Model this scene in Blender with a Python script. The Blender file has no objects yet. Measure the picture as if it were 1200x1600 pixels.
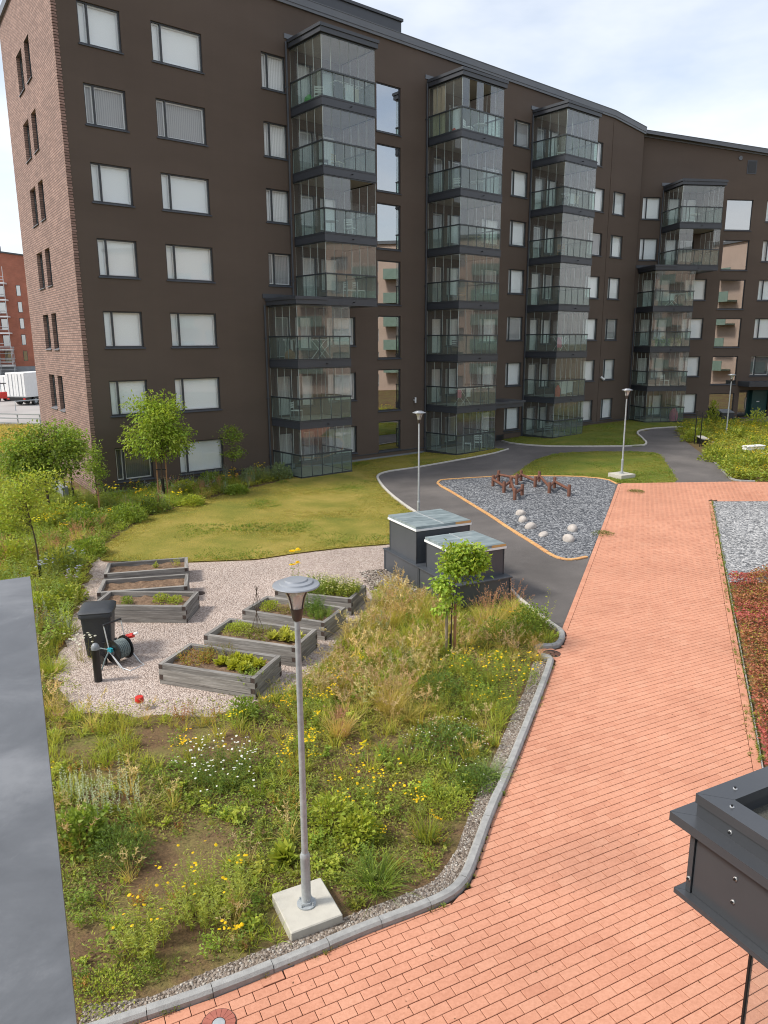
import bpy, bmesh, math, random
import numpy as np
from mathutils import Vector, Matrix
from mathutils.geometry import delaunay_2d_cdt

random.seed(7)
RNG = np.random.default_rng(11)
SC = bpy.context.scene
COL = SC.collection
rad = math.radians

# ------------------------------------------------------------------ camera
CAM_H = 6.65
FPX = 1157.0                       # focal length in pixels of the 1200x1600 photograph
PITCH, ROLL = rad(12.84), rad(-0.29)
cam_d = bpy.data.cameras.new('camera')
cam_d.sensor_fit = 'VERTICAL'
cam_d.sensor_height = 24.0
cam_d.lens = FPX / 1600.0 * 24.0
cam_d.clip_start, cam_d.clip_end = 0.05, 3000
cam = bpy.data.objects.new('camera', cam_d)
COL.objects.link(cam)
_f = Vector((0, math.cos(PITCH), -math.sin(PITCH)))
_r0, _u0 = Vector((1, 0, 0)), Vector((0, math.sin(PITCH), math.cos(PITCH)))
_r = math.cos(ROLL) * _r0 + math.sin(ROLL) * _u0
_u = -math.sin(ROLL) * _r0 + math.cos(ROLL) * _u0
_m = Matrix((_r, _u, -_f)).transposed().to_4x4()
_m.translation = Vector((0, 0, CAM_H))
cam.matrix_world = _m
SC.camera = cam

# ------------------------------------------------------------------ sky and sun
SUN_EL, SUN_DIR = rad(46), Vector((-1.0, -0.22, 0)).normalized()
world = bpy.data.worlds.new('World')
SC.world = world
world.use_nodes = True
wn, wl = world.node_tree.nodes, world.node_tree.links
wn.clear()
w_out = wn.new('ShaderNodeOutputWorld')
sky = wn.new('ShaderNodeTexSky')
sky.sky_type = 'NISHITA'
sky.sun_disc = False
sky.sun_elevation = SUN_EL
sky.sun_rotation = math.atan2(SUN_DIR.x, SUN_DIR.y)
sky.air_density, sky.dust_density = 1.0, 2.0
bg1 = wn.new('ShaderNodeBackground'); bg1.inputs[1].default_value = 0.13
wl.new(sky.outputs[0], bg1.inputs[0])
bg2 = wn.new('ShaderNodeBackground'); bg2.inputs[0].default_value = (0.94, 0.965, 1.0, 1); bg2.inputs[1].default_value = 0.74
tc = wn.new('ShaderNodeTexCoord')
mp = wn.new('ShaderNodeMapping'); mp.inputs['Scale'].default_value = (1.0, 1.0, 2.6)
wl.new(tc.outputs['Generated'], mp.inputs[0])
nz = wn.new('ShaderNodeTexNoise'); nz.inputs['Scale'].default_value = 1.9; nz.inputs['Detail'].default_value = 6; nz.inputs['Roughness'].default_value = 0.55
wl.new(mp.outputs[0], nz.inputs['Vector'])
rp = wn.new('ShaderNodeValToRGB')
rp.color_ramp.elements[0].position = 0.38; rp.color_ramp.elements[0].color = (0.36, 0.36, 0.36, 1)
rp.color_ramp.elements[1].position = 0.66; rp.color_ramp.elements[1].color = (0.97, 0.97, 0.97, 1)
wl.new(nz.outputs[0], rp.inputs[0])
mixb = wn.new('ShaderNodeMixShader')
wl.new(rp.outputs[0], mixb.inputs[0]); wl.new(bg1.outputs[0], mixb.inputs[1]); wl.new(bg2.outputs[0], mixb.inputs[2])
wl.new(mixb.outputs[0], w_out.inputs[0])

sun_d = bpy.data.lights.new('sun', 'SUN')
sun_d.energy = 2.6
sun_d.angle = rad(11)
sun_d.color = (1.0, 0.94, 0.85)
sun = bpy.data.objects.new('sun', sun_d)
COL.objects.link(sun)
_sd = Vector((SUN_DIR.x * math.cos(SUN_EL), SUN_DIR.y * math.cos(SUN_EL), math.sin(SUN_EL)))
sun.rotation_euler = _sd.to_track_quat('Z', 'Y').to_euler()
sun.location = (-20, 0, 40)

vs = SC.view_settings
vs.view_transform = 'Standard'; vs.look = 'None'; vs.gamma = 1.0; vs.exposure = 0.70
vs.use_curve_mapping = False
SC.render.engine = 'CYCLES'
SC.cycles.use_denoising = True
SC.cycles.use_adaptive_sampling = True
SC.cycles.adaptive_threshold = 0.01
SC.cycles.filter_width = 1.05
SC.cycles.denoising_prefilter = 'ACCURATE'
SC.cycles.max_bounces = 6
SC.cycles.transparent_max_bounces = 16
SC.cycles.glossy_bounces = 2
SC.cycles.diffuse_bounces = 2
world.cycles.sampling_method = 'MANUAL'
world.cycles.sample_map_resolution = 256
SC.cycles.sample_clamp_indirect = 6

# ------------------------------------------------------------------ pixel helpers: a pixel is a ray, the ground or a wall gives the distance
RV, UV, FV = np.array(_r), np.array(_u), np.array(_f)
def ray(px, py):
    return FV + RV * ((px - 600) / FPX) + UV * ((800 - py) / FPX)
def gz(x, y):                                   # the yard rises gently towards the far right
    return 0.45 * np.clip((np.asarray(x) - 2) / 14, 0, 1) * np.clip((np.asarray(y) - 18) / 18, 0, 1)
def G(px, py, dz=0.0):
    d = ray(px, py); z = dz
    for _ in range(12):
        t = (CAM_H - z) / -d[2]
        z = float(gz(d[0] * t, d[1] * t)) + dz
    return (d[0] * t, d[1] * t, z)
def GP(pts, dz=0.0):
    return [G(p[0], p[1], dz)[:2] for p in pts]

# ------------------------------------------------------------------ naming helpers
def tag(o, label=None, cat=None, group=None, kind=None):
    if label: o['label'] = label
    if cat: o['category'] = cat
    if group: o['group'] = group
    if kind: o['kind'] = kind
    return o
def thing(name, label, cat, loc=(0, 0, 0), rotz=0.0, group=None):
    o = bpy.data.objects.new(name, None)
    o.empty_display_size = 0.2
    COL.objects.link(o)
    o.location = loc; o.rotation_euler = (0, 0, rotz)
    return tag(o, label, cat, group)
def obj(name, me, parent=None, loc=(0, 0, 0), rotz=0.0):
    o = bpy.data.objects.new(name, me)
    COL.objects.link(o)
    o.location = loc; o.rotation_euler = (0, 0, rotz)
    if parent: o.parent = parent
    return o

class MB:
    """collects shapes, builds one mesh"""
    def __init__(s): s.v, s.f, s.m, s.cur = [], [], [], 0
    def mat(s, i): s.cur = i; return s
    def add(s, vs, fs):
        n = len(s.v); s.v += [tuple(v) for v in vs]
        for f in fs: s.f.append(tuple(n + i for i in f)); s.m.append(s.cur)
        return s
    def box(s, x0, x1, y0, y1, z0, z1):
        return s.add([(x0,y0,z0),(x1,y0,z0),(x1,y1,z0),(x0,y1,z0),(x0,y0,z1),(x1,y0,z1),(x1,y1,z1),(x0,y1,z1)],
                     [(0,3,2,1),(4,5,6,7),(0,1,5,4),(1,2,6,5),(2,3,7,6),(3,0,4,7)])
    def bbox(s, x0, x1, y0, y1, z0, z1, b=0.01):
        """box with chamfered top and vertical edges"""
        a = [(x0+b,y0,z0),(x1-b,y0,z0),(x1,y0+b,z0),(x1,y1-b,z0),(x1-b,y1,z0),(x0+b,y1,z0),(x0,y1-b,z0),(x0,y0+b,z0)]
        m = [(p[0],p[1],z1-b) for p in a]
        cx, cy = (x0+x1)/2, (y0+y1)/2
        t = [(p[0]-b*math.copysign(1,p[0]-cx), p[1]-b*math.copysign(1,p[1]-cy), z1) for p in a]
        fs = [tuple(range(7,-1,-1)), tuple(range(16,24))]
        for k in range(2):
            for i in range(8):
                j = (i+1) % 8; fs.append((k*8+i, k*8+j, k*8+8+j, k*8+8+i))
        return s.add(a+m+t, fs)
    def prism(s, poly, z0, z1):
        n = len(poly)
        vs = [(p[0],p[1],z0) for p in poly] + [(p[0],p[1],z1) for p in poly]
        fs = [tuple(range(n-1,-1,-1)), tuple(range(n,2*n))] + [(i,(i+1)%n,n+(i+1)%n,n+i) for i in range(n)]
        return s.add(vs, fs)
    def tube(s, path, radii, n=8, cap=True):
        P = [Vector(p) for p in path]
        if not hasattr(radii, '__len__'): radii = [radii]*len(P)
        vs, fs = [], []
        ref = None
        for i, p in enumerate(P):
            d = (P[min(i+1,len(P)-1)] - P[max(i-1,0)]).normalized()
            if ref is None:
                ref = Vector((1,0,0)) if abs(d.x) < 0.8 else Vector((0,1,0))
            a = d.cross(ref); a = a.normalized() if a.length > 1e-5 else Vector((0,0,1)); b = d.cross(a); ref = a.cross(d)
            for k in range(n):
                t = 2*math.pi*k/n
                vs.append(p + (a*math.cos(t) + b*math.sin(t))*radii[i])
        for i in range(len(P)-1):
            for k in range(n):
                j = (k+1) % n
                fs.append((i*n+k, i*n+j, i*n+n+j, i*n+n+k))
        if cap:
            fs.append(tuple(range(n-1,-1,-1))); fs.append(tuple((len(P)-1)*n+k for k in range(n)))
        return s.add(vs, fs)
    def lathe(s, prof, n=20, c=(0,0,0), cap=True):
        vs, fs = [], []
        for r, z in prof:
            for k in range(n):
                t = 2*math.pi*k/n
                vs.append((c[0]+r*math.cos(t), c[1]+r*math.sin(t), c[2]+z))
        for i in range(len(prof)-1):
            for k in range(n):
                j = (k+1) % n
                fs.append((i*n+k, i*n+j, i*n+n+j, i*n+n+k))
        if cap:
            fs.append(tuple(range(n-1,-1,-1))); fs.append(tuple((len(prof)-1)*n+k for k in range(n)))
        return s.add(vs, fs)
    def mesh(s, name, mats, smooth=False):
        me = bpy.data.meshes.new(name)
        me.from_pydata(s.v, [], s.f)
        for m in (mats if isinstance(mats, (list, tuple)) else [mats]): me.materials.append(m)
        if any(s.m): me.polygons.foreach_set('material_index', s.m)
        if smooth:
            me.polygons.foreach_set('use_smooth', [True]*len(me.polygons))
            try: me.set_sharp_from_angle(angle=rad(38))
            except Exception: pass
        me.update()
        return me
    def build(s, name, mats, parent=None, loc=(0,0,0), rotz=0.0, smooth=False):
        return obj(name, s.mesh(name, mats, smooth), parent, loc, rotz)

# ------------------------------------------------------------------ materials
def new_mat(name):
    m = bpy.data.materials.new(name); m.use_nodes = True
    nt = m.node_tree; b = nt.nodes['Principled BSDF']
    return m, nt, b
def lin(nt, a, b): nt.links.new(a, b)
def c4(c): return (c[0], c[1], c[2], 1)
def noise(nt, vec, scale, detail=4, rough=0.55, dist=0.0):
    n = nt.nodes.new('ShaderNodeTexNoise'); n.inputs['Scale'].default_value = scale
    n.inputs['Detail'].default_value = detail; n.inputs['Roughness'].default_value = rough; n.inputs['Distortion'].default_value = dist
    if vec is not None: lin(nt, vec, n.inputs['Vector'])
    return n
def ramp(nt, fac, stops):
    r = nt.nodes.new('ShaderNodeValToRGB'); e = r.color_ramp.elements
    while len(e) < len(stops): e.new(0.5)
    for i, (p, c) in enumerate(stops):
        e[i].position = p; e[i].color = c4(c)
    lin(nt, fac, r.inputs[0]); return r
def mixc(nt, fac, a, b, mode='MIX'):
    m = nt.nodes.new('ShaderNodeMix'); m.data_type = 'RGBA'; m.blend_type = mode
    for sock, val in ((0, fac), (6, a), (7, b)):
        if isinstance(val, (int, float)): m.inputs[sock].default_value = val
        elif isinstance(val, tuple): m.inputs[sock].default_value = c4(val)
        else: lin(nt, val, m.inputs[sock])
    return m.outputs[2]
def bump(nt, b, h, strength=0.3, dist=0.02):
    n = nt.nodes.new('ShaderNodeBump'); n.inputs['Strength'].default_value = strength; n.inputs['Distance'].default_value = dist
    lin(nt, h, n.inputs['Height']); lin(nt, n.outputs[0], b.inputs['Normal']); return n
def coords(nt, kind='Object', scale=None):
    t = nt.nodes.new('ShaderNodeTexCoord')
    if scale is None: return t.outputs[kind]
    m = nt.nodes.new('ShaderNodeMapping'); m.inputs['Scale'].default_value = scale
    lin(nt, t.outputs[kind], m.inputs[0]); return m.outputs[0]
def wpos(nt, scale=None):
    g = nt.nodes.new('ShaderNodeNewGeometry')
    if scale is None: return g.outputs['Position']
    m = nt.nodes.new('ShaderNodeMapping'); m.inputs['Scale'].default_value = scale
    lin(nt, g.outputs['Position'], m.inputs[0]); return m.outputs[0]
def simple(name, c1, c2=None, scale=6.0, rough=0.6, metal=0.0, bmp=0.0, bscale=40.0, spec=0.5, world=True):
    m, nt, b = new_mat(name)
    c2 = c2 or tuple(x*0.8 for x in c1)
    vec = wpos(nt) if world else coords(nt)
    n = noise(nt, vec, scale, 5)
    r = ramp(nt, n.outputs[0], [(0.32, c1), (0.68, c2)])
    lin(nt, r.outputs[0], b.inputs['Base Color'])
    b.inputs['Roughness'].default_value = rough; b.inputs['Metallic'].default_value = metal
    b.inputs['Specular IOR Level'].default_value = spec
    if bmp:
        n2 = noise(nt, vec, bscale, 4)
        bump(nt, b, n2.outputs[0], bmp, 0.01)
    return m
def glass(name, tint, f0=0.05, rough=0.0, veil=0.0, veilc=(0.8, 0.85, 0.85), maxr=1.0):
    """clear pane: what lies behind shows, tinted; reflects more at a grazing angle"""
    m = bpy.data.materials.new(name); m.use_nodes = True
    nt = m.node_tree; nt.nodes.clear()
    out = nt.nodes.new('ShaderNodeOutputMaterial')
    tr = nt.nodes.new('ShaderNodeBsdfTransparent'); tr.inputs[0].default_value = c4(tint)
    gl = nt.nodes.new('ShaderNodeBsdfGlossy'); gl.inputs['Roughness'].default_value = rough
    lw = nt.nodes.new('ShaderNodeLayerWeight'); lw.inputs[0].default_value = 0.5
    pw = nt.nodes.new('ShaderNodeMath'); pw.operation = 'POWER'; pw.inputs[1].default_value = 4.2
    lin(nt, lw.outputs['Facing'], pw.inputs[0])
    ma = nt.nodes.new('ShaderNodeMath'); ma.operation = 'MULTIPLY_ADD'; ma.inputs[1].default_value = maxr - f0; ma.inputs[2].default_value = f0
    lin(nt, pw.outputs[0], ma.inputs[0])
    base = tr
    if veil:
        df = nt.nodes.new('ShaderNodeBsdfDiffuse'); df.inputs[0].default_value = c4(veilc)
        mv = nt.nodes.new('ShaderNodeMixShader'); mv.inputs[0].default_value = veil
        lin(nt, tr.outputs[0], mv.inputs[1]); lin(nt, df.outputs[0], mv.inputs[2]); base = mv
    mx = nt.nodes.new('ShaderNodeMixShader')
    lin(nt, ma.outputs[0], mx.inputs[0]); lin(nt, base.outputs[0], mx.inputs[1]); lin(nt, gl.outputs[0], mx.inputs[2])
    lin(nt, mx.outputs[0], out.inputs[0])
    return m

M = {}
# brown rendered facade with faint broad blotches
def m_facade():
    m, nt, b = new_mat('brown_render')
    n = noise(nt, wpos(nt, (0.16, 0.16, 0.5)), 1.0, 5, 0.6)
    r = ramp(nt, n.outputs[0], [(0.3, (0.095, 0.073, 0.059)), (0.7, (0.112, 0.087, 0.071))])
    n3 = noise(nt, wpos(nt, (1.6, 1.6, 0.10)), 1.0, 4, 0.6)
    r3 = ramp(nt, n3.outputs[0], [(0.45, (1, 1, 1)), (0.8, (1.10, 1.09, 1.08))])
    lin(nt, mixc(nt, 0.5, r.outputs[0], r3.outputs[0], 'MULTIPLY'), b.inputs['Base Color'])
    b.inputs['Roughness'].default_value = 0.85; b.inputs['Specular IOR Level'].default_value = 0.25
    n2 = noise(nt, wpos(nt), 55, 3)
    bump(nt, b, n2.outputs[0], 0.2, 0.004)
    return m
M['facade'] = m_facade()
def m_brick(name, c1, c2, mortar, bw, bh, ang, mw=0.014):
    m, nt, b = new_mat(name)
    g = nt.nodes.new('ShaderNodeNewGeometry')
    mr = nt.nodes.new('ShaderNodeMapping'); mr.vector_type = 'POINT'; mr.inputs['Rotation'].default_value = (0, 0, -ang)
    lin(nt, g.outputs['Position'], mr.inputs[0])
    sp = nt.nodes.new('ShaderNodeSeparateXYZ'); lin(nt, mr.outputs[0], sp.inputs[0])
    cb = nt.nodes.new('ShaderNodeCombineXYZ'); lin(nt, sp.outputs[0], cb.inputs[0]); lin(nt, sp.outputs[2], cb.inputs[1])
    t = nt.nodes.new('ShaderNodeTexBrick')
    t.inputs['Color1'].default_value = c4(c1); t.inputs['Color2'].default_value = c4(c2); t.inputs['Mortar'].default_value = c4(mortar)
    t.inputs['Scale'].default_value = 1.0; t.inputs['Mortar Size'].default_value = mw; t.inputs['Mortar Smooth'].default_value = 0.2
    t.inputs['Brick Width'].default_value = bw; t.inputs['Row Height'].default_value = bh; t.inputs['Bias'].default_value = -0.1
    lin(nt, cb.outputs[0], t.inputs['Vector'])
    n = noise(nt, wpos(nt), 0.7, 4)
    r = ramp(nt, n.outputs[0], [(0.3, (0.85, 0.85, 0.85)), (0.75, (1.12, 1.1, 1.08))])
    lin(nt, mixc(nt, 1.0, t.outputs[0], r.outputs[0], 'MULTIPLY'), b.inputs['Base Color'])
    b.inputs['Roughness'].default_value = 0.85
    iv = nt.nodes.new('ShaderNodeMath'); iv.operation = 'SUBTRACT'; iv.inputs[0].default_value = 1.0; lin(nt, t.outputs['Fac'], iv.inputs[1])
    bump(nt, b, iv.outputs[0], 0.9, 0.012)
    return m
SIDE_ANG = rad(124)
M['brick'] = m_brick('brown_red_brick', (0.33, 0.215, 0.18), (0.22, 0.138, 0.115), (0.10, 0.075, 0.065), 0.40, 0.105, SIDE_ANG)
M['redbrick'] = m_brick('orange_red_brick', (0.42, 0.13, 0.075), (0.34, 0.10, 0.06), (0.32, 0.17, 0.12), 0.3, 0.09, 0.0)
M['metal'] = simple('anthracite_metal', (0.044, 0.050, 0.061), (0.051, 0.057, 0.068), 0.8, 0.42, 0.0)
M['roofmetal'] = simple('roof_edge_metal', (0.105, 0.115, 0.13), (0.12, 0.13, 0.145), 0.8, 0.4, 0.0)
M['frame'] = simple('window_frame_grey', (0.032, 0.036, 0.043), (0.038, 0.042, 0.05), 1.5, 0.45)
M['rail'] = simple('balcony_profile_grey', (0.032, 0.040, 0.045), (0.038, 0.046, 0.05), 1.5, 0.4)
M['whiteframe'] = simple('white_inner_frame', (0.72, 0.73, 0.74), (0.68, 0.69, 0.70), 2, 0.5)
M['soffit'] = simple('pale_concrete_soffit', (0.34, 0.32, 0.28), (0.30, 0.28, 0.25), 2, 0.8)
M['plinth'] = simple('grey_concrete_plinth', (0.24, 0.26, 0.28), (0.19, 0.21, 0.23), 1.2, 0.8, 0, 0.2)
M['dark'] = simple('dark_interior', (0.035, 0.033, 0.03), (0.05, 0.046, 0.042), 0.7, 0.9)
M['teal'] = simple('dark_green_door_paint', (0.008, 0.05, 0.05), (0.01, 0.058, 0.056), 2, 0.5)
def m_blind(name, c, lines=True, k=34.0):
    m, nt, b = new_mat(name)
    vec = coords(nt)
    if lines:
        w = nt.nodes.new('ShaderNodeTexWave'); w.wave_type = 'BANDS'; w.bands_direction = 'Z'; w.inputs['Scale'].default_value = k/3.14
        lin(nt, vec, w.inputs['Vector'])
        r = ramp(nt, w.outputs[0], [(0.0, tuple(x*0.88 for x in c)), (0.5, c)])
    else:
        w = nt.nodes.new('ShaderNodeTexWave'); w.wave_type = 'BANDS'; w.bands_direction = 'X'; w.inputs['Scale'].default_value = 3.4
        w.inputs['Distortion'].default_value = 2.5; w.inputs['Detail Scale'].default_value = 0.4
        lin(nt, vec, w.inputs['Vector'])
        r = ramp(nt, w.outputs[0], [(0.0, tuple(x*0.72 for x in c)), (0.6, c)])
    oi = nt.nodes.new('ShaderNodeObjectInfo')
    r2 = ramp(nt, oi.outputs['Random'], [(0.0, (0.84, 0.85, 0.86)), (0.35, (0.97, 0.98, 1.0)), (1.0, (1.0, 1.0, 1.0))])
    lin(nt, mixc(nt, 1.0, r.outputs[0], r2.outputs[0], 'MULTIPLY'), b.inputs['Base Color'])
    b.inputs['Roughness'].default_value = 0.7
    return m
M['blind'] = m_blind('white_slat_blind', (0.90, 0.93, 0.95))
M['curtain'] = m_blind('white_curtain_cloth', (0.82, 0.82, 0.82), False)
M['greycurtain'] = m_blind('grey_curtain_cloth', (0.34, 0.34, 0.35), False)
M['darkcurtain'] = m_blind('dark_curtain_cloth', (0.10, 0.11, 0.12), False)
M['winglass'] = glass('window_glass', (0.985, 0.995, 0.99), 0.045)
M['stairglass'] = glass('mirroring_stair_glass', (0.45, 0.50, 0.50), 0.55)
M['railglass'] = glass('green_tinted_railing_glass', (0.86, 0.93, 0.90), 0.075, 0.0, 0.06, (0.62, 0.70, 0.67))
M['glazing'] = glass('clear_balcony_glazing', (0.955, 0.97, 0.965), 0.085, 0.0, 0.025)
M['edge'] = simple('polished_pane_edge', (0.62, 0.70, 0.68), (0.55, 0.64, 0.62), 2, 0.3)
M['downpipe'] = M['metal']
M['galv'] = simple('galvanised_steel', (0.40, 0.43, 0.445), (0.30, 0.325, 0.34), 14, 0.45, 0.15, 0.05, 60)
M['lampcap'] = simple('lamp_top_grey', (0.30, 0.32, 0.35), (0.27, 0.29, 0.32), 6, 0.35, 0.2)
M['lampcup'] = simple('lamp_cup_dark', (0.045, 0.035, 0.032), (0.055, 0.045, 0.04), 6, 0.4)
M['lampglass'] = glass('clear_lamp_cone', (0.95, 0.95, 0.94), 0.10, 0.05, 0.34, (0.86, 0.84, 0.79))
M['lamplens'] = simple('lamp_reflector_white', (0.8, 0.8, 0.78), (0.7, 0.7, 0.68), 20, 0.3)
M['concrete'] = simple('pale_concrete', (0.50, 0.48, 0.42), (0.42, 0.40, 0.35), 5, 0.85, 0, 0.35, 60)
M['kerb'] = simple('grey_concrete_kerb', (0.34, 0.34, 0.33), (0.25, 0.25, 0.245), 9, 0.85, 0, 0.5, 90)
M['edging'] = simple('pale_concrete_edging', (0.52, 0.50, 0.46), (0.44, 0.42, 0.38), 9, 0.85)
M['black'] = simple('black_painted_steel', (0.008, 0.008, 0.009), (0.011, 0.011, 0.012), 9, 0.35)
M['binplastic'] = simple('dark_grey_plastic', (0.028, 0.032, 0.038), (0.034, 0.038, 0.044), 9, 0.5, 0, 0.1, 200)
M['bollcap'] = simple('bollard_cap_grey', (0.20, 0.215, 0.23), (0.17, 0.185, 0.2), 9, 0.4)
M['hose'] = simple('grey_hose', (0.16, 0.20, 0.20), (0.10, 0.13, 0.13), 30, 0.5)
M['teal_plastic'] = simple('turquoise_plastic', (0.02, 0.30, 0.38), (0.02, 0.27, 0.34), 9, 0.4)
M['red'] = simple('red_plastic', (0.55, 0.03, 0.02), (0.5, 0.025, 0.02), 9, 0.4)
M['white'] = simple('white_paint', (0.80, 0.80, 0.79), (0.74, 0.74, 0.73), 3, 0.5)
M['orange'] = simple('orange_plastic', (0.75, 0.22, 0.02), (0.7, 0.2, 0.02), 5, 0.4)
M['alu'] = simple('bright_aluminium', (0.62, 0.63, 0.64), (0.55, 0.56, 0.57), 8, 0.35, 0.6)
M['box'] = simple('grey_blue_sheet_metal', (0.055, 0.062, 0.073), (0.063, 0.071, 0.082), 1.0, 0.4)
M['capgrey'] = simple('foreground_coated_steel', (0.045, 0.049, 0.056), (0.053, 0.057, 0.064), 2.5, 0.30, 0.0, 0.03, 30)
M['felt'] = simple('mineral_roofing_felt', (0.045, 0.045, 0.04), (0.10, 0.10, 0.085), 180, 0.95, 0, 0.6, 200)
M['bark'] = simple('brown_bark', (0.10, 0.065, 0.045), (0.06, 0.042, 0.03), 30, 0.9, 0, 0.5, 60)
M['stake'] = simple('wooden_stake', (0.36, 0.19, 0.09), (0.27, 0.14, 0.065), 12, 0.8)
M['greystake'] = simple('weathered_stake', (0.27, 0.22, 0.15), (0.2, 0.165, 0.115), 12, 0.8)
M['logwood'] = simple('red_brown_round_timber', (0.17, 0.07, 0.042), (0.11, 0.045, 0.028), 9, 0.7, 0, 0.3, 30)
M['stone'] = simple('pale_pinkish_boulder', (0.52, 0.475, 0.43), (0.34, 0.31, 0.285), 7, 0.85, 0, 0.8, 30)
M['trunkguard'] = M['black']

def m_ledge():                                   # worn grey coated sheet, cloudy with fine scratches
    m, nt, b = new_mat('worn_grey_sheet_cap')
    n = noise(nt, wpos(nt, (2.2, 2.2, 2.2)), 1.3, 9, 0.68, 0.5)
    r = ramp(nt, n.outputs[0], [(0.30, (0.062, 0.066, 0.073)), (0.50, (0.098, 0.104, 0.114)), (0.70, (0.165, 0.172, 0.184))])
    n2 = noise(nt, wpos(nt, (26, 7, 10)), 2.2, 6, 0.7, 1.2)
    r2 = ramp(nt, n2.outputs[0], [(0.62, (1, 1, 1)), (0.74, (1.28, 1.27, 1.24))])
    lin(nt, mixc(nt, 1.0, r.outputs[0], r2.outputs[0], 'MULTIPLY'), b.inputs['Base Color'])
    rr = ramp(nt, n.outputs[0], [(0.3, (0.36,)*3), (0.7, (0.50,)*3)])
    lin(nt, rr.outputs[0], b.inputs['Roughness'])
    bump(nt, b, n2.outputs[0], 0.05, 0.004)
    return m
M['ledge'] = m_ledge()

def m_wood():                                    # weathered silver-grey planed timber, grain along local x
    m, nt, b = new_mat('weathered_grey_timber')
    vec = coords(nt, 'Object', (1.6, 26, 26))
    oi = nt.nodes.new('ShaderNodeObjectInfo')
    ad = nt.nodes.new('ShaderNodeVectorMath'); ad.operation = 'ADD'; lin(nt, vec, ad.inputs[0])
    mu = nt.nodes.new('ShaderNodeVectorMath'); mu.operation = 'SCALE'; mu.inputs[0].default_value = (13, 7, 5); lin(nt, oi.outputs['Random'], mu.inputs['Scale'])
    lin(nt, mu.outputs[0], ad.inputs[1])
    n = noise(nt, ad.outputs[0], 1.0, 6, 0.65, 0.4)
    r = ramp(nt, n.outputs[0], [(0.25, (0.085, 0.078, 0.072)), (0.48, (0.20, 0.187, 0.172)), (0.75, (0.36, 0.345, 0.325))])
    r2 = ramp(nt, oi.outputs['Random'], [(0, (0.78, 0.78, 0.78)), (1, (1.12, 1.11, 1.09))])
    lin(nt, mixc(nt, 1.0, r.outputs[0], r2.outputs[0], 'MULTIPLY'), b.inputs['Base Color'])
    b.inputs['Roughness'].default_value = 0.85
    bump(nt, b, n.outputs[0], 0.5, 0.006)
    return m
M['wood'] = m_wood()
M['endgrain'] = simple('dark_timber_end_grain', (0.075, 0.05, 0.04), (0.045, 0.032, 0.026), 40, 0.9, 0, 0.4, 90)

def m_ground(name, stops, scale, bscale, bstr, rough=0.95, fine=None, finestops=None, bdist=0.02):
    m, nt, b = new_mat(name)
    n = noise(nt, wpos(nt), scale, 8, 0.62, 0.3)
    r = ramp(nt, n.outputs[0], stops)
    colr = r.outputs[0]
    if fine:
        n3 = noise(nt, wpos(nt), fine, 4, 0.7)
        r3 = ramp(nt, n3.outputs[0], finestops)
        colr = mixc(nt, 1.0, colr, r3.outputs[0], 'MULTIPLY')
    lin(nt, colr, b.inputs['Base Color'])
    b.inputs['Roughness'].default_value = rough; b.inputs['Specular IOR Level'].default_value = 0.2
    n2 = noise(nt, wpos(nt), bscale, 5, 0.65)
    bump(nt, b, n2.outputs[0], bstr, bdist)
    return m
M['soil'] = m_ground('mossy_brown_soil', [(0.28, (0.095, 0.058, 0.034)), (0.44, (0.15, 0.098, 0.055)), (0.56, (0.165, 0.135, 0.055)), (0.72, (0.15, 0.16, 0.045))], 1.1, 30, 0.9,
                     fine=38, finestops=[(0.3, (0.55, 0.55, 0.55)), (0.7, (1.35, 1.3, 1.2))])
M['lawn'] = m_ground('dry_yellow_green_lawn', [(0.28, (0.105, 0.135, 0.022)), (0.46, (0.20, 0.185, 0.036)), (0.62, (0.29, 0.235, 0.06)), (0.8, (0.36, 0.28, 0.09))], 0.42, 26, 0.8,
                     fine=32, finestops=[(0.3, (0.52, 0.60, 0.5)), (0.7, (1.38, 1.3, 1.25))])
M['greenlawn'] = m_ground('green_mown_lawn', [(0.3, (0.085, 0.125, 0.018)), (0.5, (0.135, 0.155, 0.025)), (0.75, (0.24, 0.20, 0.045))], 0.5, 26, 0.8,
                     fine=32, finestops=[(0.3, (0.52, 0.60, 0.5)), (0.7, (1.38, 1.3, 1.25))])
M['asphalt'] = m_ground('grey_asphalt', [(0.3, (0.095, 0.088, 0.085)), (0.5, (0.128, 0.118, 0.114)), (0.78, (0.185, 0.168, 0.158))], 0.35, 120, 0.4, 0.9,
                     fine=60, finestops=[(0.35, (0.78, 0.78, 0.78)), (0.7, (1.25, 1.24, 1.22))])
M['street'] = m_ground('pale_worn_street', [(0.3, (0.30, 0.28, 0.27)), (0.7, (0.40, 0.375, 0.36))], 0.15, 20, 0.1, 0.95)
M['joint'] = m_ground('dark_joint_sand', [(0.3, (0.055, 0.03, 0.02)), (0.7, (0.10, 0.05, 0.032))], 9, 90, 0.5)
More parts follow.
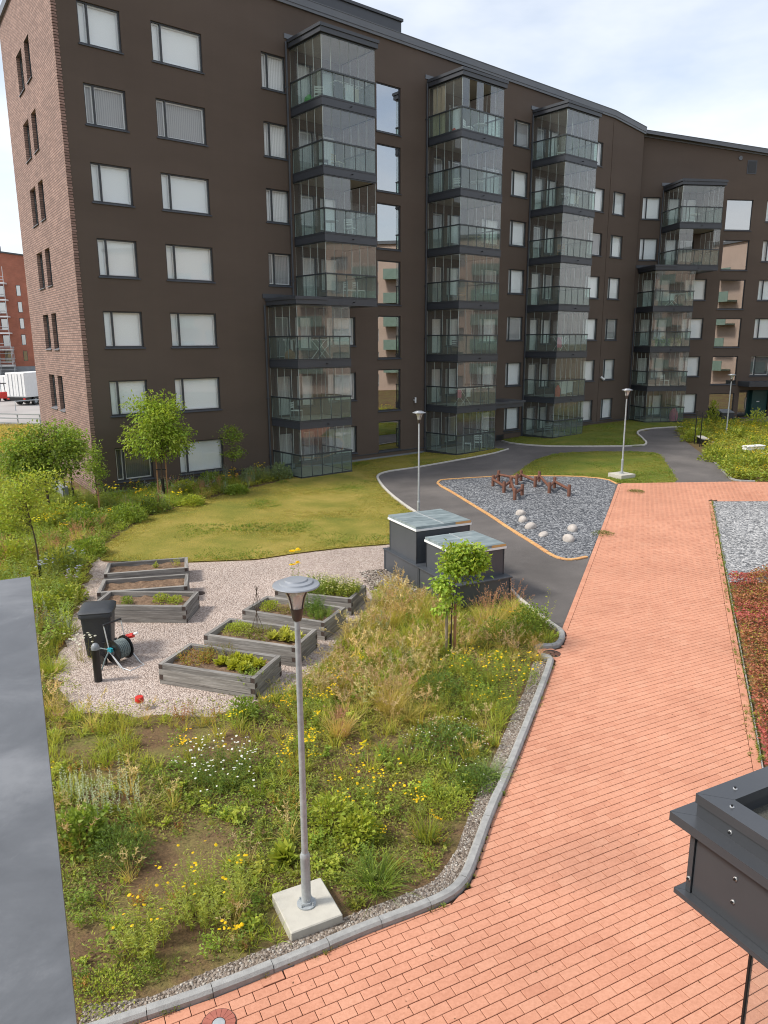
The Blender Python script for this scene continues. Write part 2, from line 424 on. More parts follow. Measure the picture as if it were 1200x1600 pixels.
def m_gravel(name, cols, cell, bstr=1.0, patch=None):
    m, nt, b = new_mat(name)
    v = nt.nodes.new('ShaderNodeTexVoronoi'); v.inputs['Scale'].default_value = 1.0/cell; v.inputs['Randomness'].default_value = 1.0
    lin(nt, wpos(nt), v.inputs['Vector'])
    sp = nt.nodes.new('ShaderNodeSeparateColor'); lin(nt, v.outputs['Color'], sp.inputs[0])
    r = ramp(nt, sp.outputs[0], [(i/(len(cols)-1), c) for i, c in enumerate(cols)])
    n = noise(nt, wpos(nt), 0.5, 5)
    r2 = ramp(nt, n.outputs[0], [(0.3, (0.86, 0.86, 0.86)), (0.7, (1.1, 1.1, 1.1))])
    lin(nt, mixc(nt, 1.0, r.outputs[0], r2.outputs[0], 'MULTIPLY'), b.inputs['Base Color'])
    b.inputs['Roughness'].default_value = 0.9; b.inputs['Specular IOR Level'].default_value = 0.25
    iv = nt.nodes.new('ShaderNodeMath'); iv.operation = 'SUBTRACT'; iv.inputs[0].default_value = 1.0; lin(nt, v.outputs['Distance'], iv.inputs[1])
    bump(nt, b, iv.outputs[0], bstr, cell*0.7)
    return m
M['yard'] = m_gravel('pink_beige_fine_gravel', [(0.24, 0.185, 0.155), (0.36, 0.285, 0.245), (0.43, 0.35, 0.305), (0.53, 0.45, 0.40), (0.31, 0.245, 0.205)], 0.034)
M['playgravel'] = m_gravel('blue_grey_gravel', [(0.05, 0.055, 0.065), (0.10, 0.107, 0.12), (0.15, 0.158, 0.172), (0.34, 0.35, 0.365), (0.075, 0.08, 0.092)], 0.062)
M['palegravel'] = m_gravel('pale_grey_gravel', [(0.08, 0.083, 0.088), (0.20, 0.205, 0.215), (0.30, 0.305, 0.312), (0.50, 0.50, 0.50), (0.13, 0.134, 0.14)], 0.062)
M['pebble'] = m_gravel('brown_grey_pebbles', [(0.10, 0.078, 0.06), (0.19, 0.15, 0.12), (0.27, 0.225, 0.185), (0.36, 0.32, 0.28), (0.13, 0.10, 0.08)], 0.028)

def m_paver():
    m, nt, b = new_mat('salmon_concrete_paver')
    g = nt.nodes.new('ShaderNodeNewGeometry'); oi = nt.nodes.new('ShaderNodeObjectInfo')
    ad = nt.nodes.new('ShaderNodeMath'); ad.operation = 'ADD'; lin(nt, g.outputs['Random Per Island'], ad.inputs[0]); lin(nt, oi.outputs['Random'], ad.inputs[1])
    fr = nt.nodes.new('ShaderNodeMath'); fr.operation = 'FRACT'; lin(nt, ad.outputs[0], fr.inputs[0])
    r = ramp(nt, fr.outputs[0], [(0.0, (0.52, 0.238, 0.152)), (0.2, (0.55, 0.26, 0.167)), (0.8, (0.565, 0.272, 0.176)), (1.0, (0.58, 0.29, 0.19))])
    n = noise(nt, wpos(nt), 0.55, 6, 0.6)
    r2 = ramp(nt, n.outputs[0], [(0.3, (0.88, 0.86, 0.86)), (0.7, (1.06, 1.07, 1.08))])
    n4 = noise(nt, wpos(nt), 26, 6, 0.7, 0.5)
    r4 = ramp(nt, n4.outputs[0], [(0.30, (0.86, 0.84, 0.82)), (0.5, (1, 1, 1)), (0.72, (1.10, 1.16, 1.2))])
    n5 = noise(nt, wpos(nt), 170, 3, 0.7)
    r5 = ramp(nt, n5.outputs[0], [(0.30, (0.84, 0.83, 0.82)), (0.6, (1.04, 1.04, 1.04))])
    c = mixc(nt, 1.0, mixc(nt, 1.0, r.outputs[0], r2.outputs[0], 'MULTIPLY'), r4.outputs[0], 'MULTIPLY')
    c = mixc(nt, 1.0, c, r5.outputs[0], 'MULTIPLY')
    lin(nt, c, b.inputs['Base Color'])
    b.inputs['Roughness'].default_value = 0.85; b.inputs['Specular IOR Level'].default_value = 0.3
    bump(nt, b, n5.outputs[0], 0.25, 0.003)
    return m
M['paver'] = m_paver()
M['darkpaver'] = simple('dull_red_paver', (0.36, 0.12, 0.085), (0.30, 0.095, 0.07), 9, 0.85, 0, 0.2, 90)
M['edgebrick'] = simple('ochre_edge_brick', (0.52, 0.26, 0.11), (0.60, 0.36, 0.14), 3, 0.85, 0, 0.2, 60)
def m_patina():
    m, nt, b = new_mat('grey_green_glass_roof')
    n = noise(nt, coords(nt, 'Object', (1.2, 7, 1)), 1.0, 6, 0.65, 0.8)
    r = ramp(nt, n.outputs[0], [(0.3, (0.12, 0.16, 0.175)), (0.55, (0.24, 0.29, 0.305)), (0.75, (0.36, 0.42, 0.43))])
    lin(nt, r.outputs[0], b.inputs['Base Color']); b.inputs['Roughness'].default_value = 0.3
    return m
M['patina'] = m_patina()
def m_leaf(name='foliage'):
    m = bpy.data.materials.new(name); m.use_nodes = True
    nt = m.node_tree; nt.nodes.clear()
    out = nt.nodes.new('ShaderNodeOutputMaterial')
    at = nt.nodes.new('ShaderNodeAttribute'); at.attribute_name = 'Col'
    b = nt.nodes.new('ShaderNodeBsdfPrincipled'); lin(nt, at.outputs['Color'], b.inputs['Base Color'])
    b.inputs['Roughness'].default_value = 0.55; b.inputs['Specular IOR Level'].default_value = 0.3
    t = nt.nodes.new('ShaderNodeBsdfTranslucent')
    gm = nt.nodes.new('ShaderNodeMix'); gm.data_type = 'RGBA'; gm.blend_type = 'MULTIPLY'; gm.inputs[0].default_value = 1
    gm.inputs[7].default_value = (1.25, 1.2, 0.7, 1); lin(nt, at.outputs['Color'], gm.inputs[6]); lin(nt, gm.outputs[2], t.inputs[0])
    mx = nt.nodes.new('ShaderNodeMixShader'); mx.inputs[0].default_value = 0.38
    lin(nt, b.outputs[0], mx.inputs[1]); lin(nt, t.outputs[0], mx.inputs[2]); lin(nt, mx.outputs[0], out.inputs[0])
    return m
M['leaf'] = m_leaf()

# ------------------------------------------------------------------ ground sheets
def vnoise(x, y, seed=0, scale=1.0):
    """smooth value noise, 0..1, vectorised"""
    x = np.asarray(x, float)*scale + seed*17.31; y = np.asarray(y, float)*scale + seed*9.77
    xi, yi = np.floor(x).astype(np.int64), np.floor(y).astype(np.int64)
    fx, fy = x-xi, y-yi
    fx, fy = fx*fx*(3-2*fx), fy*fy*(3-2*fy)
    def h(a, b):
        n = (a*374761393 + b*668265263 + seed*144269) & 0xffffffff
        n = ((n ^ (n >> 13)) * 1274126177) & 0xffffffff
        return ((n ^ (n >> 16)) & 0xffff)/65535.0
    return (h(xi,yi)*(1-fx)+h(xi+1,yi)*fx)*(1-fy) + (h(xi,yi+1)*(1-fx)+h(xi+1,yi+1)*fx)*fy
def inside(poly, x, y):
    """vectorised point in polygon"""
    P = np.asarray(poly, float); x = np.asarray(x, float); y = np.asarray(y, float)
    r = np.zeros(x.shape, bool); n = len(P); j = n-1
    for i in range(n):
        xi, yi, xj, yj = P[i,0], P[i,1], P[j,0], P[j,1]
        c = ((yi > y) != (yj > y)) & (x < (xj-xi)*(y-yi)/((yj-yi) if yj != yi else 1e-12) + xi)
        r ^= c; j = i
    return r
def sheet(name, poly, dz, mat, step=1.0, relief=0.0, rscale=1.0, label=None, cat=None, kind='structure', parent=None, skirt=None):
    poly = [tuple(map(float, p)) for p in poly]
    P = np.array(poly)
    # resample the border
    border = []
    for i in range(len(poly)):
        a, b = np.array(poly[i]), np.array(poly[(i+1) % len(poly)])
        k = max(1, int(np.linalg.norm(b-a)/step))
        for t in range(k): border.append(tuple(a+(b-a)*t/k))
    x0, y0 = P.min(0); x1, y1 = P.max(0)
    gx, gy = np.meshgrid(np.arange(x0+step/2, x1, step), np.arange(y0+step/2, y1, step))
    gx, gy = gx.ravel(), gy.ravel()
    k = inside(border, gx, gy)
    pts = [Vector(p) for p in border] + [Vector((float(a), float(b))) for a, b in zip(gx[k], gy[k])]
    n = len(border)
    res = delaunay_2d_cdt(pts, [], [list(range(n))], 1, 1e-5)
    V2 = np.array([(v.x, v.y) for v in res[0]])
    Z = gz(V2[:,0], V2[:,1]) + dz
    if skirt is not None: Z[:n] = gz(V2[:n,0], V2[:n,1]) + skirt
    if relief:
        dmin = np.full(len(V2), 9.0)
        for a, b in zip(border, border[1:]+border[:1]):
            a = np.array(a); b = np.array(b); ab = b-a; t = np.clip(((V2-a) @ ab)/max(ab @ ab, 1e-9), 0, 1)
            dmin = np.minimum(dmin, np.linalg.norm(V2-(a+t[:,None]*ab), axis=1))
        Z = Z + relief*vnoise(V2[:,0], V2[:,1], 5, rscale)*np.clip(dmin/0.8, 0, 1)
    me = bpy.data.meshes.new(name)
    me.from_pydata(np.column_stack([V2, Z]).tolist(), [], [list(f) for f in res[2]])
    me.materials.append(mat)
    me.polygons.foreach_set('use_smooth', [True]*len(me.polygons))
    me.update()
    # faces up
    if len(me.polygons) and sum(p.normal.z for p in me.polygons) < 0: me.flip_normals()
    o = obj(name, me, parent)
    return tag(o, label, cat, None, kind)

AX = rad(26.4)                                   # axes of the paving and of the house the photograph was taken from
E1 = np.array([math.cos(AX), math.sin(AX)]); E2 = np.array([math.sin(AX), -math.cos(AX)])

KERB = GP([(120,1634),(227,1599),(335,1562.5),(487.5,1500),(575,1462),(679,1423),(717,1402),(737,1377),(750,1340),(771,1279),(800,1212),(828,1140),(850,1083),(866,1038)])
KERB_END = GP([(866,1038),(864,1032),(856,1028.5),(846,1027)])
KERB2 = GP([(838,1017),(850,1014.5),(864,1015),(875,1012),(882,1003),(883.5,993),(878,986.5),(857,972),(835,954.5),(818,941),(797,921)])
PATH_L = GP([(877,986),(900,930),(920,873),(943,820),(966,756)])
TOP_Y = 755.5
PATH_R = GP([(1113,784),(1137,907),(1172,1100),(1190,1200)])

# base soil, large enough to reach the horizon: fine near the yard, coarse far away
def base_ground():
    xs = np.concatenate([[-2500,-800,-300,-120], np.arange(-60, 61, 2.0), [120, 300, 800, 2500]])
    ys = np.concatenate([[-1500,-300,-60], np.arange(-10, 91, 2.0), [120, 200, 400, 1000, 2600]])
    X, Y = np.meshgrid(xs, ys)
    Z = gz(X, Y) - 0.012
    n, k = len(xs), len(ys)
    fs = [(j*n+i, j*n+i+1, (j+1)*n+i+1, (j+1)*n+i) for j in range(k-1) for i in range(n-1)]
    me = bpy.data.meshes.new('ground')
    me.from_pydata(np.column_stack([X.ravel(), Y.ravel(), Z.ravel()]).tolist(), [], fs)
    me.materials.append(M['soil']); me.update()
    return tag(obj('ground', me), kind='structure')
base_ground()

# facade A: local x along the wall, y into the building
A_ANG = rad(40.07); A_D = np.array([math.cos(A_ANG), math.sin(A_ANG)]); A_N = np.array([math.sin(A_ANG), -math.cos(A_ANG)])
A_P = np.array([-12.469, 33.05])
B_ANG = rad(8.79); B_D = np.array([math.cos(B_ANG), math.sin(B_ANG)]); B_N = np.array([math.sin(B_ANG), -math.cos(B_ANG)])
B_P = np.array([19.519, 60.57])
def A(u, off=0.0): return tuple(A_P + A_D*u + A_N*off)
def B(u, off=0.0): return tuple(B_P + B_D*u + B_N*off)

# asphalt paths (lawns, gravel and pavers lie on top of this sheet)
asph = GP([(587,744),(590,752),(600,765),(620,783),(650,803)]) + GP([(700,860),(760,905),(797,921),(818,941),(835,954.5),(857,972),(878,986.5),(890,990),(925,900),(990,760),(1150,757),(1137,747),(1110,717),(1097,709),(1060,681),(1058,675),(1080,670.5),(1130,664)]) \
     + [B(13.5, 3.0), B(16, 3.0), B(16, 0.1), B(9.8, 0.1), B(9.8, 2.0)] + GP([(1130,660),(1093,666),(1033,668),(1000,671)]) + [A(37, 5.0), A(29, 3.5), A(26.4, 0.05), A(23.7, 0.05), A(23.2, 1.2)] + GP([(793,702),(700,722),(633,733),(600,738)])
sheet('asphalt_path', asph, 0.004, M['asphalt'], 1.0)

# lawns
lawn1 = GP([(148,862),(160,876),(230,878.5),(297,878),(400,874),(467,864),(533,856),(613,849.5),(645,802),(620,784),(600,766),(590,753),(586,744),(600,738),(633,733),(700,722),(767,710),(793,702)]) + [A(23.2, 1.2), A(23.3, 0.02), A(8.4, 0.02)] + GP([(440,752),(330,778),(230,808)])
sheet('lawn', lawn1, 0.010, M['lawn'], 0.8, 0.05, 0.7)
lawn2 = [A(26.9, 0.02), A(42.0, 0.02), B(0.4, 0.02), B(9.7, 0.02)] + [B(9.7, 2.0)] + GP([(1093,667),(1033,668.5),(1000,672),(993,677),(1001,684),(1010,693),(1003,697.5),(900,698.5),(843,697.5),(800,693.5)])
sheet('lawn', lawn2, 0.010, M['greenlawn'], 0.8, 0.05, 0.7)
lawn3 = GP([(800,743.5),(837,718),(860,711),(880,707.5),(933,705.5),(1000,706),(1022,707.5),(1032,711),(1058,750),(1054,754),(963,755.5),(947,748.5),(900,744.5),(833,744)])
sheet('lawn', lawn3, 0.010, M['greenlawn'], 0.6, 0.05, 0.7)

# gravels
PLAY = GP([(681,757),(684,752),(690,750),(733,747),(770,745),(833,744.5),(900,745),(947,749),(963,757),(943,820),(920,872),(896,877),(879,876),(859,869),(832,850.5),(795,828),(767,808.5),(740,792),(705,770)])
sheet('play_gravel', PLAY, 0.012, M['playgravel'], 0.35, 0.07, 0.6)
YARD = GP([(152,868),(160,877),(297,879),(400,875),(467,865),(533,857),(613,850.5),(606,870),(601,890),(653,919),(600,935),(580,950),(543,990),(500,1042),(450,1080),(400,1098),(330,1116),(230,1118),(130,1114),(92,1085),(84,1040),(108,990),(116,955),(138,905)])
def jitter(poly, step, amp, test):
    out = []
    for i in range(len(poly)):
        a, b = np.array(poly[i]), np.array(poly[(i+1) % len(poly)]); k = max(1, int(np.linalg.norm(b-a)/step))
        for t in range(k):
            p = a+(b-a)*t/k
            if test(p): p = p + np.array([RNG.normal(0, amp), RNG.normal(0, amp)])
            out.append(tuple(p))
    return out
YARD = jitter(YARD, 0.22, 0.07, lambda p: p[1] < 14.2 or p[0] < -7)
sheet('gravel_yard', YARD, 0.006, M['yard'], 0.4, 0.02, 1.2, skirt=-0.010)
sheet('pebble_patch', GP([(560,893),(601,890),(653,919),(700,940),(640,940),(590,935),(572,915)]), 0.016, M['pebble'], 0.3, 0.03, 1.5)
RG = GP([(1113,784),(1137,910)])
_rg = [RG[0], RG[1], G(1330, 914)[:2], G(1330, 785.5)[:2]]
sheet('pale_gravel_bed', _rg, 0.012, M['palegravel'], 0.5, 0.08, 0.6)

# ------------------------------------------------------------------ brick paving: every paver is geometry
def clip_poly(poly, a, b):
    """keep the left side of the line a->b"""
    out = []
    n = len(poly)
    def s(p): return (b[0]-a[0])*(p[1]-a[1]) - (b[1]-a[1])*(p[0]-a[0])
    for i in range(n):
        p, q = poly[i], poly[(i+1) % n]
        sp, sq = s(p), s(q)
        if sp >= 0: out.append(p)
        if (sp >= 0) != (sq >= 0):
            t = sp/(sp-sq); out.append((p[0]+(q[0]-p[0])*t, p[1]+(q[1]-p[1])*t))
    return out
pl0, pl1 = np.array(PATH_L[0]), np.array(PATH_L[-1])
pr0, pr1 = np.array(PATH_R[0]), np.array(PATH_R[-1])
pdir = (pl1-pl0)/np.linalg.norm(pl1-pl0)
prdir = (pr1-pr0)/np.linalg.norm(pr1-pr0)
top_r = np.array(G(1260, TOP_Y)[:2]); top_l = pl1
gap_l = np.array(RG[0]); gap_r = np.array(G(1330, 785.5)[:2]); top_r = np.array(G(1330, TOP_Y)[:2])
pr_far = pr1 + prdir*14
inner_l = np.array([pdir[1], -pdir[0]])*0.135    # soldier course width along both sides
pav_poly = [tuple(np.array(KERB[0])+np.array([-3,-1.4])), *KERB, *KERB_END[1:], *KERB2[:6], tuple(pl0), tuple(pl1), tuple(top_r), tuple(gap_r), tuple(gap_l), tuple(pr1), tuple(pr_far), (-4, -9)]
paving = sheet('brick_path', pav_poly, 0.008, M['joint'], 1.0)
PL, PW, PGAP, PT = 0.2516, 0.1245, 0.0085, 0.022
def quad_paver_mesh(poly, top, b=0.004):
    """verts/faces of one paver: chamfered top, sides going down"""
    c = np.mean(poly, 0)
    P = np.array(poly)
    d = P-c; L = np.maximum(np.linalg.norm(d, axis=1, keepdims=True), 1e-6)
    inner = P - d/L*b*1.3
    n = len(P)
    return P, inner, n
all_p = []
# running bond field in the (E1,E2) lattice
anchor = np.array([0.8415, 6.4504])
_pp = np.array(pav_poly)
in_field = [tuple(p) for p in pav_poly]
uu = (_pp-anchor) @ E1; ww = (_pp-anchor) @ E2
i0, i1 = int(uu.min()/PL)-2, int(uu.max()/PL)+2
j0, j1 = int(ww.min()/PW)-2, int(ww.max()/PW)+2
I, J = np.meshgrid(np.arange(i0, i1), np.arange(j0, j1)); I, J = I.ravel(), J.ravel()
U0 = I*PL + np.where(J % 2 == 0, 0, PL*0.5) ; W0 = J*PW
cu, cw = U0+PL/2, W0+PW/2
CX = anchor[0]+cu*E1[0]+cw*E2[0]; CY = anchor[1]+cu*E1[1]+cw*E2[1]
keep = (CY > 3.0)
# frustum: only what the yard in front of the camera can show, with a margin
keep &= (np.abs(CX) < 3.5 + CY*0.68)
corn = []
for du, dw in ((0,0),(PL,0),(PL,PW),(0,PW)):
    corn.append((anchor[0]+(U0+du)*E1[0]+(W0+dw)*E2[0], anchor[1]+(U0+du)*E1[1]+(W0+dw)*E2[1]))
ins = [inside(in_field, c[0], c[1]) for c in corn]
# distance to the soldier lines
def side_of(p0, d, x, y): return (x-p0[0])*d[1] - (y-p0[1])*d[0]
sl = [side_of(pl0, pdir, c[0], c[1]) for c in corn]          # >0 right of left edge
sr = [-side_of(pr0, -prdir, c[0], c[1]) for c in corn]       # >0 left of right edge
anyin = np.logical_or.reduce(ins) & keep
sel = np.where(anyin)[0]
SW = 0.137
lay = []
near_kerb = KERB + KERB_END[1:] + KERB2[:6]
rows_y = CY
r2 = np.random.default_rng(3)
pl_len = np.linalg.norm(pl1-pl0)
for k in sel:
    poly = [(corn[q][0][k], corn[q][1][k]) for q in range(4)]
    full = all(ins[q][k] for q in range(4))
    cx, cy = CX[k], CY[k]
    tl = (cx-pl0[0])*pdir[0] + (cy-pl0[1])*pdir[1]
    if -0.4 < tl < pl_len+0.4 and min(s[k] for s in sl) < SW:
        a = pl0 + inner_l*(SW/0.135); poly = clip_poly(poly, tuple(a+pdir*1), tuple(a)) if tl > 0.02 else poly
    if max(s[k] for s in sr) > 0 and min(s[k] for s in sr) < SW and cy < gap_l[1]+0.2:
        nr = np.array([prdir[1], -prdir[0]])      # points to the path side
        a = pr0 + nr*SW
        poly = clip_poly(poly, tuple(a), tuple(a-prdir))
    if not full and len(poly) >= 3:
        # trim against the border segments nearby
        for s0, s1 in zip(pav_poly, pav_poly[1:]+pav_poly[:1]):
            mx, my = (s0[0]+s1[0])/2, (s0[1]+s1[1])/2
            dx, dy = s1[0]-s0[0], s1[1]-s0[1]; L = math.hypot(dx, dy)
            if L < 1e-4: continue
            t = ((cx-s0[0])*dx+(cy-s0[1])*dy)/L
            dist = abs((cx-s0[0])*dy-(cy-s0[1])*dx)/L
            if -0.12 < t < L+0.12 and dist < 0.17:
                poly = clip_poly(poly, s1, s0)
                if len(poly) < 3: break
    if len(poly) < 3: continue
    P = np.array(poly)
    ar = 0.5*abs(np.dot(P[:,0], np.roll(P[:,1],-1))-np.dot(P[:,1], np.roll(P[:,0],-1)))
    if ar < 0.0012: continue
    lay.append((P, ar > 0.97*PL*PW))
# soldier courses along both edges, laid end to end
def course(p0, d, n, length, side):
    for i in range(int(length/PL)):
        a = p0 + d*(i*PL); b = a + d*PL
        lay.append((np.array([a, b, b+n*SW, a+n*SW]), False))
course(pl0+pdir*0.05, pdir, np.array([pdir[1], -pdir[0]]), pl_len-0.05, 1)
course(pr0, prdir, np.array([prdir[1], -prdir[0]]), np.linalg.norm(pr1-pr0)+2.5, -1)

# manhole hole: a ring of radial dull red setts in the foreground
MH = np.array(G(342, 1604)[:2]); MR = 0.175

def paver_geo(P, rng, t=PT):
    """shrink by half the joint, chamfer, random settlement"""
    c = P.mean(0)
    # orientation ccw
    if np.dot(P[:,0], np.roll(P[:,1],-1))-np.dot(P[:,1], np.roll(P[:,0],-1)) < 0: P = P[::-1]
    n = len(P)
    out = []
    for g in (PGAP/2, PGAP/2+0.004):
        Q = []
        for i in range(n):
            a, b, e = P[i-1], P[i], P[(i+1) % n]
            d1 = b-a; d2 = e-b
            l1, l2 = np.linalg.norm(d1), np.linalg.norm(d2)
            if l1 < 1e-5 or l2 < 1e-5: Q.append(b); continue
            n1 = np.array([-d1[1], d1[0]])/l1; n2 = np.array([-d2[1], d2[0]])/l2
            m = n1+n2; k = 1+np.dot(n1, n2)
            Q.append(b + (m/k*g if k > 0.25 else (c-b)/max(np.linalg.norm(c-b), 1e-6)*g))
        out.append(np.array(Q))
    base = float(gz(c[0], c[1])) + 0.008
    tx, ty, dz = rng.normal(0, 0.0035), rng.normal(0, 0.0035), rng.normal(0, 0.0010)
    def z(Q, h): return base + h + dz + (Q[:,0]-c[0])*tx + (Q[:,1]-c[1])*ty
    V = np.vstack([np.column_stack([out[0], np.full(n, base-0.004)]),
                   np.column_stack([out[0], z(out[0], t-0.003)]),
                   np.column_stack([out[1], z(out[1], t)])])
    F = [tuple(range(2*n, 3*n))]
    for k in range(2):
        for i in range(n):
            j = (i+1) % n; F.append((k*n+i, k*n+j, k*n+n+j, k*n+n+i))
    return V, F, c
# the 300 nearest in view are parts of their own, the rest one mesh
def in_view(c):
    d = np.array([c[0], c[1], -CAM_H]); w = d @ FV
    if w <= 0: return False
    x, y = 600+FPX*(d @ RV)/w, 800-FPX*(d @ UV)/w
    return 90 < x < 1230 and y < 1630 and not (x > 1060 and y > 1290)
order = sorted(range(len(lay)), key=lambda i: (0 if in_view(lay[i][0].mean(0)) else 1, np.linalg.norm(lay[i][0].mean(0))))
rv, rf = [], []
pave_mesh = None
for rank, i in enumerate(order):
    P, full = lay[i]
    V, F, c = paver_geo(P, r2)
    if rank < 300:
        if full:
            # whole pavers share one mesh; each has its own small tilt
            if pave_mesh is None:
                z0 = float(gz(c[0], c[1]))+0.008
                Pc = np.array([(0,0),(PL,0),(PL,-PW),(0,-PW)]) - np.array([PL/2, -PW/2])
                sv = PGAP, PT
                V0, F0, c0 = paver_geo(Pc, np.random.default_rng(1))
                V0[:,2] -= 0.008
                pave_mesh = bpy.data.meshes.new('paver'); pave_mesh.from_pydata(V0.tolist(), [], F0); pave_mesh.materials.append(M['paver']); pave_mesh.update()
            o = obj('paver', pave_mesh, paving, (float(c[0]), float(c[1]), float(gz(c[0], c[1]))+0.008+float(r2.normal(0, 0.001))), AX)
            o.rotation_euler = (float(r2.normal(0, 0.004)), float(r2.normal(0, 0.003)), AX+float(r2.normal(0, 0.004)))
        else:
            me = bpy.data.meshes.new('paver'); me.from_pydata(V.tolist(), [], F); me.materials.append(M['paver']); me.update()
            obj('paver', me, paving)
    else:
        n = len(rv); rv += V.tolist(); rf += [tuple(n+q for q in f) for f in F]
me = bpy.data.meshes.new('paver_field'); me.from_pydata(rv, [], rf); me.materials.append(M['paver']); me.update()
tag(obj('paver_field', me, paving), kind='stuff')

# ring of dull red setts round the manhole
mh = thing('manhole_ring', 'ring of dull red wedge setts let into the paving at the bottom edge', 'manhole', (float(MH[0]), float(MH[1]), 0.0))
for k in range(16):
    a0, a1 = 2*math.pi*(k+0.04)/16, 2*math.pi*(k+0.96)/16
    mb = MB(); r0, r1 = 0.07, 0.165
    mb.prism([(r0*math.cos(a0), r0*math.sin(a0)), (r1*math.cos(a0), r1*math.sin(a0)), (r1*math.cos((a0+a1)/2)*1.01, r1*math.sin((a0+a1)/2)*1.01), (r1*math.cos(a1), r1*math.sin(a1)), (r0*math.cos(a1), r0*math.sin(a1))], 0.0365, 0.043)
    mb.build('sett', M['darkpaver'], mh)
MB().lathe([(0.0, 0.0365), (0.062, 0.0365), (0.062, 0.042), (0.05, 0.044), (0.0, 0.044)], 20, cap=False).build('cover', M['galv'], mh)
MB().lathe([(0.0, 0.02), (0.178, 0.02), (0.176, 0.0362), (0.0, 0.0362)], 32, cap=False).build('collar', M['endgrain'], mh)

# ------------------------------------------------------------------ kerbs and edgings, stone by stone
def resample(pts, step):
    P = [np.array(p, float) for p in pts]; out = [P[0]]; acc = 0
    for a, b in zip(P, P[1:]):
        L = np.linalg.norm(b-a); t = step-acc
        while t < L:
            out.append(a+(b-a)*t/L); t += step
        acc = (acc+L) % step
    if np.linalg.norm(out[-1]-P[-1]) > step*0.25: out.append(P[-1])
    else: out[-1] = P[-1]
    return out
def offset_line(P, d):
    out = []
    for i, p in enumerate(P):
        a = P[max(i-1,0)]; b = P[min(i+1,len(P)-1)]
        t = (b-a)/max(np.linalg.norm(b-a), 1e-6); out.append(p+np.array([-t[1], t[0]])*d)
    return out
def edging(name, pts, width, height, piece, mat, stone, bevel=0.012, gap=0.006, sub=3, z0=0.0):
    """a run of stones along a line; the body lies to the left of it"""
    root = tag(bpy.data.objects.new(name, None), kind='structure'); COL.objects.link(root)
    fine = resample(pts, piece/sub)
    off = offset_line(fine, width)
    rng = np.random.default_rng(len(pts)*7+int(width*100))
    i = 0
    while i < len(fine)-1:
        j = min(i+sub, len(fine)-1)
        a = [np.array(p) for p in fine[i:j+1]]; b = [np.array(p) for p in off[i:j+1]]
        d = (a[-1]-a[0]); d = d/max(np.linalg.norm(d), 1e-6)
        a[0] = a[0]+d*gap/2; b[0] = b[0]+d*gap/2; a[-1] = a[-1]-d*gap/2; b[-1] = b[-1]-d*gap/2
        n = len(a); vs, fs = [], []
        dz = rng.normal(0, 0.003)
        for p, q in zip(a, b):
            w = (q-p)/max(np.linalg.norm(q-p), 1e-6)
            g = float(gz(p[0], p[1]))+z0
            sec = [(p, -0.03), (p, height-bevel), (p+w*bevel, height), (q-w*bevel, height), (q, height-bevel), (q, -0.03)]
            vs += [(s[0], s[1], g+h+(dz if h > 0 else 0)) for s, h in sec]
        for k in range(n-1):
            for m in range(5):
                fs.append((k*6+m, k*6+6+m, k*6+7+m, k*6+1+m))
        fs.append(tuple(range(6))); fs.append(tuple((n-1)*6+5-q for q in range(6)))
        me = bpy.data.meshes.new(stone); me.from_pydata([tuple(map(float, v)) for v in vs], [], fs); me.materials.append(mat); me.update()
        obj(stone, me, root)
        i = j
    return root
def smooth(pts, it=2):
    P = [np.array(p, float) for p in pts]
    for _ in range(it):
        Q = [P[0]]
        for a, b in zip(P, P[1:]): Q += [a*0.75+b*0.25, a*0.25+b*0.75]
        Q.append(P[-1]); P = Q
    return P
edging('kerb', smooth(KERB + KERB_END[1:], 1), 0.135, 0.115, 0.66, M['kerb'], 'kerb_stone', 0.03, 0.008, 4)
edging('kerb', smooth(KERB2[:7], 1), 0.125, 0.11, 0.40, M['kerb'], 'kerb_stone', 0.03, 0.008, 3)
edging('kerb', KERB2[6:], 0.10, 0.09, 0.9, M['edging'], 'kerb_stone', 0.015, 0.008, 3)
edging('kerb', smooth(GP([(793,702),(767,710),(700,722),(633,733),(600,738),(587,744),(590,752),(600,765),(620,783),(650,803)]), 1), 0.11, 0.07, 0.9, M['edging'], 'kerb_stone', 0.012, 0.008, 3)
edging('kerb', smooth(GP([(1093,667),(1033,668.5),(1000,672),(993,677),(1001,684),(1010,693),(1003,697.5),(900,698.5),(843,697.5),(800,693.5),(786,690)]), 1), 0.12, 0.08, 0.9, M['edging'], 'kerb_stone', 0.012, 0.008, 3)
edging('kerb', smooth(GP([(1180,753),(1150,752),(1137,747),(1110,717),(1097,709),(1125,699)]), 1), -0.10, 0.06, 0.9, M['kerb'], 'kerb_stone', 0.012, 0.008, 3)
edging('kerb', smooth(GP([(1123,698),(1110,689),(1077,687),(1060,681),(1058,675),(1080,670.5),(1130,664)]), 1), -0.10, 0.06, 0.9, M['kerb'], 'kerb_stone', 0.012, 0.008, 3)
edging('brick_edging', smooth(GP([(919,872),(896,877),(879,876),(859,869),(832,850.5),(795,828),(767,808.5),(740,792),(705,770),(681,757),(684,752),(690,750),(733,747),(770,745)]), 1), -0.13, 0.05, 0.26, M['edgebrick'], 'edge_brick', 0.01, 0.012, 2)
edging('brick_edging', smooth(GP([(770,745),(833,744.5),(900,745),(947,749),(963,757)]), 1), 0.08, 0.05, 0.5, M['edgebrick'], 'edge_brick', 0.01, 0.012, 2)
edging('bed_edging_strip', [PATH_R[0]]+[PATH_R[1], PATH_R[2], PATH_R[3], tuple(pr1+prdir*3)], 0.022, 0.045, 2.0, M['kerb'], 'steel_strip', 0.004, 0.004, 3)
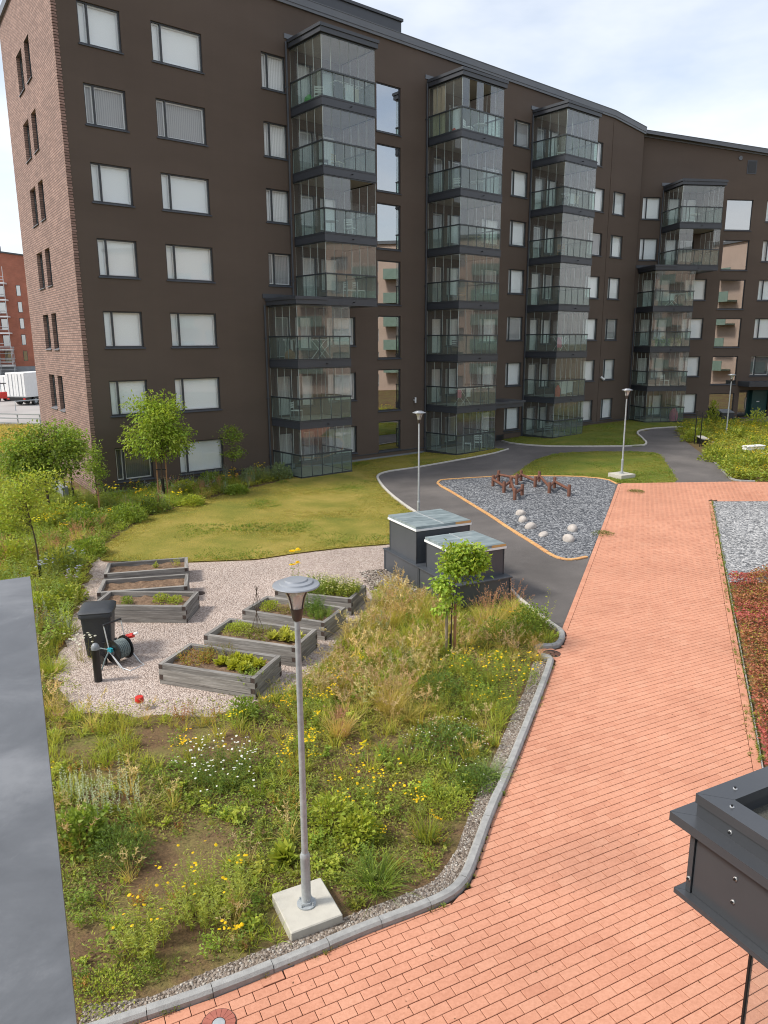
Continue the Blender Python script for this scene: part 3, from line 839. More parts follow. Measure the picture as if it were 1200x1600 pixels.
# pebble margin inside the foreground kerb
inn = offset_line([np.array(p) for p in KERB], 0.135); out2 = offset_line([np.array(p) for p in KERB], 0.36)
for i in range(len(out2)): out2[i] = out2[i] + np.array([RNG.normal(0, 0.05), RNG.normal(0, 0.05)])
PEBBLE_STRIP = [tuple(p) for p in inn] + [tuple(p) for p in out2[::-1]]
sheet('pebble_margin', PEBBLE_STRIP, 0.020, M['pebble'], 0.12, 0.02, 4.0)

# street far left
sheet('street', [(-120,52),(-22,66),(-22,150),(-160,150)], 0.006, M['street'], 8)

# ------------------------------------------------------------------ the brown apartment building
ZC = CAM_H                                       # heights measured from the camera level are shifted to the ground
bld = thing('apartment_building', 'seven storey dark brown apartment building with stacks of glazed balconies', 'building', (A_P[0], A_P[1], 0))
O3 = np.array([A_P[0], A_P[1], 0.0])
def wA(u, z, off=0.0):
    p = A_P + A_D*u + A_N*off; return (p[0]-O3[0], p[1]-O3[1], z)
def wB(u, z, off=0.0):
    p = B_P + B_D*u + B_N*off; return (p[0]-O3[0], p[1]-O3[1], z)
S_C = A_P - A_D*0.58
S_D = np.array([math.cos(SIDE_ANG), math.sin(SIDE_ANG)]); S_N = np.array([-math.sin(SIDE_ANG), math.cos(SIDE_ANG)])
S_LEN = 12.2
# side wall seen from outside: local x must run left to right, so it starts at the far end
S_FAR = S_C + S_D*S_LEN
S_ANG = SIDE_ANG + math.pi                       # local x towards the corner, local y into the building
def roofA(u): return ZC + (16.0 - 0.0095*(u+0.6) if u < 37.8 else 15.635 - (u-37.8)*0.10)
def roofB(u): return ZC + 15.22 - 0.098*u

def facade(name, ulist, top, rects, mat, parent, loc, rotz, z0, reveal=0.17):
    """wall sheet with real openings and reveals; rects are (u0, u1, z0, z1)"""
    us = sorted(set([round(x, 3) for x in ulist] + [round(r[i], 3) for r in rects for i in (0, 1)]))
    zmax = max(r[3] for r in rects)+0.05
    zs = sorted(set([z0, zmax] + [round(r[i], 3) for r in rects for i in (2, 3)]))
    vid, vs, fs = {}, [], []
    def v(x, y, z):
        k = (round(x,3), round(y,3), round(z,3))
        if k not in vid: vid[k] = len(vs); vs.append(k)
        return vid[k]
    for a, b in zip(us, us[1:]):
        cu = (a+b)/2
        for c, d in zip(zs, zs[1:]):
            cz = (c+d)/2
            if any(r[0] < cu < r[1] and r[2] < cz < r[3] for r in rects): continue
            fs.append((v(a,0,c), v(b,0,c), v(b,0,d), v(a,0,d)))
        fs.append((v(a,0,zmax), v(b,0,zmax), v(b,0,top(b)), v(a,0,top(a))))
    for a, b, c, d in rects:
        q = [(a,c),(b,c),(b,d),(a,d)]
        for i in range(4):
            p, r = q[i], q[(i+1)%4]
            n = len(vs); vs.extend([(p[0],0,p[1]),(r[0],0,r[1]),(r[0],reveal,r[1]),(p[0],reveal,p[1])]); fs.append((n,n+3,n+2,n+1))
    me = bpy.data.meshes.new(name); me.from_pydata(vs, [], fs); me.materials.append(mat); me.update()
    return obj(name, me, parent, loc, rotz)

_cache = {}
def cached(key, fn):
    if key not in _cache: _cache[key] = fn()
    return _cache[key]
def pane_mesh(w, h, t, mat, ax='x'):
    """a thin pane with pale ground edges"""
    def f():
        mb = MB()
        x1, y1 = (w, t) if ax == 'x' else (t, w)
        vs = [(0,0,0),(x1,0,0),(x1,y1,0),(0,y1,0),(0,0,h),(x1,0,h),(x1,y1,h),(0,y1,h)]
        broad = [(0,1,5,4),(2,3,7,6)]; rest = [(1,2,6,5),(3,0,4,7)]
        if ax != 'x': broad, rest = rest, broad
        mb.mat(0).add(vs, broad); mb.mat(1).add(vs, rest+[(0,3,2,1),(4,5,6,7)])
        return mb.mesh('pane', [mat, M['edge']])
    return cached(('pane', round(w,3), round(h,3), t, mat.name, ax), f)
def window(parent, loc, rotz, w, h, style='blind', split=0.22, glass_m=None, sill=True):
    """frame > panes, inner frame, blind, sill; origin lower left of the opening on the wall face"""
    gm = glass_m or M['winglass']
    fw = 0.055
    def fr():
        mb = MB(); y0, y1 = 0.07, 0.15
        mb.box(0, fw, y0, y1, 0, h); mb.box(w-fw, w, y0, y1, 0, h)
        mb.box(fw, w-fw, y0, y1, 0, fw); mb.box(fw, w-fw, y0, y1, h-fw, h)
        if split: mb.box(w*split-fw*0.6, w*split+fw*0.6, y0-0.006, y1, fw, h-fw)
        return mb.mesh('window', M['frame'])
    f = obj('window', cached(('wf', round(w,2), round(h,2), split), fr), parent, loc, rotz)
    if split:
        xs = [(fw+0.01, w*split-fw*0.6-0.01), (w*split+fw*0.6+0.01, w-fw-0.01)]
    else: xs = [(fw+0.01, w-fw-0.01)]
    for a, b in xs:
        obj('pane', pane_mesh(b-a, h-2*fw-0.02, 0.012, gm), f, (a, 0.10, fw+0.01))
    if style != 'stair':
        def inf():
            mb = MB(); y0, y1 = 0.16, 0.20; t = 0.045
            for a, b in xs:
                mb.box(a, a+t, y0, y1, fw, h-fw); mb.box(b-t, b, y0, y1, fw, h-fw)
                mb.box(a+t, b-t, y0, y1, fw, fw+t); mb.box(a+t, b-t, y0, y1, h-fw-t, h-fw)
            return mb.mesh('inner_frame', M['whiteframe'])
        obj('inner_frame', cached(('if', round(w,2), round(h,2), split), inf), f)
        mname = {'blind':'blind','curtain':'curtain','grey':'greycurtain','dark':'darkcurtain'}[style]
        def bl():
            mb = MB(); mb.box(0.01, w-0.01, 0.235, 0.245, 0.01, h-0.01)
            return mb.mesh('blind', M[mname])
        obj('blind', cached(('bl', round(w,2), round(h,2), mname), bl), f)
    if sill:
        def si():
            mb = MB()
            mb.add([(-0.05,-0.05,-0.075),(w+0.05,-0.05,-0.075),(w+0.05,0.0,-0.075),(-0.05,0.0,-0.075),(-0.05,-0.05,-0.045),(w+0.05,-0.05,-0.045),(w+0.05,0.0,-0.005),(-0.05,0.0,-0.005)],
                   [(0,3,2,1),(4,5,6,7),(0,1,5,4),(1,2,6,5),(2,3,7,6),(3,0,4,7)])
            mb.box(0.002, w-0.002, 0.0, 0.068, -0.03, -0.002+0.006)
            return mb.mesh('sill', M['metal'])
        obj('sill', cached(('si', round(w,2)), si), f)
    return f

rw = random.Random(5)
def style_pick():
    r = rw.random()
    return 'blind' if r < 0.66 else ('curtain' if r < 0.88 else 'grey')
Aw = []     # (u0,u1,z0,z1,style,split)
for k in range(1, 8):
    zt, zb = ZC+1.43+3*(k-3), ZC-0.12+3*(k-3)
    Aw.append((0.39, 2.14, zb, zt, {1:'dark', 6:'grey'}.get(k, 'blind'), 0.235))
    Aw.append((3.47, 5.82, zb, zt, {6:'grey'}.get(k, 'blind'), 0.19))
    if k >= 4: Aw.append((8.86, 10.21, zb, zt, {4:'grey'}.get(k, 'curtain'), 0.27))
    else: Aw.append((12.35, 14.30, zb, zt-0.02, 'curtain' if k < 3 else 'blind', 0.25))
    # stairwell
    zs_, zt_ = ZC-0.85+3*(k-3), ZC+1.53+3*(k-3)
    if k == 1: zs_ = ZC-6.22
    Aw.append((15.92, 17.63, zs_, zt_, 'stair', 0))
    zo = 0.17
    Aw.append((24.35, 26.02, zb+zo-0.02, zt+0.12, style_pick(), 0.25))
    if k == 7: Aw.append((27.10, 28.70, ZC+12.13, ZC+13.62, 'grey', 0.2))
    else: Aw.append((26.98, 28.60, zb+0.27, zt+0.25, ['blind','blind','grey','blind','blind','blind'][k-1], 0.2))
    Aw.append((35.45, 37.18 if k < 7 else 36.7, zb+0.27, zt+0.27, {5:'grey',1:'curtain'}.get(k,'blind'), 0.2))
    if k <= 6: Aw.append((38.28, 39.84, zb+0.29, zt+0.29, {3:'grey'}.get(k,'blind'), 0.2))
def balc_doors(u0, zfl, lst):
    lst.append((u0+0.42, u0+1.32, zfl+0.06, zfl+2.16, 'curtain' if rw.random() < 0.6 else 'grey', 0))
    lst.append((u0+1.60, u0+2.75, zfl+0.50, zfl+2.16, style_pick(), 0.3))
BAL = []     # (frame, u0, w, floor level, ground storey, top storey)
for k in range(1, 8):
    fl = ZC+11.22+3*(k-7)
    if k >= 4: BAL.append(('A', 10.48, 3.17, fl, k, k == 7)); balc_doors(10.48, fl, Aw)
    else: BAL.append(('A', 8.72, 3.17, fl, k, k == 3)); balc_doors(8.72, fl, Aw)
    BAL.append(('A', 19.75, 3.37, fl+0.09, k, k == 7)); balc_doors(19.75, fl+0.09, Aw)
    BAL.append(('A', 28.97, 3.30, fl+0.17, k, k == 7)); balc_doors(28.97, fl+0.17, Aw)
def clampz(L):
    return [(a, b, max(c, ZC-6.52), d, s, p) for a, b, c, d, s, p in L]
def nooverlap(L):
    out = []
    for r in L:
        if any(r[0] < q[1]+0.02 and r[1] > q[0]-0.02 and r[2] < q[3] and r[3] > q[2] for q in out): continue
        out.append(r)
    return out
Aw = nooverlap(clampz(Aw))
facade('wall', [-0.58, 41.8, 37.8], roofA, [r[:4] for r in Aw], M['facade'], bld, wA(0, 0), A_ANG, ZC-6.35)
for u0, u1, z0, z1, st, sp in Aw:
    door = (z1-z0) > 1.95 and st != 'stair'
    window(bld, wA(u0, z0), A_ANG, u1-u0, z1-z0, st, sp, M['stairglass'] if st == 'stair' else None, not door)

Bw = []
for k in range(1, 7):
    zt, zb = ZC+1.83+3*(k-3), ZC+0.23+3*(k-3)
    if k >= 5: Bw.append((0.455, 1.926, zb, zt, 'blind', 0.25))
    else: Bw.append((4.55, 6.37, zb, zt, ['blind','blind','blind','blind'][k-1], 0.3))
    Bw.append((7.48, 9.73, max(ZC-0.45+3*(k-3), ZC-6.1), ZC+1.82+3*(k-3), 'stair', 0))
    if k >= 2: Bw.append((10.92, 12.7, zb, zt, {2:'dark'}.get(k,'blind'), 0.25))
    fl = ZC+11.62+3*(k-7)
    if k >= 5: BAL.append(('B', 2.22, 3.29, fl, k, k == 6)); balc_doors(2.22, fl, Bw)
    else: BAL.append(('B', 0.56, 3.20, fl, k, k == 4)); balc_doors(0.56, fl, Bw)
Bw = nooverlap([(a, b, max(c, ZC-6.05), d, s, p) for a, b, c, d, s, p in Bw])
# entrance recess
ENT = (10.15, 12.95, ZC-6.15, ZC-3.95)
facade('wall', [-0.05, 22.0, 6.0], roofB, [r[:4] for r in Bw] + [ENT], M['facade'], bld, wB(0, 0), B_ANG, ZC-6.1)
for u0, u1, z0, z1, st, sp in Bw:
    door = (z1-z0) > 1.95 and st != 'stair'
    window(bld, wB(u0, z0), B_ANG, u1-u0, z1-z0, st, sp, M['stairglass'] if st == 'stair' else None, not door)

# brick gable with paired narrow windows
Sw = []
for k in range(1, 8):
    zt, zb = ZC+1.5+3*(k-3), ZC-0.2+3*(k-3)
    if k == 1: continue
    Sw.append((S_LEN-8.4, S_LEN-6.95, zb, zt, 'grey', 0)); Sw.append((S_LEN-6.2, S_LEN-5.05, zb, zt, 'darkw', 0))
def sl(x, z): p = S_FAR - S_D*x; return (p[0]-O3[0], p[1]-O3[1], z)
facade('brick_wall', [0, S_LEN], lambda u: ZC+16.0, [r[:4] for r in Sw], M['brick'], bld, sl(0, 0), S_ANG, -0.3, 0.26)
for u0, u1, z0, z1, st, sp in Sw:
    def fr():
        w, h = u1-u0, z1-z0; t = 0.06; mb = MB()
        mb.box(0, t, .16, .24, 0, h); mb.box(w-t, w, .16, .24, 0, h); mb.box(t, w-t, .16, .24, 0, t); mb.box(t, w-t, .16, .24, h-t, h)
        return mb.mesh('window', M['frame'])
    f = obj('window', cached(('gab', round(u1-u0,2)), fr), bld, sl(u0, z0), S_ANG)
    obj('pane', pane_mesh(u1-u0-0.12, z1-z0-0.12, 0.012, M['winglass']), f, (0.06, 0.19, 0.06))
    def bl():
        return MB().box(0.01, u1-u0-0.01, 0.262, 0.275, 0.01, z1-z0-0.01).mesh('blind', M['greycurtain'] if st == 'grey' else M['darkcurtain'])
    obj('blind', cached(('gabb', round(u1-u0,2), st), bl), f)
    def si():
        return MB().add([(-0.03,-0.06,-0.06),(u1-u0+0.03,-0.06,-0.06),(u1-u0+0.03,0.155,0.03),(-0.03,0.155,0.03),(-0.03,-0.06,-0.03),(u1-u0+0.03,-0.06,-0.03),(u1-u0+0.03,0.155,0.055),(-0.03,0.155,0.055)],
                        [(0,3,2,1),(4,5,6,7),(0,1,5,4),(1,2,6,5),(2,3,7,6),(3,0,4,7)]).mesh('sill', M['roofmetal'])
    obj('sill', cached(('gabs', round(u1-u0,2)), si), f)
# toothed brick quoin strip where brick meets render
mb = MB()
z = -0.2; i = 0
while z < ZC+15.9:
    mb.box(-0.02, 0.185 if i % 2 else 0.165, -0.022 if i % 2 else -0.012, 0.06, z, z+0.082); z += 0.105; i += 1
mb.build('quoin_strip', M['brick'], bld, wA(-0.60, 0), A_ANG)

# back walls, floors and roof close the shell
mb = MB()
pA0, pA1 = A_P-A_D*0.56, A_P+A_D*41.9
mid_back = pA1 - A_N*13 + np.array([-2.0, 2.0]); far_b = B_P+B_D*22
ring = [tuple(S_FAR), tuple(pA0), tuple(pA1), tuple(far_b), tuple(far_b-B_N*13), tuple(mid_back)]
ring = [(p[0]-O3[0], p[1]-O3[1]) for p in ring]
hts = [ZC+16.0, ZC+16.0, roofA(41.8), roofB(22), roofB(22), ZC+15.3]
n = len(ring)
inset = [0.3*0 for _ in ring]
vs = [(p[0], p[1], -0.3) for p in ring] + [(p[0], p[1], h-0.12) for p, h in zip(ring, hts)]
mb.add(vs, [(2+n-0-n+0, 3, n+3, n+2)] if False else [])
mb.add(vs, [(3,4,n+4,n+3), (4,5,n+5,n+4), (5,0,n+0,n+5)])
mb.build('rear_wall', M['facade'], bld)
mb = MB(); cen = (np.mean([p[0] for p in ring]), np.mean([p[1] for p in ring]), ZC+15.6)
mb.add([(p[0], p[1], h-0.06) for p, h in zip(ring, hts)] , [(0,1,2,5),(2,3,4,5)])
mb.build('roof', M['felt'], bld)
# storey decks inside keep the rooms dark and separate
for k in range(2, 8):
    z = ZC+11.05+3*(k-7)
    MB().box(0.3, 41.5, 0.45, 3.15, z-0.12, z+0.1).build('storey_deck', M['dark'], bld, wA(0, 0), A_ANG)
MB().box(0.3, 41.5, 3.2, 3.3, -0.2, ZC+15).build('inner_wall', M['dark'], bld, wA(0, 0), A_ANG)
MB().box(0.3, 21.5, 3.2, 3.3, -0.2, ZC+12.5).build('inner_wall', M['dark'], bld, wB(0, 0), B_ANG)

# roof edge capping
def roof_edge(fn, us, wfn, ang):
    mb = MB()
    for a, b in zip(us, us[1:]):
        for y0, y1, h0, h1 in ((-0.13, 0.25, -0.02, 0.30), (-0.10, 0.0, -0.16, -0.02), (-0.15, 0.30, 0.30, 0.335)):
            za, zb = fn(a), fn(b)
            vs = [(a,y0,za+h0),(b,y0,zb+h0),(b,y1,zb+h0),(a,y1,za+h0),(a,y0,za+h1),(b,y0,zb+h1),(b,y1,zb+h1),(a,y1,za+h1)]
            mb.add(vs, [(0,3,2,1),(4,5,6,7),(0,1,5,4),(1,2,6,5),(2,3,7,6),(3,0,4,7)])
    return mb.build('roof_edge', M['roofmetal'], bld, wfn(0, 0), ang)
roof_edge(roofA, [-0.75, 37.8, 39.5, 41.9], wA, A_ANG)
roof_edge(roofB, [0.0, 22.0], wB, B_ANG)
MB().box(0, S_LEN+0.12, -0.13, 0.25, ZC+15.98, ZC+16.33).build('roof_edge', M['roofmetal'], bld, sl(0, 0), S_ANG)
mb = MB(); mb.box(9.5, 20.5, 3.2, 8, ZC+15.9, ZC+18.35); mb.box(9.4, 20.58, 3.1, 8.1, ZC+18.35, ZC+18.5)
mb.build('rooftop_plant_room', M['metal'], bld, wA(0, 0), A_ANG)
mb = MB(); mb.box(13, 17.5, 4.2, 7, ZC+18.5, ZC+19.5)
mb.build('rooftop_plant_room', M['metal'], bld, wA(0, 0), A_ANG)
# plinth, with its dark flashing
for u0, u1, wf, ang, zt in ((-0.2, 26.2, wA, A_ANG, ZC-6.33), (27.0, 41.75, wA, A_ANG, ZC-6.05), (0.15, 10.1, wB, B_ANG, ZC-5.98), (13.0, 22, wB, B_ANG, ZC-5.98)):
    MB().box(u0, u1, 0.02, 0.14, -0.4, zt).build('plinth', M['plinth'], bld, wf(0, 0), ang)
    MB().box(u0, u1, -0.03, 0.10, zt, zt+0.05).build('plinth_flashing', M['metal'], bld, wf(0, 0), ang)
MB().box(26.2, 27.0, -0.0, 0.14, -0.4, ZC-6.10).build('plinth', M['metal'], bld, wA(0, 0), A_ANG)
# seam strip and downpipes
MB().box(37.80, 37.86, -0.025, 0.0, ZC-6.0, roofA(37.8)-0.17).build('movement_joint', M['facade'], bld, wA(0, 0), A_ANG)
def downpipe(wf, ang, u, z0, z1):
    mb = MB(); mb.tube([(u, -0.09, z0), (u, -0.09, z1)], 0.05, 8)
    for zz in np.arange(z0+0.8, z1, 3.0): mb.box(u-0.07, u+0.07, -0.15, 0.0, zz, zz+0.05)
    mb.build('downpipe', M['metal'], bld, wf(0, 0), ang)
downpipe(wA, A_ANG, 10.22, ZC+2.3, ZC+14.1); downpipe(wA, A_ANG, 8.48, 0.1, ZC+1.9)
downpipe(wA, A_ANG, 19.55, 0.1, ZC+14.1); downpipe(wA, A_ANG, 28.80, 0.3, ZC+14.1)
downpipe(wB, B_ANG, 2.05, ZC+2.9, ZC+11.3); downpipe(wB, B_ANG, 0.38, 0.4, ZC+2.6)
# wall lamp, vents
wl_ = MB(); wl_.tube([(0,-0.14,-0.16),(0,-0.14,0.16)], 0.055, 10); wl_.box(-0.03, 0.03, -0.1, 0.0, -0.04, 0.04)
wl_.build('wall_lamp', M['whiteframe'], bld, wA(18.7, ZC-3.35), A_ANG)
lv = MB().box(0, 0.8, -0.03, 0.05, 0, 0.98).build('wall_vent', M['metal'], bld, wB(8.9, ZC+12.7), B_ANG)
MB().box(0.08, 0.72, -0.045, -0.032, 0.08, 0.9).build('louvre', M['black'], lv)
MB().tube([(0,-0.06,0),(0,0.02,0)], 0.16, 14).build('round_vent', M['roofmetal'], bld, wB(8.26, ZC+13.81), B_ANG)

# ------------------------------------------------------------------ balconies
DEP = 2.6
GRID = {}
def balcony(frame, u0, w, fl, k, top):
    wf, ang = (wA, A_ANG) if frame == 'A' else (wB, B_ANG)
    g = float(gz(*(A(u0+1.5, 1.5) if frame == 'A' else B(u0+1.5, 1.5))))
    fl = max(fl, g+0.06)
    def slab():
        mb = MB()
        mb.box(-0.04, w+0.04, -DEP-0.04, -0.002, -0.30, -0.03)
        mb.box(-0.06, w+0.06, -DEP-0.06, -0.004, -0.035, 0.0)
        mb.box(-0.05, w+0.05, -DEP-0.05, -0.006, -0.37, -0.30)
        mb.mat(1).box(0.02, w-0.02, -DEP+0.02, -0.01, 0.0, 0.012)
        return mb.mesh('balcony', [M['metal'], M['soffit']])
    def gslab():
        mb = MB(); mb.box(-0.04, w+0.04, -DEP-0.04, -0.002, -0.14, 0.0)
        mb.mat(1).box(0.02, w-0.02, -DEP+0.02, -0.01, 0.0, 0.012)
        return mb.mesh('balcony', [M['metal'], M['soffit']])
    b = obj('balcony', cached(('slab' if k > 1 else 'gslab', round(w,2)), slab if k > 1 else gslab), bld, wf(u0, fl), ang)
    # soffit of the deck above
    obj('soffit', cached(('soff', round(w,2)), lambda: MB().box(0.03, w-0.03, -DEP+0.03, -0.01, 2.615, 2.628).mesh('soffit', M['soffit'])), b)
    H = 1.12
    def railing():
        mb = MB()
        mb.box(-0.035, w+0.035, -DEP-0.045, -DEP+0.035, H-0.03, H+0.04)
        for x0 in (-0.035, w-0.045): mb.box(x0, x0+0.08, -DEP+0.035, -0.003, H-0.028, H+0.038)
        mb.box(-0.02, w+0.02, -DEP-0.03, -DEP+0.02, 0.014, 0.05)
        for x0 in (-0.02, w-0.03): mb.box(x0, x0+0.05, -DEP+0.02, -0.003, 0.015, 0.05)
        for x in np.linspace(0, w, 6): mb.box(x-0.018, x+0.018, -DEP-0.015, -DEP+0.015, 0.05, H-0.03)
        for y in np.linspace(-DEP, -0.03, 4)[1:]:
            for x in (0, w): mb.box(x-0.016, x+0.016, y-0.018, y+0.018, 0.05, H-0.028)
        return mb.mesh('railing', M['rail'])
    def track():
        mb = MB()
        mb.box(-0.025, w+0.025, -DEP-0.03, -DEP+0.03, 2.57, 2.612)
        for x0 in (-0.025, w-0.035): mb.box(x0, x0+0.06, -DEP+0.03, -0.003, 2.57, 2.612)
        return mb.mesh('top_track', M['rail'])
    obj('top_track', cached(('track', round(w,2)), track), b)
    obj('railing', cached(('railing', round(w,2)), railing), b)
    # railing panes
    n = 5; pw = w/n
    for i in range(n):
        obj('railing_pane', pane_mesh(pw-0.045, H-0.09, 0.012, M['railglass']), b, (i*pw+0.0225, -DEP-0.006, 0.055))
    for x in (0, w):
        for i in range(3):
            pd = (DEP-0.03)/3
            obj('railing_pane', pane_mesh(pd-0.045, H-0.09, 0.012, M['railglass'], 'y'), b, (x-0.006, -DEP+i*pd+0.0225, 0.055))
    # folding glazing above
    rr = random.Random(hash((frame, round(u0*10), k)) & 0xffff)
    n = 6; pw = w/n; h = 2.57-H-0.045
    gone = set()
    if frame == 'A' and abs(u0-10.48) < 0.1 and k == 5: gone = {3, 4, 5}
    if frame == 'A' and abs(u0-19.75) < 0.1 and k == 7: gone = {1, 3}
    if frame == 'B' and k == 5: gone = {2, 3, 4}
    for i in range(n):
        if i in gone: continue
        obj('glazing_pane', pane_mesh(pw-0.016, h, 0.012, M['glazing']), b, (i*pw+0.008, -DEP-0.006, H+0.042))
    for x in (0, w):
        for i in range(4):
            pd = (DEP-0.02)/4
            obj('glazing_pane', pane_mesh(pd-0.016, h, 0.012, M['glazing'], 'y'), b, (x-0.006, -DEP+i*pd+0.008, H+0.042))
    # drain spout under the front edge
    if k > 1:
        obj('drain_spout', cached('spout', lambda: MB().tube([(0,-DEP-0.02,-0.2),(0,-DEP-0.17,-0.21)], 0.022, 6).mesh('drain_spout', M['black'])), b, (w*0.52, 0, 0))
    if top:
        if k in (6, 7):
            mb = MB(); mb.box(-0.12, w+0.12, -DEP-0.13, -0.003, 2.64, 2.86); mb.box(-0.17, w+0.17, -DEP-0.18, -0.006, 2.86, 3.00); mb.box(-0.10, w+0.10, -DEP-0.10, -0.005, 3.0, 3.04)
            mb.build('balcony_roof', M['metal'], b)
            MB().box(-0.3, w*0.35, -0.05, 0.0, 3.04, 3.25).build('roof_flashing', M['roofmetal'], b)
        elif frame == 'A':
            mb = MB(); mb.box(-0.12, 1.70, -DEP-0.13, -0.003, 2.64, 2.86); mb.box(-0.17, 1.69, -DEP-0.18, -0.006, 2.86, 3.00); mb.box(-0.3, 1.6, -0.06, -0.008, 3.0, 3.22)
            mb.build('balcony_roof', M['metal'], b)
        else:
            mb = MB(); mb.box(-0.12, 1.60, -DEP-0.13, -0.003, 2.64, 2.86); mb.box(-0.17, 1.59, -DEP-0.18, -0.006, 2.86, 3.00); mb.box(-0.3, 1.5, -0.06, -0.008, 3.0, 3.22)
            mb.build('balcony_roof', M['metal'], b)
    GRID[(frame, round(u0, 2), k)] = (u0, w, fl)
for a in BAL: balcony(*a)
def bal_pt(frame, u0, k, fx, fy):
    """a point on a balcony floor: fx along the front, fy depth from the front glass"""
    u, w, fl = GRID[(frame, round(u0,2), k)]
    p = (A if frame == 'A' else B)(u+w*fx, DEP-fy)
    return (p[0], p[1], fl+0.0125), (A_ANG if frame == 'A' else B_ANG)

# entrances: canopy by the second balcony stack, and the green doorway in the far wing
cn = MB(); cn.box(23.5, 26.55, -2.0, -0.003, ZC-4.05, ZC-3.8); cn.box(23.4, 26.65, -2.08, -0.005, ZC-3.8, ZC-3.66); cn.build('entrance_canopy', M['metal'], bld, wA(0, 0), A_ANG)
MB().box(23.55, 23.75, -1.9, -1.7, 0.05, ZC-4.06).build('canopy_column', M['metal'], bld, wA(0, 0), A_ANG)
MB().box(9.95, 13.6, -1.5, -0.003, ZC-3.6, ZC-3.2).build('entrance_canopy', M['metal'], bld, wB(0, 0), B_ANG)
MB().box(10.16, 12.94, 0.62, 0.70, ZC-6.15, ZC-3.96).build('entrance_recess', M['teal'], bld, wB(0, 0), B_ANG)
dr = MB().box(10.2, 11.25, 0.52, 0.60, ZC-6.1, ZC-4.0).build('entrance_door', M['frame'], bld, wB(0, 0), B_ANG)
obj('pane', pane_mesh(0.85, 1.8, 0.012, M['stairglass']), dr, (10.3, 0.5, ZC-5.98))
MB().box(11.1, 11.14, 0.42, 0.46, ZC-5.6, ZC-4.6).build('handle', M['alu'], dr)
MB().box(11.5, 12.9, 0.2, 0.60, ZC-6.1, ZC-4.0).build('entrance_panel', M['teal'], bld, wB(0, 0), B_ANG)
# house number-like white plate lettering is too small to read in the photograph: a pale plate stands for it
MB().box(11.95, 12.2, 0.185, 0.2, ZC-4.95, ZC-4.88).build('name_plate', M['whiteframe'], bld, wB(0, 0), B_ANG)

# ------------------------------------------------------------------ street lamps
def lamp(loc, h, label, slab=None, rotz=0.0):
    t = thing('street_lamp', label, 'street lamp', loc, rotz, 'yard lamps with flared glass heads')
    z0 = 0.0
    if slab:
        sx, sy, sz = slab
        MB().bbox(-sx/2, sx/2, -sy/2, sy/2, -0.05, sz, 0.012).build('concrete_base', M['concrete'], t)
        z0 = sz
    fl = MB().lathe([(0.0, 0), (0.115, 0), (0.115, 0.018), (0.075, 0.022), (0.072, 0.05), (0.0, 0.05)], 20, (0,0,z0), False).build('flange', M['galv'], t, smooth=True)
    for a in range(4):
        c = (0.094*math.cos(a*math.pi/2+0.6), 0.094*math.sin(a*math.pi/2+0.6), z0+0.018)
        MB().lathe([(0.013, 0), (0.013, 0.016), (0.007, 0.016), (0.007, 0.04)], 6, c).build('bolt', M['galv'], fl)
    MB().lathe([(0.056, z0+0.02), (0.056, z0+0.62), (0.061, z0+0.64), (0.061, z0+0.66), (0.046, z0+0.70)], 16).build('pole_sleeve', M['galv'], t, smooth=True)
    hb = h-0.44
    MB().lathe([(0.040, z0+0.68), (0.031, hb)], 14).build('pole', M['galv'], t, smooth=True)
    hd = MB().lathe([(0.042, hb-0.02), (0.055, hb+0.01), (0.078, hb+0.13)], 20).build('lamp_cup', M['lampcup'], t, smooth=True)
    prof = [(0.076, hb+0.13), (0.085, hb+0.19), (0.108, hb+0.27), (0.145, hb+0.34), (0.185, hb+0.375)]
    g = MB()
    g.lathe(prof, 28, cap=False); g.lathe([(r-0.004, z) for r, z in prof], 28, cap=False)
    g.build('glass_cone', M['lampglass'], t, smooth=True)
    for a in range(4):
        th = a*math.pi/2+0.5
        MB().tube([((r+0.004)*math.cos(th), (r+0.004)*math.sin(th), z) for r, z in prof], 0.0085, 6).build('rib', M['lampcup'], t)
    MB().lathe([(0.03, hb+0.13), (0.045, hb+0.2), (0.02, hb+0.25), (0.0, hb+0.25)], 14, cap=False).build('lamp_lens', M['lamplens'], hd, smooth=True)
    MB().lathe([(0.0, hb+0.372), (0.25, hb+0.372), (0.256, hb+0.382), (0.25, hb+0.394), (0.185, hb+0.408), (0.178, hb+0.424), (0.125, hb+0.434), (0.118, hb+0.448), (0.0, hb+0.452)], 36, cap=False).build('lamp_cap', M['lampcap'], t, smooth=True)
    return t
lamp(G(479, 1412, 0.13)[:2]+(0.0,), 4.18, 'galvanised lamp on square concrete slab in the foreground meadow', (0.64, 0.70, 0.13), AX)
lamp(G(654, 810), 4.15, 'lamp post standing behind the grey metal vent boxes', None)
p3 = G(971, 746)
lamp(p3, 4.22, 'lamp on pale concrete block at the corner of the grass island', (0.9, 0.9, 0.2), AX)
lamp(G(1134, 685), 4.15, 'lamp post among the weeds beside the black bench', None)

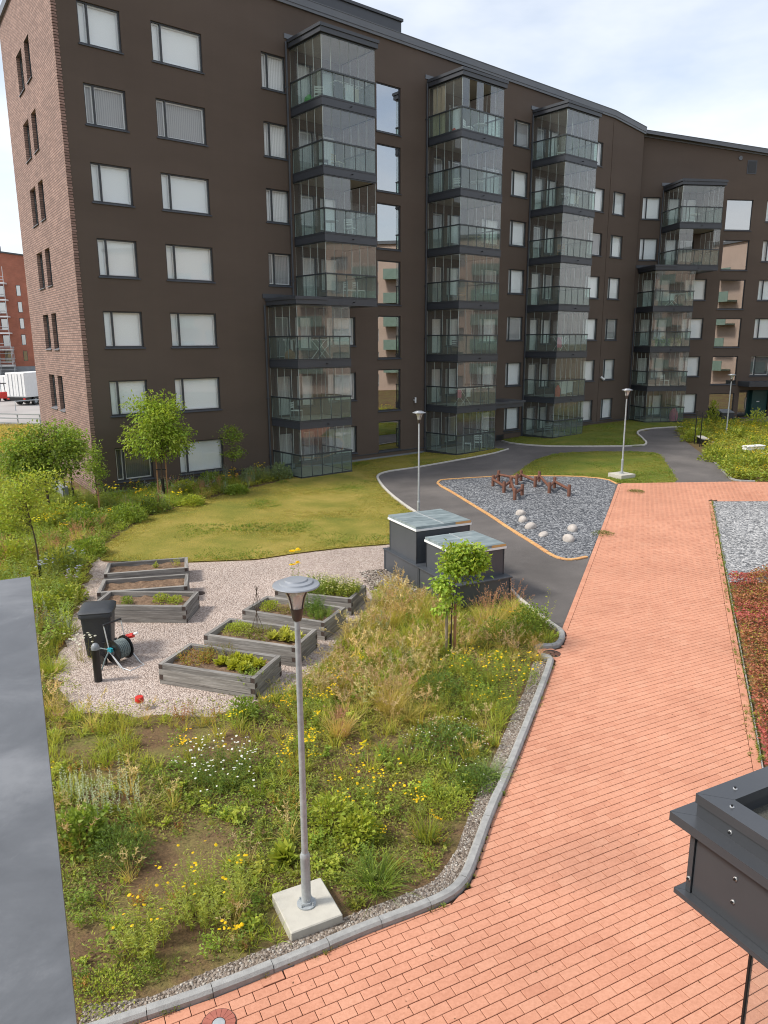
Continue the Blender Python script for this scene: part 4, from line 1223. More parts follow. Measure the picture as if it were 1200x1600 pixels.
# ------------------------------------------------------------------ raised timber beds
def planter(pa, pb, depth, courses, label, soil_h=0.34):
    """pa -> pb is the front edge, left to right; the bed lies behind it"""
    pa, pb = np.array(pa[:2]), np.array(pb[:2])
    L = np.linalg.norm(pb-pa); ang = math.atan2(pb[1]-pa[1], pb[0]-pa[0])
    t = thing('raised_bed', label, 'planter', (pa[0], pa[1], 0.0), ang, 'weathered timber raised beds')
    th, hh = 0.095, 0.45/courses
    rr = random.Random(int(L*1000))
    def beam(length):
        def f():
            mb = MB(); b = 0.005
            mb.mat(0); mb.bbox(0.0015, length-0.0015, 0, th, 0.001, hh-0.002, b)
            mb.mat(1); mb.box(-0.001, 0.004, 0.006, th-0.006, 0.006, hh-0.008); mb.box(length-0.004, length+0.001, 0.006, th-0.006, 0.006, hh-0.008)
            return mb.mesh('timber', [M['wood'], M['endgrain']])
        return cached(('beam', round(length,3), courses), f)
    for c in range(courses):
        z = c*hh
        j = rr.uniform(-0.004, 0.004)
        if c % 2 == 1:
            obj('timber', beam(L-2*th), t, (th, j, z)); obj('timber', beam(L-2*th), t, (th, depth-th+j, z))
            obj('timber', beam(depth), t, (th, 0, z), math.pi/2); obj('timber', beam(depth), t, (L, 0, z), math.pi/2)
        else:
            obj('timber', beam(L), t, (0, j, z)); obj('timber', beam(L), t, (0, depth-th+j, z))
            obj('timber', beam(depth-2*th), t, (th, th, z), math.pi/2); obj('timber', beam(depth-2*th), t, (L, th, z), math.pi/2)
    # crumbly soil
    nx, ny = 26, 14
    X, Y = np.meshgrid(np.linspace(th+0.002, L-th-0.002, nx), np.linspace(th+0.002, depth-th-0.002, ny))
    Z = soil_h + 0.05*(vnoise(X+pa[0]*3, Y+pa[1]*3, 8, 5)-0.5) + 0.03*(vnoise(X, Y, 9, 13)-0.5)
    me = bpy.data.meshes.new('soil')
    me.from_pydata(np.column_stack([X.ravel(), Y.ravel(), Z.ravel()]).tolist(), [], [(j*nx+i, j*nx+i+1, (j+1)*nx+i+1, (j+1)*nx+i) for j in range(ny-1) for i in range(nx-1)])
    me.materials.append(M['bedsoil']); me.update()
    obj('soil', me, t)
    def at(fx, fy):
        q = pa + np.array([math.cos(ang), math.sin(ang)])*L*fx + np.array([-math.sin(ang), math.cos(ang)])*depth*fy
        return (q[0], q[1], soil_h-0.01)
    return t, at, (L, depth, ang)
M['bedsoil'] = m_ground('crumbly_bed_soil', [(0.3, (0.11, 0.072, 0.048)), (0.55, (0.20, 0.135, 0.09)), (0.8, (0.29, 0.20, 0.14))], 9, 45, 1.0, fine=50, finestops=[(0.3, (0.55, 0.55, 0.55)), (0.7, (1.4, 1.35, 1.3))])
hz = 0.45
BEDS = {}
BEDS['P1'] = planter(G(247,1037,hz), G(398,1060,hz), 1.12, 4, 'raised timber bed nearest the camera, full of yellow-green leafy plants')
BEDS['P2'] = planter(G(318,992,hz), G(462,1012,hz), 1.10, 4, 'second raised bed of the right row, pale yellow plants behind the lamp pole')
BEDS['P3'] = planter(G(378,953,hz), G(507,973,hz), 1.12, 4, 'third raised bed of the right row, half bare with feathery green herbs')
BEDS['P4'] = planter(G(429,923,hz), G(549,936,hz), 1.12, 4, 'farthest raised bed of the right row, dense flowering herbs and tall yellow blooms')
BEDS['Q1'] = planter(G(141.5,946,hz), G(290,947.5,hz), 1.12, 4, 'raised bed behind the grey wheeled bin with two green tufts')
_q2 = (G(151,926,hz), G(293,915.5,hz)); _q3 = (G(162,897,hz), G(293.5,887,hz))
BEDS['Q2'] = planter(_q2[0], _q2[1], 1.13, 4, 'bare raised bed, middle of the three in the left row')
BEDS['Q3'] = planter(_q3[0], _q3[1], 1.13, 4, 'bare raised bed of the left row beside the lawn')

# ------------------------------------------------------------------ the two grey metal vent boxes
e1 = np.array([math.cos(AX), math.sin(AX)]); e2 = np.array([math.sin(AX), -math.cos(AX)])
def ventbox(corner, L1, L2, plh, plover, boxoff, bx, by, bh, label):
    """corner = left end of the side facing left; local x along AX (to the right), local y away from camera"""
    t = thing('vent_box', label, 'vent', (corner[0], corner[1], 0), AX, 'grey sheet metal vent boxes')
    mb = MB(); mb.box(0, L1, 0, L2, -0.05, plh-0.03); mb.build('plinth_box', M['box'], t)
    mb = MB(); mb.box(-0.045, L1+0.045, -0.045, L2+0.045, plh-0.03, plh); mb.build('plinth_cap', M['box'], t)
    for x, y in ((0, 0), (L1, 0), (0, L2)): MB().box(x-0.02, x+0.02, y-0.02, y+0.02, 0, plh-0.032).build('corner_trim', M['box'], t)
    x0, y0 = boxoff
    ub = MB().box(x0, x0+bx, y0, y0+by, plh, plh+bh).build('upper_box', M['box'], t)
    for x, y in ((x0, y0), (x0+bx, y0), (x0, y0+by)): MB().box(x-0.012, x+0.012, y-0.012, y+0.012, plh+0.002, plh+bh-0.002).build('corner_trim', M['frame'], ub)
    mb = MB(); mb.box(x0-0.05, x0+bx+0.05, y0-0.05, y0+by+0.05, plh+bh, plh+bh+0.055); mb.build('rim', M['white'], t)
    lid = MB(); lid.box(x0-0.035, x0+bx+0.035, y0-0.035, y0+by+0.035, plh+bh+0.055, plh+bh+0.13)
    lid = lid.build('lid', M['patina'], t)
    MB().box(x0+bx*0.5-0.012, x0+bx*0.5+0.012, y0-0.03, y0+by+0.03, plh+bh+0.13, plh+bh+0.142).build('lid_bar', M['alu'], lid)
    MB().box(x0+bx*0.72, x0+bx+0.037, y0-0.038, y0-0.033, plh+bh+0.06, plh+bh+0.125).build('copper_strip', M['edgebrick'], lid)
    return t
c1 = np.array(G(653, 920)[:2])
pt = c1
ventbox(pt, 1.9, 2.05, 0.66, 0.05, (0.02+0.05, 0.22), 1.72, 1.62, 0.93, 'taller grey metal vent box with glazed lid beside the gravel yard')
pt2 = c1 - np.array([-math.sin(AX), math.cos(AX)])*1.93 + e1*0.0
ventbox(pt2, 1.70, 1.86, 0.66, 0.05, (0.16, 0.24), 1.48, 1.50, 0.72, 'lower grey metal vent box with glazed lid behind the young tree')

# ------------------------------------------------------------------ wheeled bin, bollard, hose cart
bx_ = G(152, 1027)
t = thing('wheeled_bin', 'dark grey plastic wheeled bin with domed lid beside the raised beds', 'bin', (bx_[0], bx_[1]+0.25, 0.0), rad(12))
def loft(secs):
    mb = MB(); n = len(secs[0]); vs = [v for s in secs for v in s]; fs = []
    for k in range(len(secs)-1):
        for i in range(n):
            j = (i+1) % n; fs.append((k*n+i, k*n+j, k*n+n+j, k*n+n+i))
    fs.append(tuple(range(n-1,-1,-1))); fs.append(tuple((len(secs)-1)*n+i for i in range(n)))
    return mb.add(vs, fs)
def rrect(w, d, r, z, cx=0, cy=0, n=4):
    out = []
    for (sx, sy, a0) in ((1,-1,-90),(1,1,0),(-1,1,90),(-1,-1,180)):
        for i in range(n+1):
            a = rad(a0+90*i/n); out.append((cx+sx*(w/2-r)+r*math.cos(a), cy+sy*(d/2-r)+r*math.sin(a), z))
    return out
loft([rrect(0.50,0.56,0.06,0.04), rrect(0.52,0.58,0.06,0.10), rrect(0.63,0.70,0.07,0.95), rrect(0.64,0.71,0.07,0.97)]).build('bin_body', M['binplastic'], t, smooth=True)
loft([rrect(0.69,0.77,0.08,0.94), rrect(0.70,0.78,0.08,1.02), rrect(0.69,0.77,0.08,1.03)]).build('rim', M['binplastic'], t, smooth=True)
loft([rrect(0.70,0.79,0.09,1.03), rrect(0.71,0.80,0.09,1.055), rrect(0.64,0.72,0.1,1.09), rrect(0.50,0.52,0.12,1.115), rrect(0.25,0.26,0.1,1.125)]).build('bin_lid', M['binplastic'], t, smooth=True)
MB().tube([(-0.25, 0.44, 1.0), (0.25, 0.44, 1.0)], 0.018, 8).build('handle', M['binplastic'], t)
for x in (-0.27, 0.27):
    MB().tube([(x-0.03, 0.30, 0.1), (x+0.03, 0.30, 0.1)], 0.1, 16).build('wheel', M['black'], t)
MB().tube([(0.1,-0.31,0.35),(0.1,-0.36,0.38),(0.16,-0.37,0.38)], 0.012, 6).build('tap', M['black'], t)
b0 = G(154, 1065)
t = thing('bollard', 'round black bollard with grey domed cap in front of the bin', 'bollard', b0, 0)
MB().lathe([(0.078, -0.02), (0.078, 0.70)], 20).build('post', M['black'], t, smooth=True)
MB().lathe([(0.082, 0.70), (0.084, 0.74), (0.074, 0.78), (0.045, 0.82), (0.0, 0.835)], 20, cap=False).build('cap', M['bollcap'], t, smooth=True)
h0 = G(188, 1036)
t = thing('hose_reel', 'garden hose reel cart with grey hose and black spools by the bollard', 'hose reel', (h0[0], h0[1], 0.0), rad(-32))
t.scale = (1.28, 1.28, 1.28)
R_ = 0.20
for y in (-0.13, 0.13):
    MB().tube([(0, y-0.008, 0.25), (0, y+0.008, 0.25)], R_, 24).build('spool_disc', M['black'], t)
    MB().tube([(0, y-0.02*(1 if y > 0 else -1)-0.0, 0.25), (0, y+0.014*(1 if y > 0 else -1), 0.25)], 0.06, 12).build('hub', M['bollcap'], t)
for i in range(7):
    y = -0.10+i*0.033
    MB().tube([(0.15*math.cos(a), y, 0.25+0.15*math.sin(a)) for a in np.linspace(0, 2*math.pi, 22)], 0.015, 6, False).build('hose_coil', M['hose'], t)
MB().tube([(-0.02,-0.17,0.25),(-0.10,-0.17,0.62),(-0.12,-0.17,0.70),(-0.12,0.17,0.70),(-0.10,0.17,0.62),(-0.02,0.17,0.25)], 0.011, 8).build('push_handle', M['alu'], t)
MB().tube([(-0.118,-0.17,0.69),(-0.12,-0.17,0.705),(-0.12,0.17,0.705),(-0.118,0.17,0.69)], 0.018, 8).build('handle_grip', M['black'], t)
for y in (-0.17, 0.17):
    MB().tube([(-0.02,y,0.25),(0.30,y,0.02)], 0.011, 8).build('stand_leg', M['alu'], t)
MB().tube([(0.02,-0.17,0.22),(0.22,-0.17,0.04),(0.42,-0.14,0.015),(0.42,0.14,0.015),(0.22,0.17,0.04),(0.02,0.17,0.22)], 0.011, 8).build('stand_loop', M['alu'], t)
for y in (-0.20, 0.20): MB().tube([(-0.17, y-0.02, 0.09), (-0.17, y+0.02, 0.09)], 0.09, 18).build('wheel', M['black'], t)
MB().box(-0.04, 0.05, -0.20, -0.15, 0.27, 0.33).build('hose_connector', M['teal_plastic'], t)
MB().tube([(0.02,0.16,0.42),(0.14,0.20,0.46)], 0.042, 8).build('crank_grip', M['red'], t)
MB().tube([(0.10,0.21,0.455),(0.2,0.24,0.50)], 0.02, 8).build('nozzle', M['white'], t)
MB().tube([(0.0,-0.18,0.3),(-0.15,-0.24,0.32),(-0.22,-0.3,0.2),(-0.2,-0.38,0.03),(-0.1,-0.4,0.012),(0.0,-0.36,0.03),(0.0,-0.28,0.18),(0.0,-0.2,0.28)], 0.013, 7).build('loose_hose', M['hose'], t)
r0_ = G(219, 1108)
t = thing('garden_light', 'small red and yellow plastic garden light on a thin stick', 'garden light', r0_)
MB().tube([(0,0,-0.02),(0.01,0,0.2)], 0.006, 6).build('stick', M['greystake'], t)
MB().lathe([(0.0, 0.15), (0.075, 0.15), (0.082, 0.175)], 14, cap=False).build('lower_ring', M['orange'], t, smooth=True)
MB().lathe([(0.082, 0.175), (0.078, 0.24), (0.07, 0.255), (0.0, 0.258)], 14, cap=False).build('red_cap', M['red'], t, smooth=True)

# small round covers in the yard, gutter drain
for p, l, r, ms in ((G(312, 928), 'small round rusty cover in the gravel beside the left raised beds', 0.14, 'endgrain'), (G(862, 1023), 'round black gutter grate in the gap of the kerb', 0.2, 'black')):
    t = thing('drain_cover', l, 'drain', (p[0], p[1], 0.006 if r < 0.18 else 0.006))
    MB().lathe([(0, -0.02), (r, -0.02), (r, 0.022), (r-0.02, 0.03), (r-0.03, 0.02), (0, 0.02)], 24, cap=False).build('ring', M[ms], t)
    for k in range(-3, 4):
        w = math.sqrt(max((r-0.03)**2-(k*r/4.2)**2, 0.0004))
        MB().box(-w, w, k*r/4.2-0.012, k*r/4.2+0.012, 0.0, 0.03).build('bar', M[ms], t)
# small weeds mat things on the paving are built with the plants

# ------------------------------------------------------------------ balance beams and boulders on the play gravel
def zz(x, y): return (740+x/5.4545, 720+y/5.4545)
def beam_line(label, posts, heights=0.50):
    P = [np.array(G(*zz(*p))) for p in posts]
    t = thing('balance_beam', label, 'play beam', tuple(P[0]), 0, 'round timber balance beams')
    for p in P:
        q = p-P[0]
        MB().lathe([(0.075, -0.05), (0.075, heights+0.02), (0.06, heights+0.06), (0.0, heights+0.065)], 12, (q[0], q[1], q[2]), False).build('post', M['logwood'], t, smooth=True)
    for a, b in zip(P, P[1:]):
        a, b = a-P[0], b-P[0]
        MB().tube([(a[0], a[1], a[2]+heights-0.14), (b[0], b[1], b[2]+heights-0.14)], 0.062, 10).build('rail', M['logwood'], t, smooth=True)
beam_line('zigzag timber balance beam, the longer line running to the right', [(367,213),(403,180),(523,236),(557,188),(643,290),(688,243),(811,313)])
beam_line('zigzag timber balance beam, the shorter line on the left', [(165,222),(212,180),(367,180+30),(165,222)][:3])
beam_line('zigzag timber balance beam nearest the boulders', [(165,224),(258,283),(317,240),(349,347),(412,307)])
def boulder(p, sx, sy, sz, rot, label, seed):
    bm = bmesh.new(); bmesh.ops.create_icosphere(bm, subdivisions=3, radius=1)
    rr = np.random.default_rng(seed); k = rr.normal(size=(5, 3))
    for v in bm.verts:
        c = np.array(v.co); s = 1 + 0.07*sum(math.sin(2.2*np.dot(c, q)) for q in k)/2
        v.co = Vector((c[0]*sx*s, c[1]*sy*s, (c[2]*sz*s)))
    me = bpy.data.meshes.new('boulder'); bm.to_mesh(me); bm.free(); me.materials.append(M['stone'])
    me.polygons.foreach_set('use_smooth', [True]*len(me.polygons))
    o = obj('boulder', me, None, (p[0], p[1], p[2]+sz*0.45), rot)
    tag(o, label, 'boulder', 'pale boulders on the play gravel')
bl = [((403,470),.34,.28,.26,'pale pinkish boulder, farthest of the six on the play gravel'), ((420,525),.30,.27,.24,'pale boulder with a dark notch, second in the curved row'),
      ((487,580),.44,.3,.22,'wide flat-sided pale boulder, third in the curved row'), ((598,640),.48,.26,.15,'low flat pale boulder, mostly sunk in the gravel'),
      ((845,598),.40,.3,.22,'pale boulder on the right, beside the brick path side'), ((808,686),.42,.32,.25,'large pale boulder nearest the brick path and the camera')]
for i, (p, sx, sy, sz, l) in enumerate(bl): boulder(G(*zz(*p)), sx*0.60, sy*0.60, sz*0.72, rad(20*i), l, 40+i)

# ------------------------------------------------------------------ bench with hoop rail, crates and bin by the far bed
p = G(1097, 695)
t = thing('bench', 'small black steel bench with pale seat and tall hoop beside the asphalt path', 'bench', p, rad(80))
MB().bbox(-0.75, 0.75, -0.2, 0.2, 0.42, 0.48, 0.01).build('seat', M['concrete'], t)
for y in (-0.12, 0.12): MB().box(-0.7, 0.7, y-0.03, y+0.03, 0.36, 0.419).build('seat_beam', M['black'], t)
for x in (-0.6, 0.6): MB().box(x-0.05, x+0.05, -0.18, 0.18, -0.02, 0.36).build('leg', M['black'], t)
for y, x in ((-0.5, 0), (0.5, 0)): pass
MB().tube([(-0.8,0.32,-0.02),(-0.8,0.32,2.05),(0.6,0.32,2.05),(0.6,0.32,-0.02)], 0.03, 8).build('hoop', M['black'], t)
p = G(1176, 712)
t = thing('white_box', 'white plastic box lying among the weeds of the far right bed', 'box', (p[0], p[1], p[2]+0.0), rad(20))
MB().bbox(-0.62, 0.62, -0.2, 0.2, 0.0, 0.52, 0.03).build('box_body', M['white'], t)
MB().bbox(-0.65, 0.65, -0.23, 0.23, 0.52, 0.58, 0.02).build('box_lid', M['white'], t)
p = G(1196, 716)
t = thing('white_slab', 'white flat slab at the right edge among the weeds', 'slab', (p[0], p[1], p[2]), rad(-35))
MB().bbox(-0.7, 0.7, -0.2, 0.2, 0.0, 0.3, 0.03).build('slab', M['white'], t)
p = B(8.3, 1.2); zb = float(gz(*p))
t = thing('sand_box', 'dark grey grit bin with sloping lid below the stairwell window', 'grit bin', (p[0], p[1], zb), B_ANG)
MB().box(-0.5, 0.5, -0.35, 0.35, -0.02, 0.55).build('bin_body', M['binplastic'], t)
MB().add([(-0.53,-0.38,0.55),(0.53,-0.38,0.55),(0.53,0.38,0.55),(-0.53,0.38,0.55),(-0.53,-0.38,0.6),(0.53,-0.38,0.6),(0.53,0.38,0.8),(-0.53,0.38,0.8)], [(0,3,2,1),(4,5,6,7),(0,1,5,4),(1,2,6,5),(2,3,7,6),(3,0,4,7)]).build('bin_lid', M['bollcap'], t)

# ------------------------------------------------------------------ handrail and concrete steps by the gable
hp = S_C + S_D*1.2 + S_N*1.3
t = thing('handrail', 'brown steel handrail on concrete ramp wall beside the brick gable', 'handrail', (hp[0], hp[1], 0), SIDE_ANG)
MB().box(-1.2, 3.4, -0.12, 0.12, -0.1, 0.55).build('ramp_wall', M['plinth'], t)
MB().tube([(-1.1,0,1.5),(3.2,0,1.5)], 0.028, 8).build('top_rail', M['logwood'], t)
for x in (-1.1, 0.4, 1.8, 3.2): MB().tube([(x,0,0.5),(x,0,1.5)], 0.022, 8).build('post', M['logwood'], t)

# ------------------------------------------------------------------ foreground: parapet cap on the left, canopy of the balcony below on the right
zt = 5.75
edge0 = np.array(G(47, 900, zt)[:2]); 
fd = np.array([math.sin(AX), -math.cos(AX)])      # towards the camera
lf = -np.array([math.cos(AX), math.sin(AX)])
par = thing('parapet', 'weathered grey sheet metal parapet cap filling the left edge', 'parapet', (edge0[0], edge0[1], 0), AX)
W_ = 0.46
def capx(poly, z1, name):
    MB().prism(poly, z1-0.035, z1).build(name, M['ledge'], par)
# local: x along AX (right), y away from camera; cap lies to the left (-x) and towards the camera (-y)
capx([(0,0),(-W_,-W_),(-W_,-3.6),(0,-3.6)], zt, 'cap_strip')
capx([(-0.0025,0.0),(-3.0,0.0),(-3.0,-W_),(-W_-0.0025,-W_)], zt-0.0015, 'cap_strip')
MB().box(-0.012, 0.0, -3.6, -0.002, zt-0.12, zt-0.036).build('cap_lip', M['ledge'], par)
MB().box(-3.0, -0.014, -0.012, -0.002, zt-0.12, zt-0.038).build('cap_lip', M['ledge'], par)
MB().box(-W_+0.04, -0.04, -3.5, -0.05, -0.1, zt-0.04).build('parapet_wall', M['facade'], par)
MB().box(-3.0, -W_+0.039, -W_+0.04, -0.05, -0.1, zt-0.042).build('parapet_wall', M['facade'], par)

cr = np.array(G(1087.5, 1239.4, 4.5)[:2])
cnp = thing('balcony_canopy', 'grey metal canopy edge of the glazed balcony below, lower right corner', 'balcony', (cr[0], cr[1], 0), AX)
# local x to the right, y away from camera; body extends +x and -y
LX, LY = 3.2, 2.6
def frame_ring(o, w, z0, z1, name, mat):
    """two mitred arms of a rim: outer offset o, inner width w"""
    MB().prism([(-o, o), (-o, -LY), (-o+w, -LY), (-o+w, o-w)], z0, z1).build(name, mat, cnp)
    MB().prism([(-o+0.0008, o), (-o+w+0.0008, o-w), (LX, o-w), (LX, o)], z0+0.0006, z1+0.0006).build(name, mat, cnp)
frame_ring(0.0, 0.122, 4.45, 4.50, 'rim_cap', M['capgrey'])
frame_ring(-0.008, 0.10, 4.375, 4.45, 'rim_upstand', M['capgrey'])
MB().prism([(-0.078, 0.078), (-0.078, -LY), (0.05, -LY), (0.05, -0.05)], 4.33, 4.378).build('drip_flashing', M['capgrey'], cnp)
MB().prism([(-0.077, 0.078), (0.051, -0.05), (LX, -0.05), (LX, 0.078)], 4.3306, 4.3786).build('drip_flashing', M['capgrey'], cnp)
MB().box(0.006, 0.03, -LY, -0.028, 3.955, 4.332).build('fascia_panel', M['capgrey'], cnp)
MB().box(-0.004, 0.024, -0.024, 0.004, 3.955, 4.331).build('corner_post', M['capgrey'], cnp)
MB().box(0.03, LX, -0.020, 0.0, 3.955, 4.331).build('fascia_panel', M['capgrey'], cnp)
MB().prism([(-0.042, 0.042), (-0.042, -LY), (0.06, -LY), (0.06, -0.06)], 3.925, 3.952).build('lower_flange', M['capgrey'], cnp)
MB().prism([(-0.041, 0.042), (0.061, -0.06), (LX, -0.06), (LX, 0.042)], 3.9256, 3.9526).build('lower_flange', M['capgrey'], cnp)
MB().box(0.10, LX, -LY, -0.10, 4.34, 4.385).build('roof_felt', M['felt'], cnp)
def screw(p, d):
    d = Vector(d); p = Vector(p); s = MB()
    s.tube([p, p+d*0.003], 0.0105, 14); s.tube([p+d*0.003, p+d*0.0045], 0.008, 14); s.build('washer', M['alu'], cnp)
    MB().tube([p+d*0.0045, p+d*0.0125], 0.006, 6).build('screw', M['black'], cnp)
screw((0.062, -0.155, 4.5), (0, 0, 1)); screw((0.20, -0.062, 4.5006), (0, 0, 1)); screw((0.062, -0.60, 4.5), (0, 0, 1)); screw((0.62, -0.062, 4.5006), (0, 0, 1))
screw((0.008, -0.20, 4.412), (-1, 0, 0)); screw((0.006, -0.255, 4.20), (-1, 0, 0)); screw((0.006, -0.255, 4.075), (-1, 0, 0)); screw((-0.004, -0.010, 4.03), (-1, 0, 0))
obj('glazing_pane', pane_mesh(0.55, 2.4, 0.010, M['glazing'], 'y'), cnp, (0.01, -0.37-0.55, 1.5))
obj('glazing_pane', pane_mesh(0.55, 2.4, 0.010, M['glazing'], 'y'), cnp, (0.01, -0.95-0.55, 1.5))
MB().box(0.004, 0.026, -0.376, -0.366, 1.5, 3.92).build('pane_profile', M['black'], cnp)
MB().box(0.0, LX, -LY, -0.36, 1.1, 1.45).build('balcony_deck', M['capgrey'], cnp)
MB().box(0.3, LX, -LY, -0.5, -0.1, 1.1).build('balcony_support', M['facade'], cnp)

# ------------------------------------------------------------------ far left: red brick building under scaffold, lorry, forklift, guard rail
FAR = 148.0
def at_depth(px, py, Y):
    d = ray(px, py); t = Y/d[1]; return np.array([d[0]*t, d[1]*t, CAM_H+d[2]*t])
rb0 = at_depth(-60, 560, FAR); rb1 = at_depth(62, 560, FAR)
ang_r = rad(14)
rbx = thing('brick_building', 'orange red brick apartment house with balconies and scaffolding in the distance', 'building', (float(rb1[0]), FAR, 0), ang_r)
Hb = 23.0
Wl = 30.0
wr = [(-6.2-dx, -5.0-dx, 3.4+3.05*k, 5.5+3.05*k) for k in range(5) for dx in (0,)]
wr2 = [(-2.9, -2.1, 3.6+3.05*k, 5.6+3.05*k) for k in range(5)]
wr3 = [(-x, -x+2.0, 3.2+3.05*k, 5.6+3.05*k) for k in range(5) for x in (11.5, 17.5, 22.0, 27.0)]
facade('wall', [-Wl, 2.5], lambda u: Hb-0.12*(u+0) if u > -8 else Hb+1.0, wr+wr2+wr3, M['redbrick'], rbx, (0,0,0), 0, 2.6, 0.2)
MB().box(-Wl, 2.5, 0.3, 10, 0.0, 20.0).build('inner_core', M['dark'], rbx)
MB().box(-Wl, 2.5, -0.05, 0.29, -0.1, 2.6).build('plinth', M['plinth'], rbx)
MB().add([(-Wl,-0.3,Hb+1.0),(-8,-0.3,Hb+1.0),(2.8,-0.3,Hb-0.3),(2.8,10,Hb-0.3),(-8,10,Hb+1.0),(-Wl,10,Hb+1.0),(-Wl,-0.3,Hb+1.25),(-8,-0.3,Hb+1.25),(2.8,-0.3,Hb-0.05),(2.8,10,Hb-0.05),(-8,10,Hb+1.25),(-Wl,10,Hb+1.25)],
         [(0,1,7,6),(1,2,8,7),(2,3,9,8),(6,7,10,11),(7,8,9,10),(0,5,4,1),(1,4,3,2)]).build('roof', M['metal'], rbx)
MB().box(-6.5, -5.6, 3, 4, Hb+0.9, Hb+2.2).build('chimney', M['metal'], rbx)
for a, b, c, d in wr+wr2+wr3:
    f = MB().box(a, a+0.08, 0.08, 0.16, c, d).box(b-0.08, b, 0.08, 0.16, c, d).box(a+0.08, b-0.08, 0.08, 0.16, c, c+0.08).box(a+0.08, b-0.08, 0.08, 0.16, d-0.08, d).build('window', M['frame'], rbx)
    obj('pane', pane_mesh(b-a-0.16, d-c-0.16, 0.02, M['stairglass']), f, (a+0.08, 0.1, c+0.08))
for k in range(6):
    z = 3.05*k+2.9
    sb = MB().box(-14, -4.4, -2.2, -0.01, z-0.25, z).build('balcony', M['white'], rbx)
    for zz_ in (0.5, 1.05): MB().box(-14, -4.4, -2.2, -2.15, z+zz_-0.05, z+zz_+0.03).build('rail', M['alu'], sb)
    for x in (-13.9, -10.7, -7.6, -4.5): MB().box(x-0.05, x+0.05, -2.2, -2.12, z, z+2.8 if k == 5 else z+2.75).build('post', M['alu'], sb)
scf = thing('scaffold', 'steel scaffold standing in front of the distant red brick building', 'scaffold', (float(rb1[0])-14*math.cos(ang_r)+3.5*math.sin(ang_r), FAR-14*math.sin(ang_r)-3.5*math.cos(ang_r), 0), ang_r)
for x in (0, 2.5, 5, 7.5, 10):
    for y in (0, 1.0): MB().tube([(x,y,-0.05),(x,y,6.4)], 0.05, 6).build('standard', M['galv'], scf)
for z in (2.1, 4.2, 6.2):
    MB().box(-0.2, 10.2, 0, 1.0, z-0.06, z).build('deck', M['galv'], scf)
    for h in (0.5, 1.0): MB().tube([(-0.2,0,z+h-0.9 if False else z-1.6+h),(10.2,0,z-1.6+h)], 0.035, 6).build('ledger', M['galv'], scf)
MB().tube([(0,0,0),(2.5,0,2.1)], 0.035, 6).build('brace', M['galv'], scf); MB().tube([(5,0,0),(7.5,0,2.1)], 0.035, 6).build('brace', M['galv'], scf)

tp = np.array(G(28, 634)[:2])
td = thing('lorry', 'white box lorry parked tail towards us beyond the guard rail', 'lorry', (float(tp[0]), float(tp[1]), 0), rad(-14))
MB().bbox(-1.25, 1.25, 0, 7.6, 0.95, 3.65, 0.03).build('cargo_box', M['white'], td)
for x0, x1 in ((-1.2, -0.02), (0.02, 1.2)):
    d_ = MB().box(x0, x1, -0.045, -0.003, 1.05, 3.55).build('rear_door', M['white'], td)
    for x in (x0+0.35, x1-0.35): MB().tube([(x,-0.07,1.05),(x,-0.07,3.5)], 0.02, 6).build('lock_bar', M['galv'], d_)
MB().box(-1.22, 1.22, -0.1, 0.0, 0.62, 0.92).build('rear_bumper', M['black'], td)
for x in (-1.05, 1.05): MB().box(x-0.14, x+0.14, -0.13, -0.101, 0.7, 0.85).build('tail_light', M['red'], td)
MB().box(-1.0, 1.0, 0.1, 9.8, 0.55, 0.94).build('chassis', M['black'], td)
for y in (1.6, 2.8, 8.6):
    for x in (-1.02, 1.02):
        w_ = MB().tube([(x-0.14, y, 0.48), (x+0.14, y, 0.48)], 0.48, 18).build('wheel', M['black'], td)
        MB().tube([(x-0.145, y, 0.48), (x+0.145, y, 0.48)], 0.25, 14).build('rim', M['galv'], w_)
cab = MB().bbox(-1.2, 1.2, 7.9, 9.9, 0.7, 3.1, 0.08).build('cab', M['white'], td)
MB().box(-1.05, 1.05, 9.9, 9.93, 1.9, 2.8).build('windscreen', M['stairglass'], cab)
cp = np.array(G(14, 622)[:2])
t = thing('container', 'white site container standing left of the lorry', 'container', (float(cp[0])-2.2, float(cp[1])+3, 0), rad(-14))
MB().bbox(-1.2, 1.2, 0, 5.5, 0.05, 2.7, 0.03).build('container_body', M['white'], t)
for x in (-0.9, -0.3, 0.3, 0.9): MB().box(x-0.03, x+0.03, -0.03, -0.002, 0.1, 2.6).build('door_bar', M['galv'], t)
fp = np.array(G(3, 627)[:2])
t = thing('forklift', 'small red forklift at the left edge near the lorry', 'forklift', (float(fp[0]), float(fp[1]), 0), rad(-40))
MB().bbox(-0.55, 0.55, -0.9, 0.9, 0.35, 1.1, 0.06).build('body', M['red'], t)
MB().bbox(-0.5, 0.5, -0.95, -0.4, 0.4, 1.25, 0.08).build('counterweight', M['red'], t)
for x in (-0.48, 0.48):
    for y in (-0.35, 0.75): MB().tube([(x,y,1.0),(x,y*0.8,2.1)], 0.035, 6).build('cab_post', M['black'], t)
    for y in (-0.6, 0.65): MB().tube([(x-0.1,y,0.28),(x+0.1,y,0.28)], 0.28, 14).build('wheel', M['black'], t)
MB().box(-0.55, 0.55, -0.4, 0.75, 2.1, 2.18).build('cab_roof', M['black'], t)
MB().box(-0.35, -0.28, 0.95, 1.05, 0.1, 2.3).box(0.28, 0.35, 0.95, 1.05, 0.1, 2.3).build('mast', M['black'], t)
MB().box(-0.4, -0.28, 1.05, 2.1, 0.1, 0.16).box(0.28, 0.4, 1.05, 2.1, 0.1, 0.16).build('fork', M['galv'], t)
g0, g1 = np.array(G(-40, 664)[:2]), np.array(G(110, 668)[:2])
gl = np.linalg.norm(g1-g0)
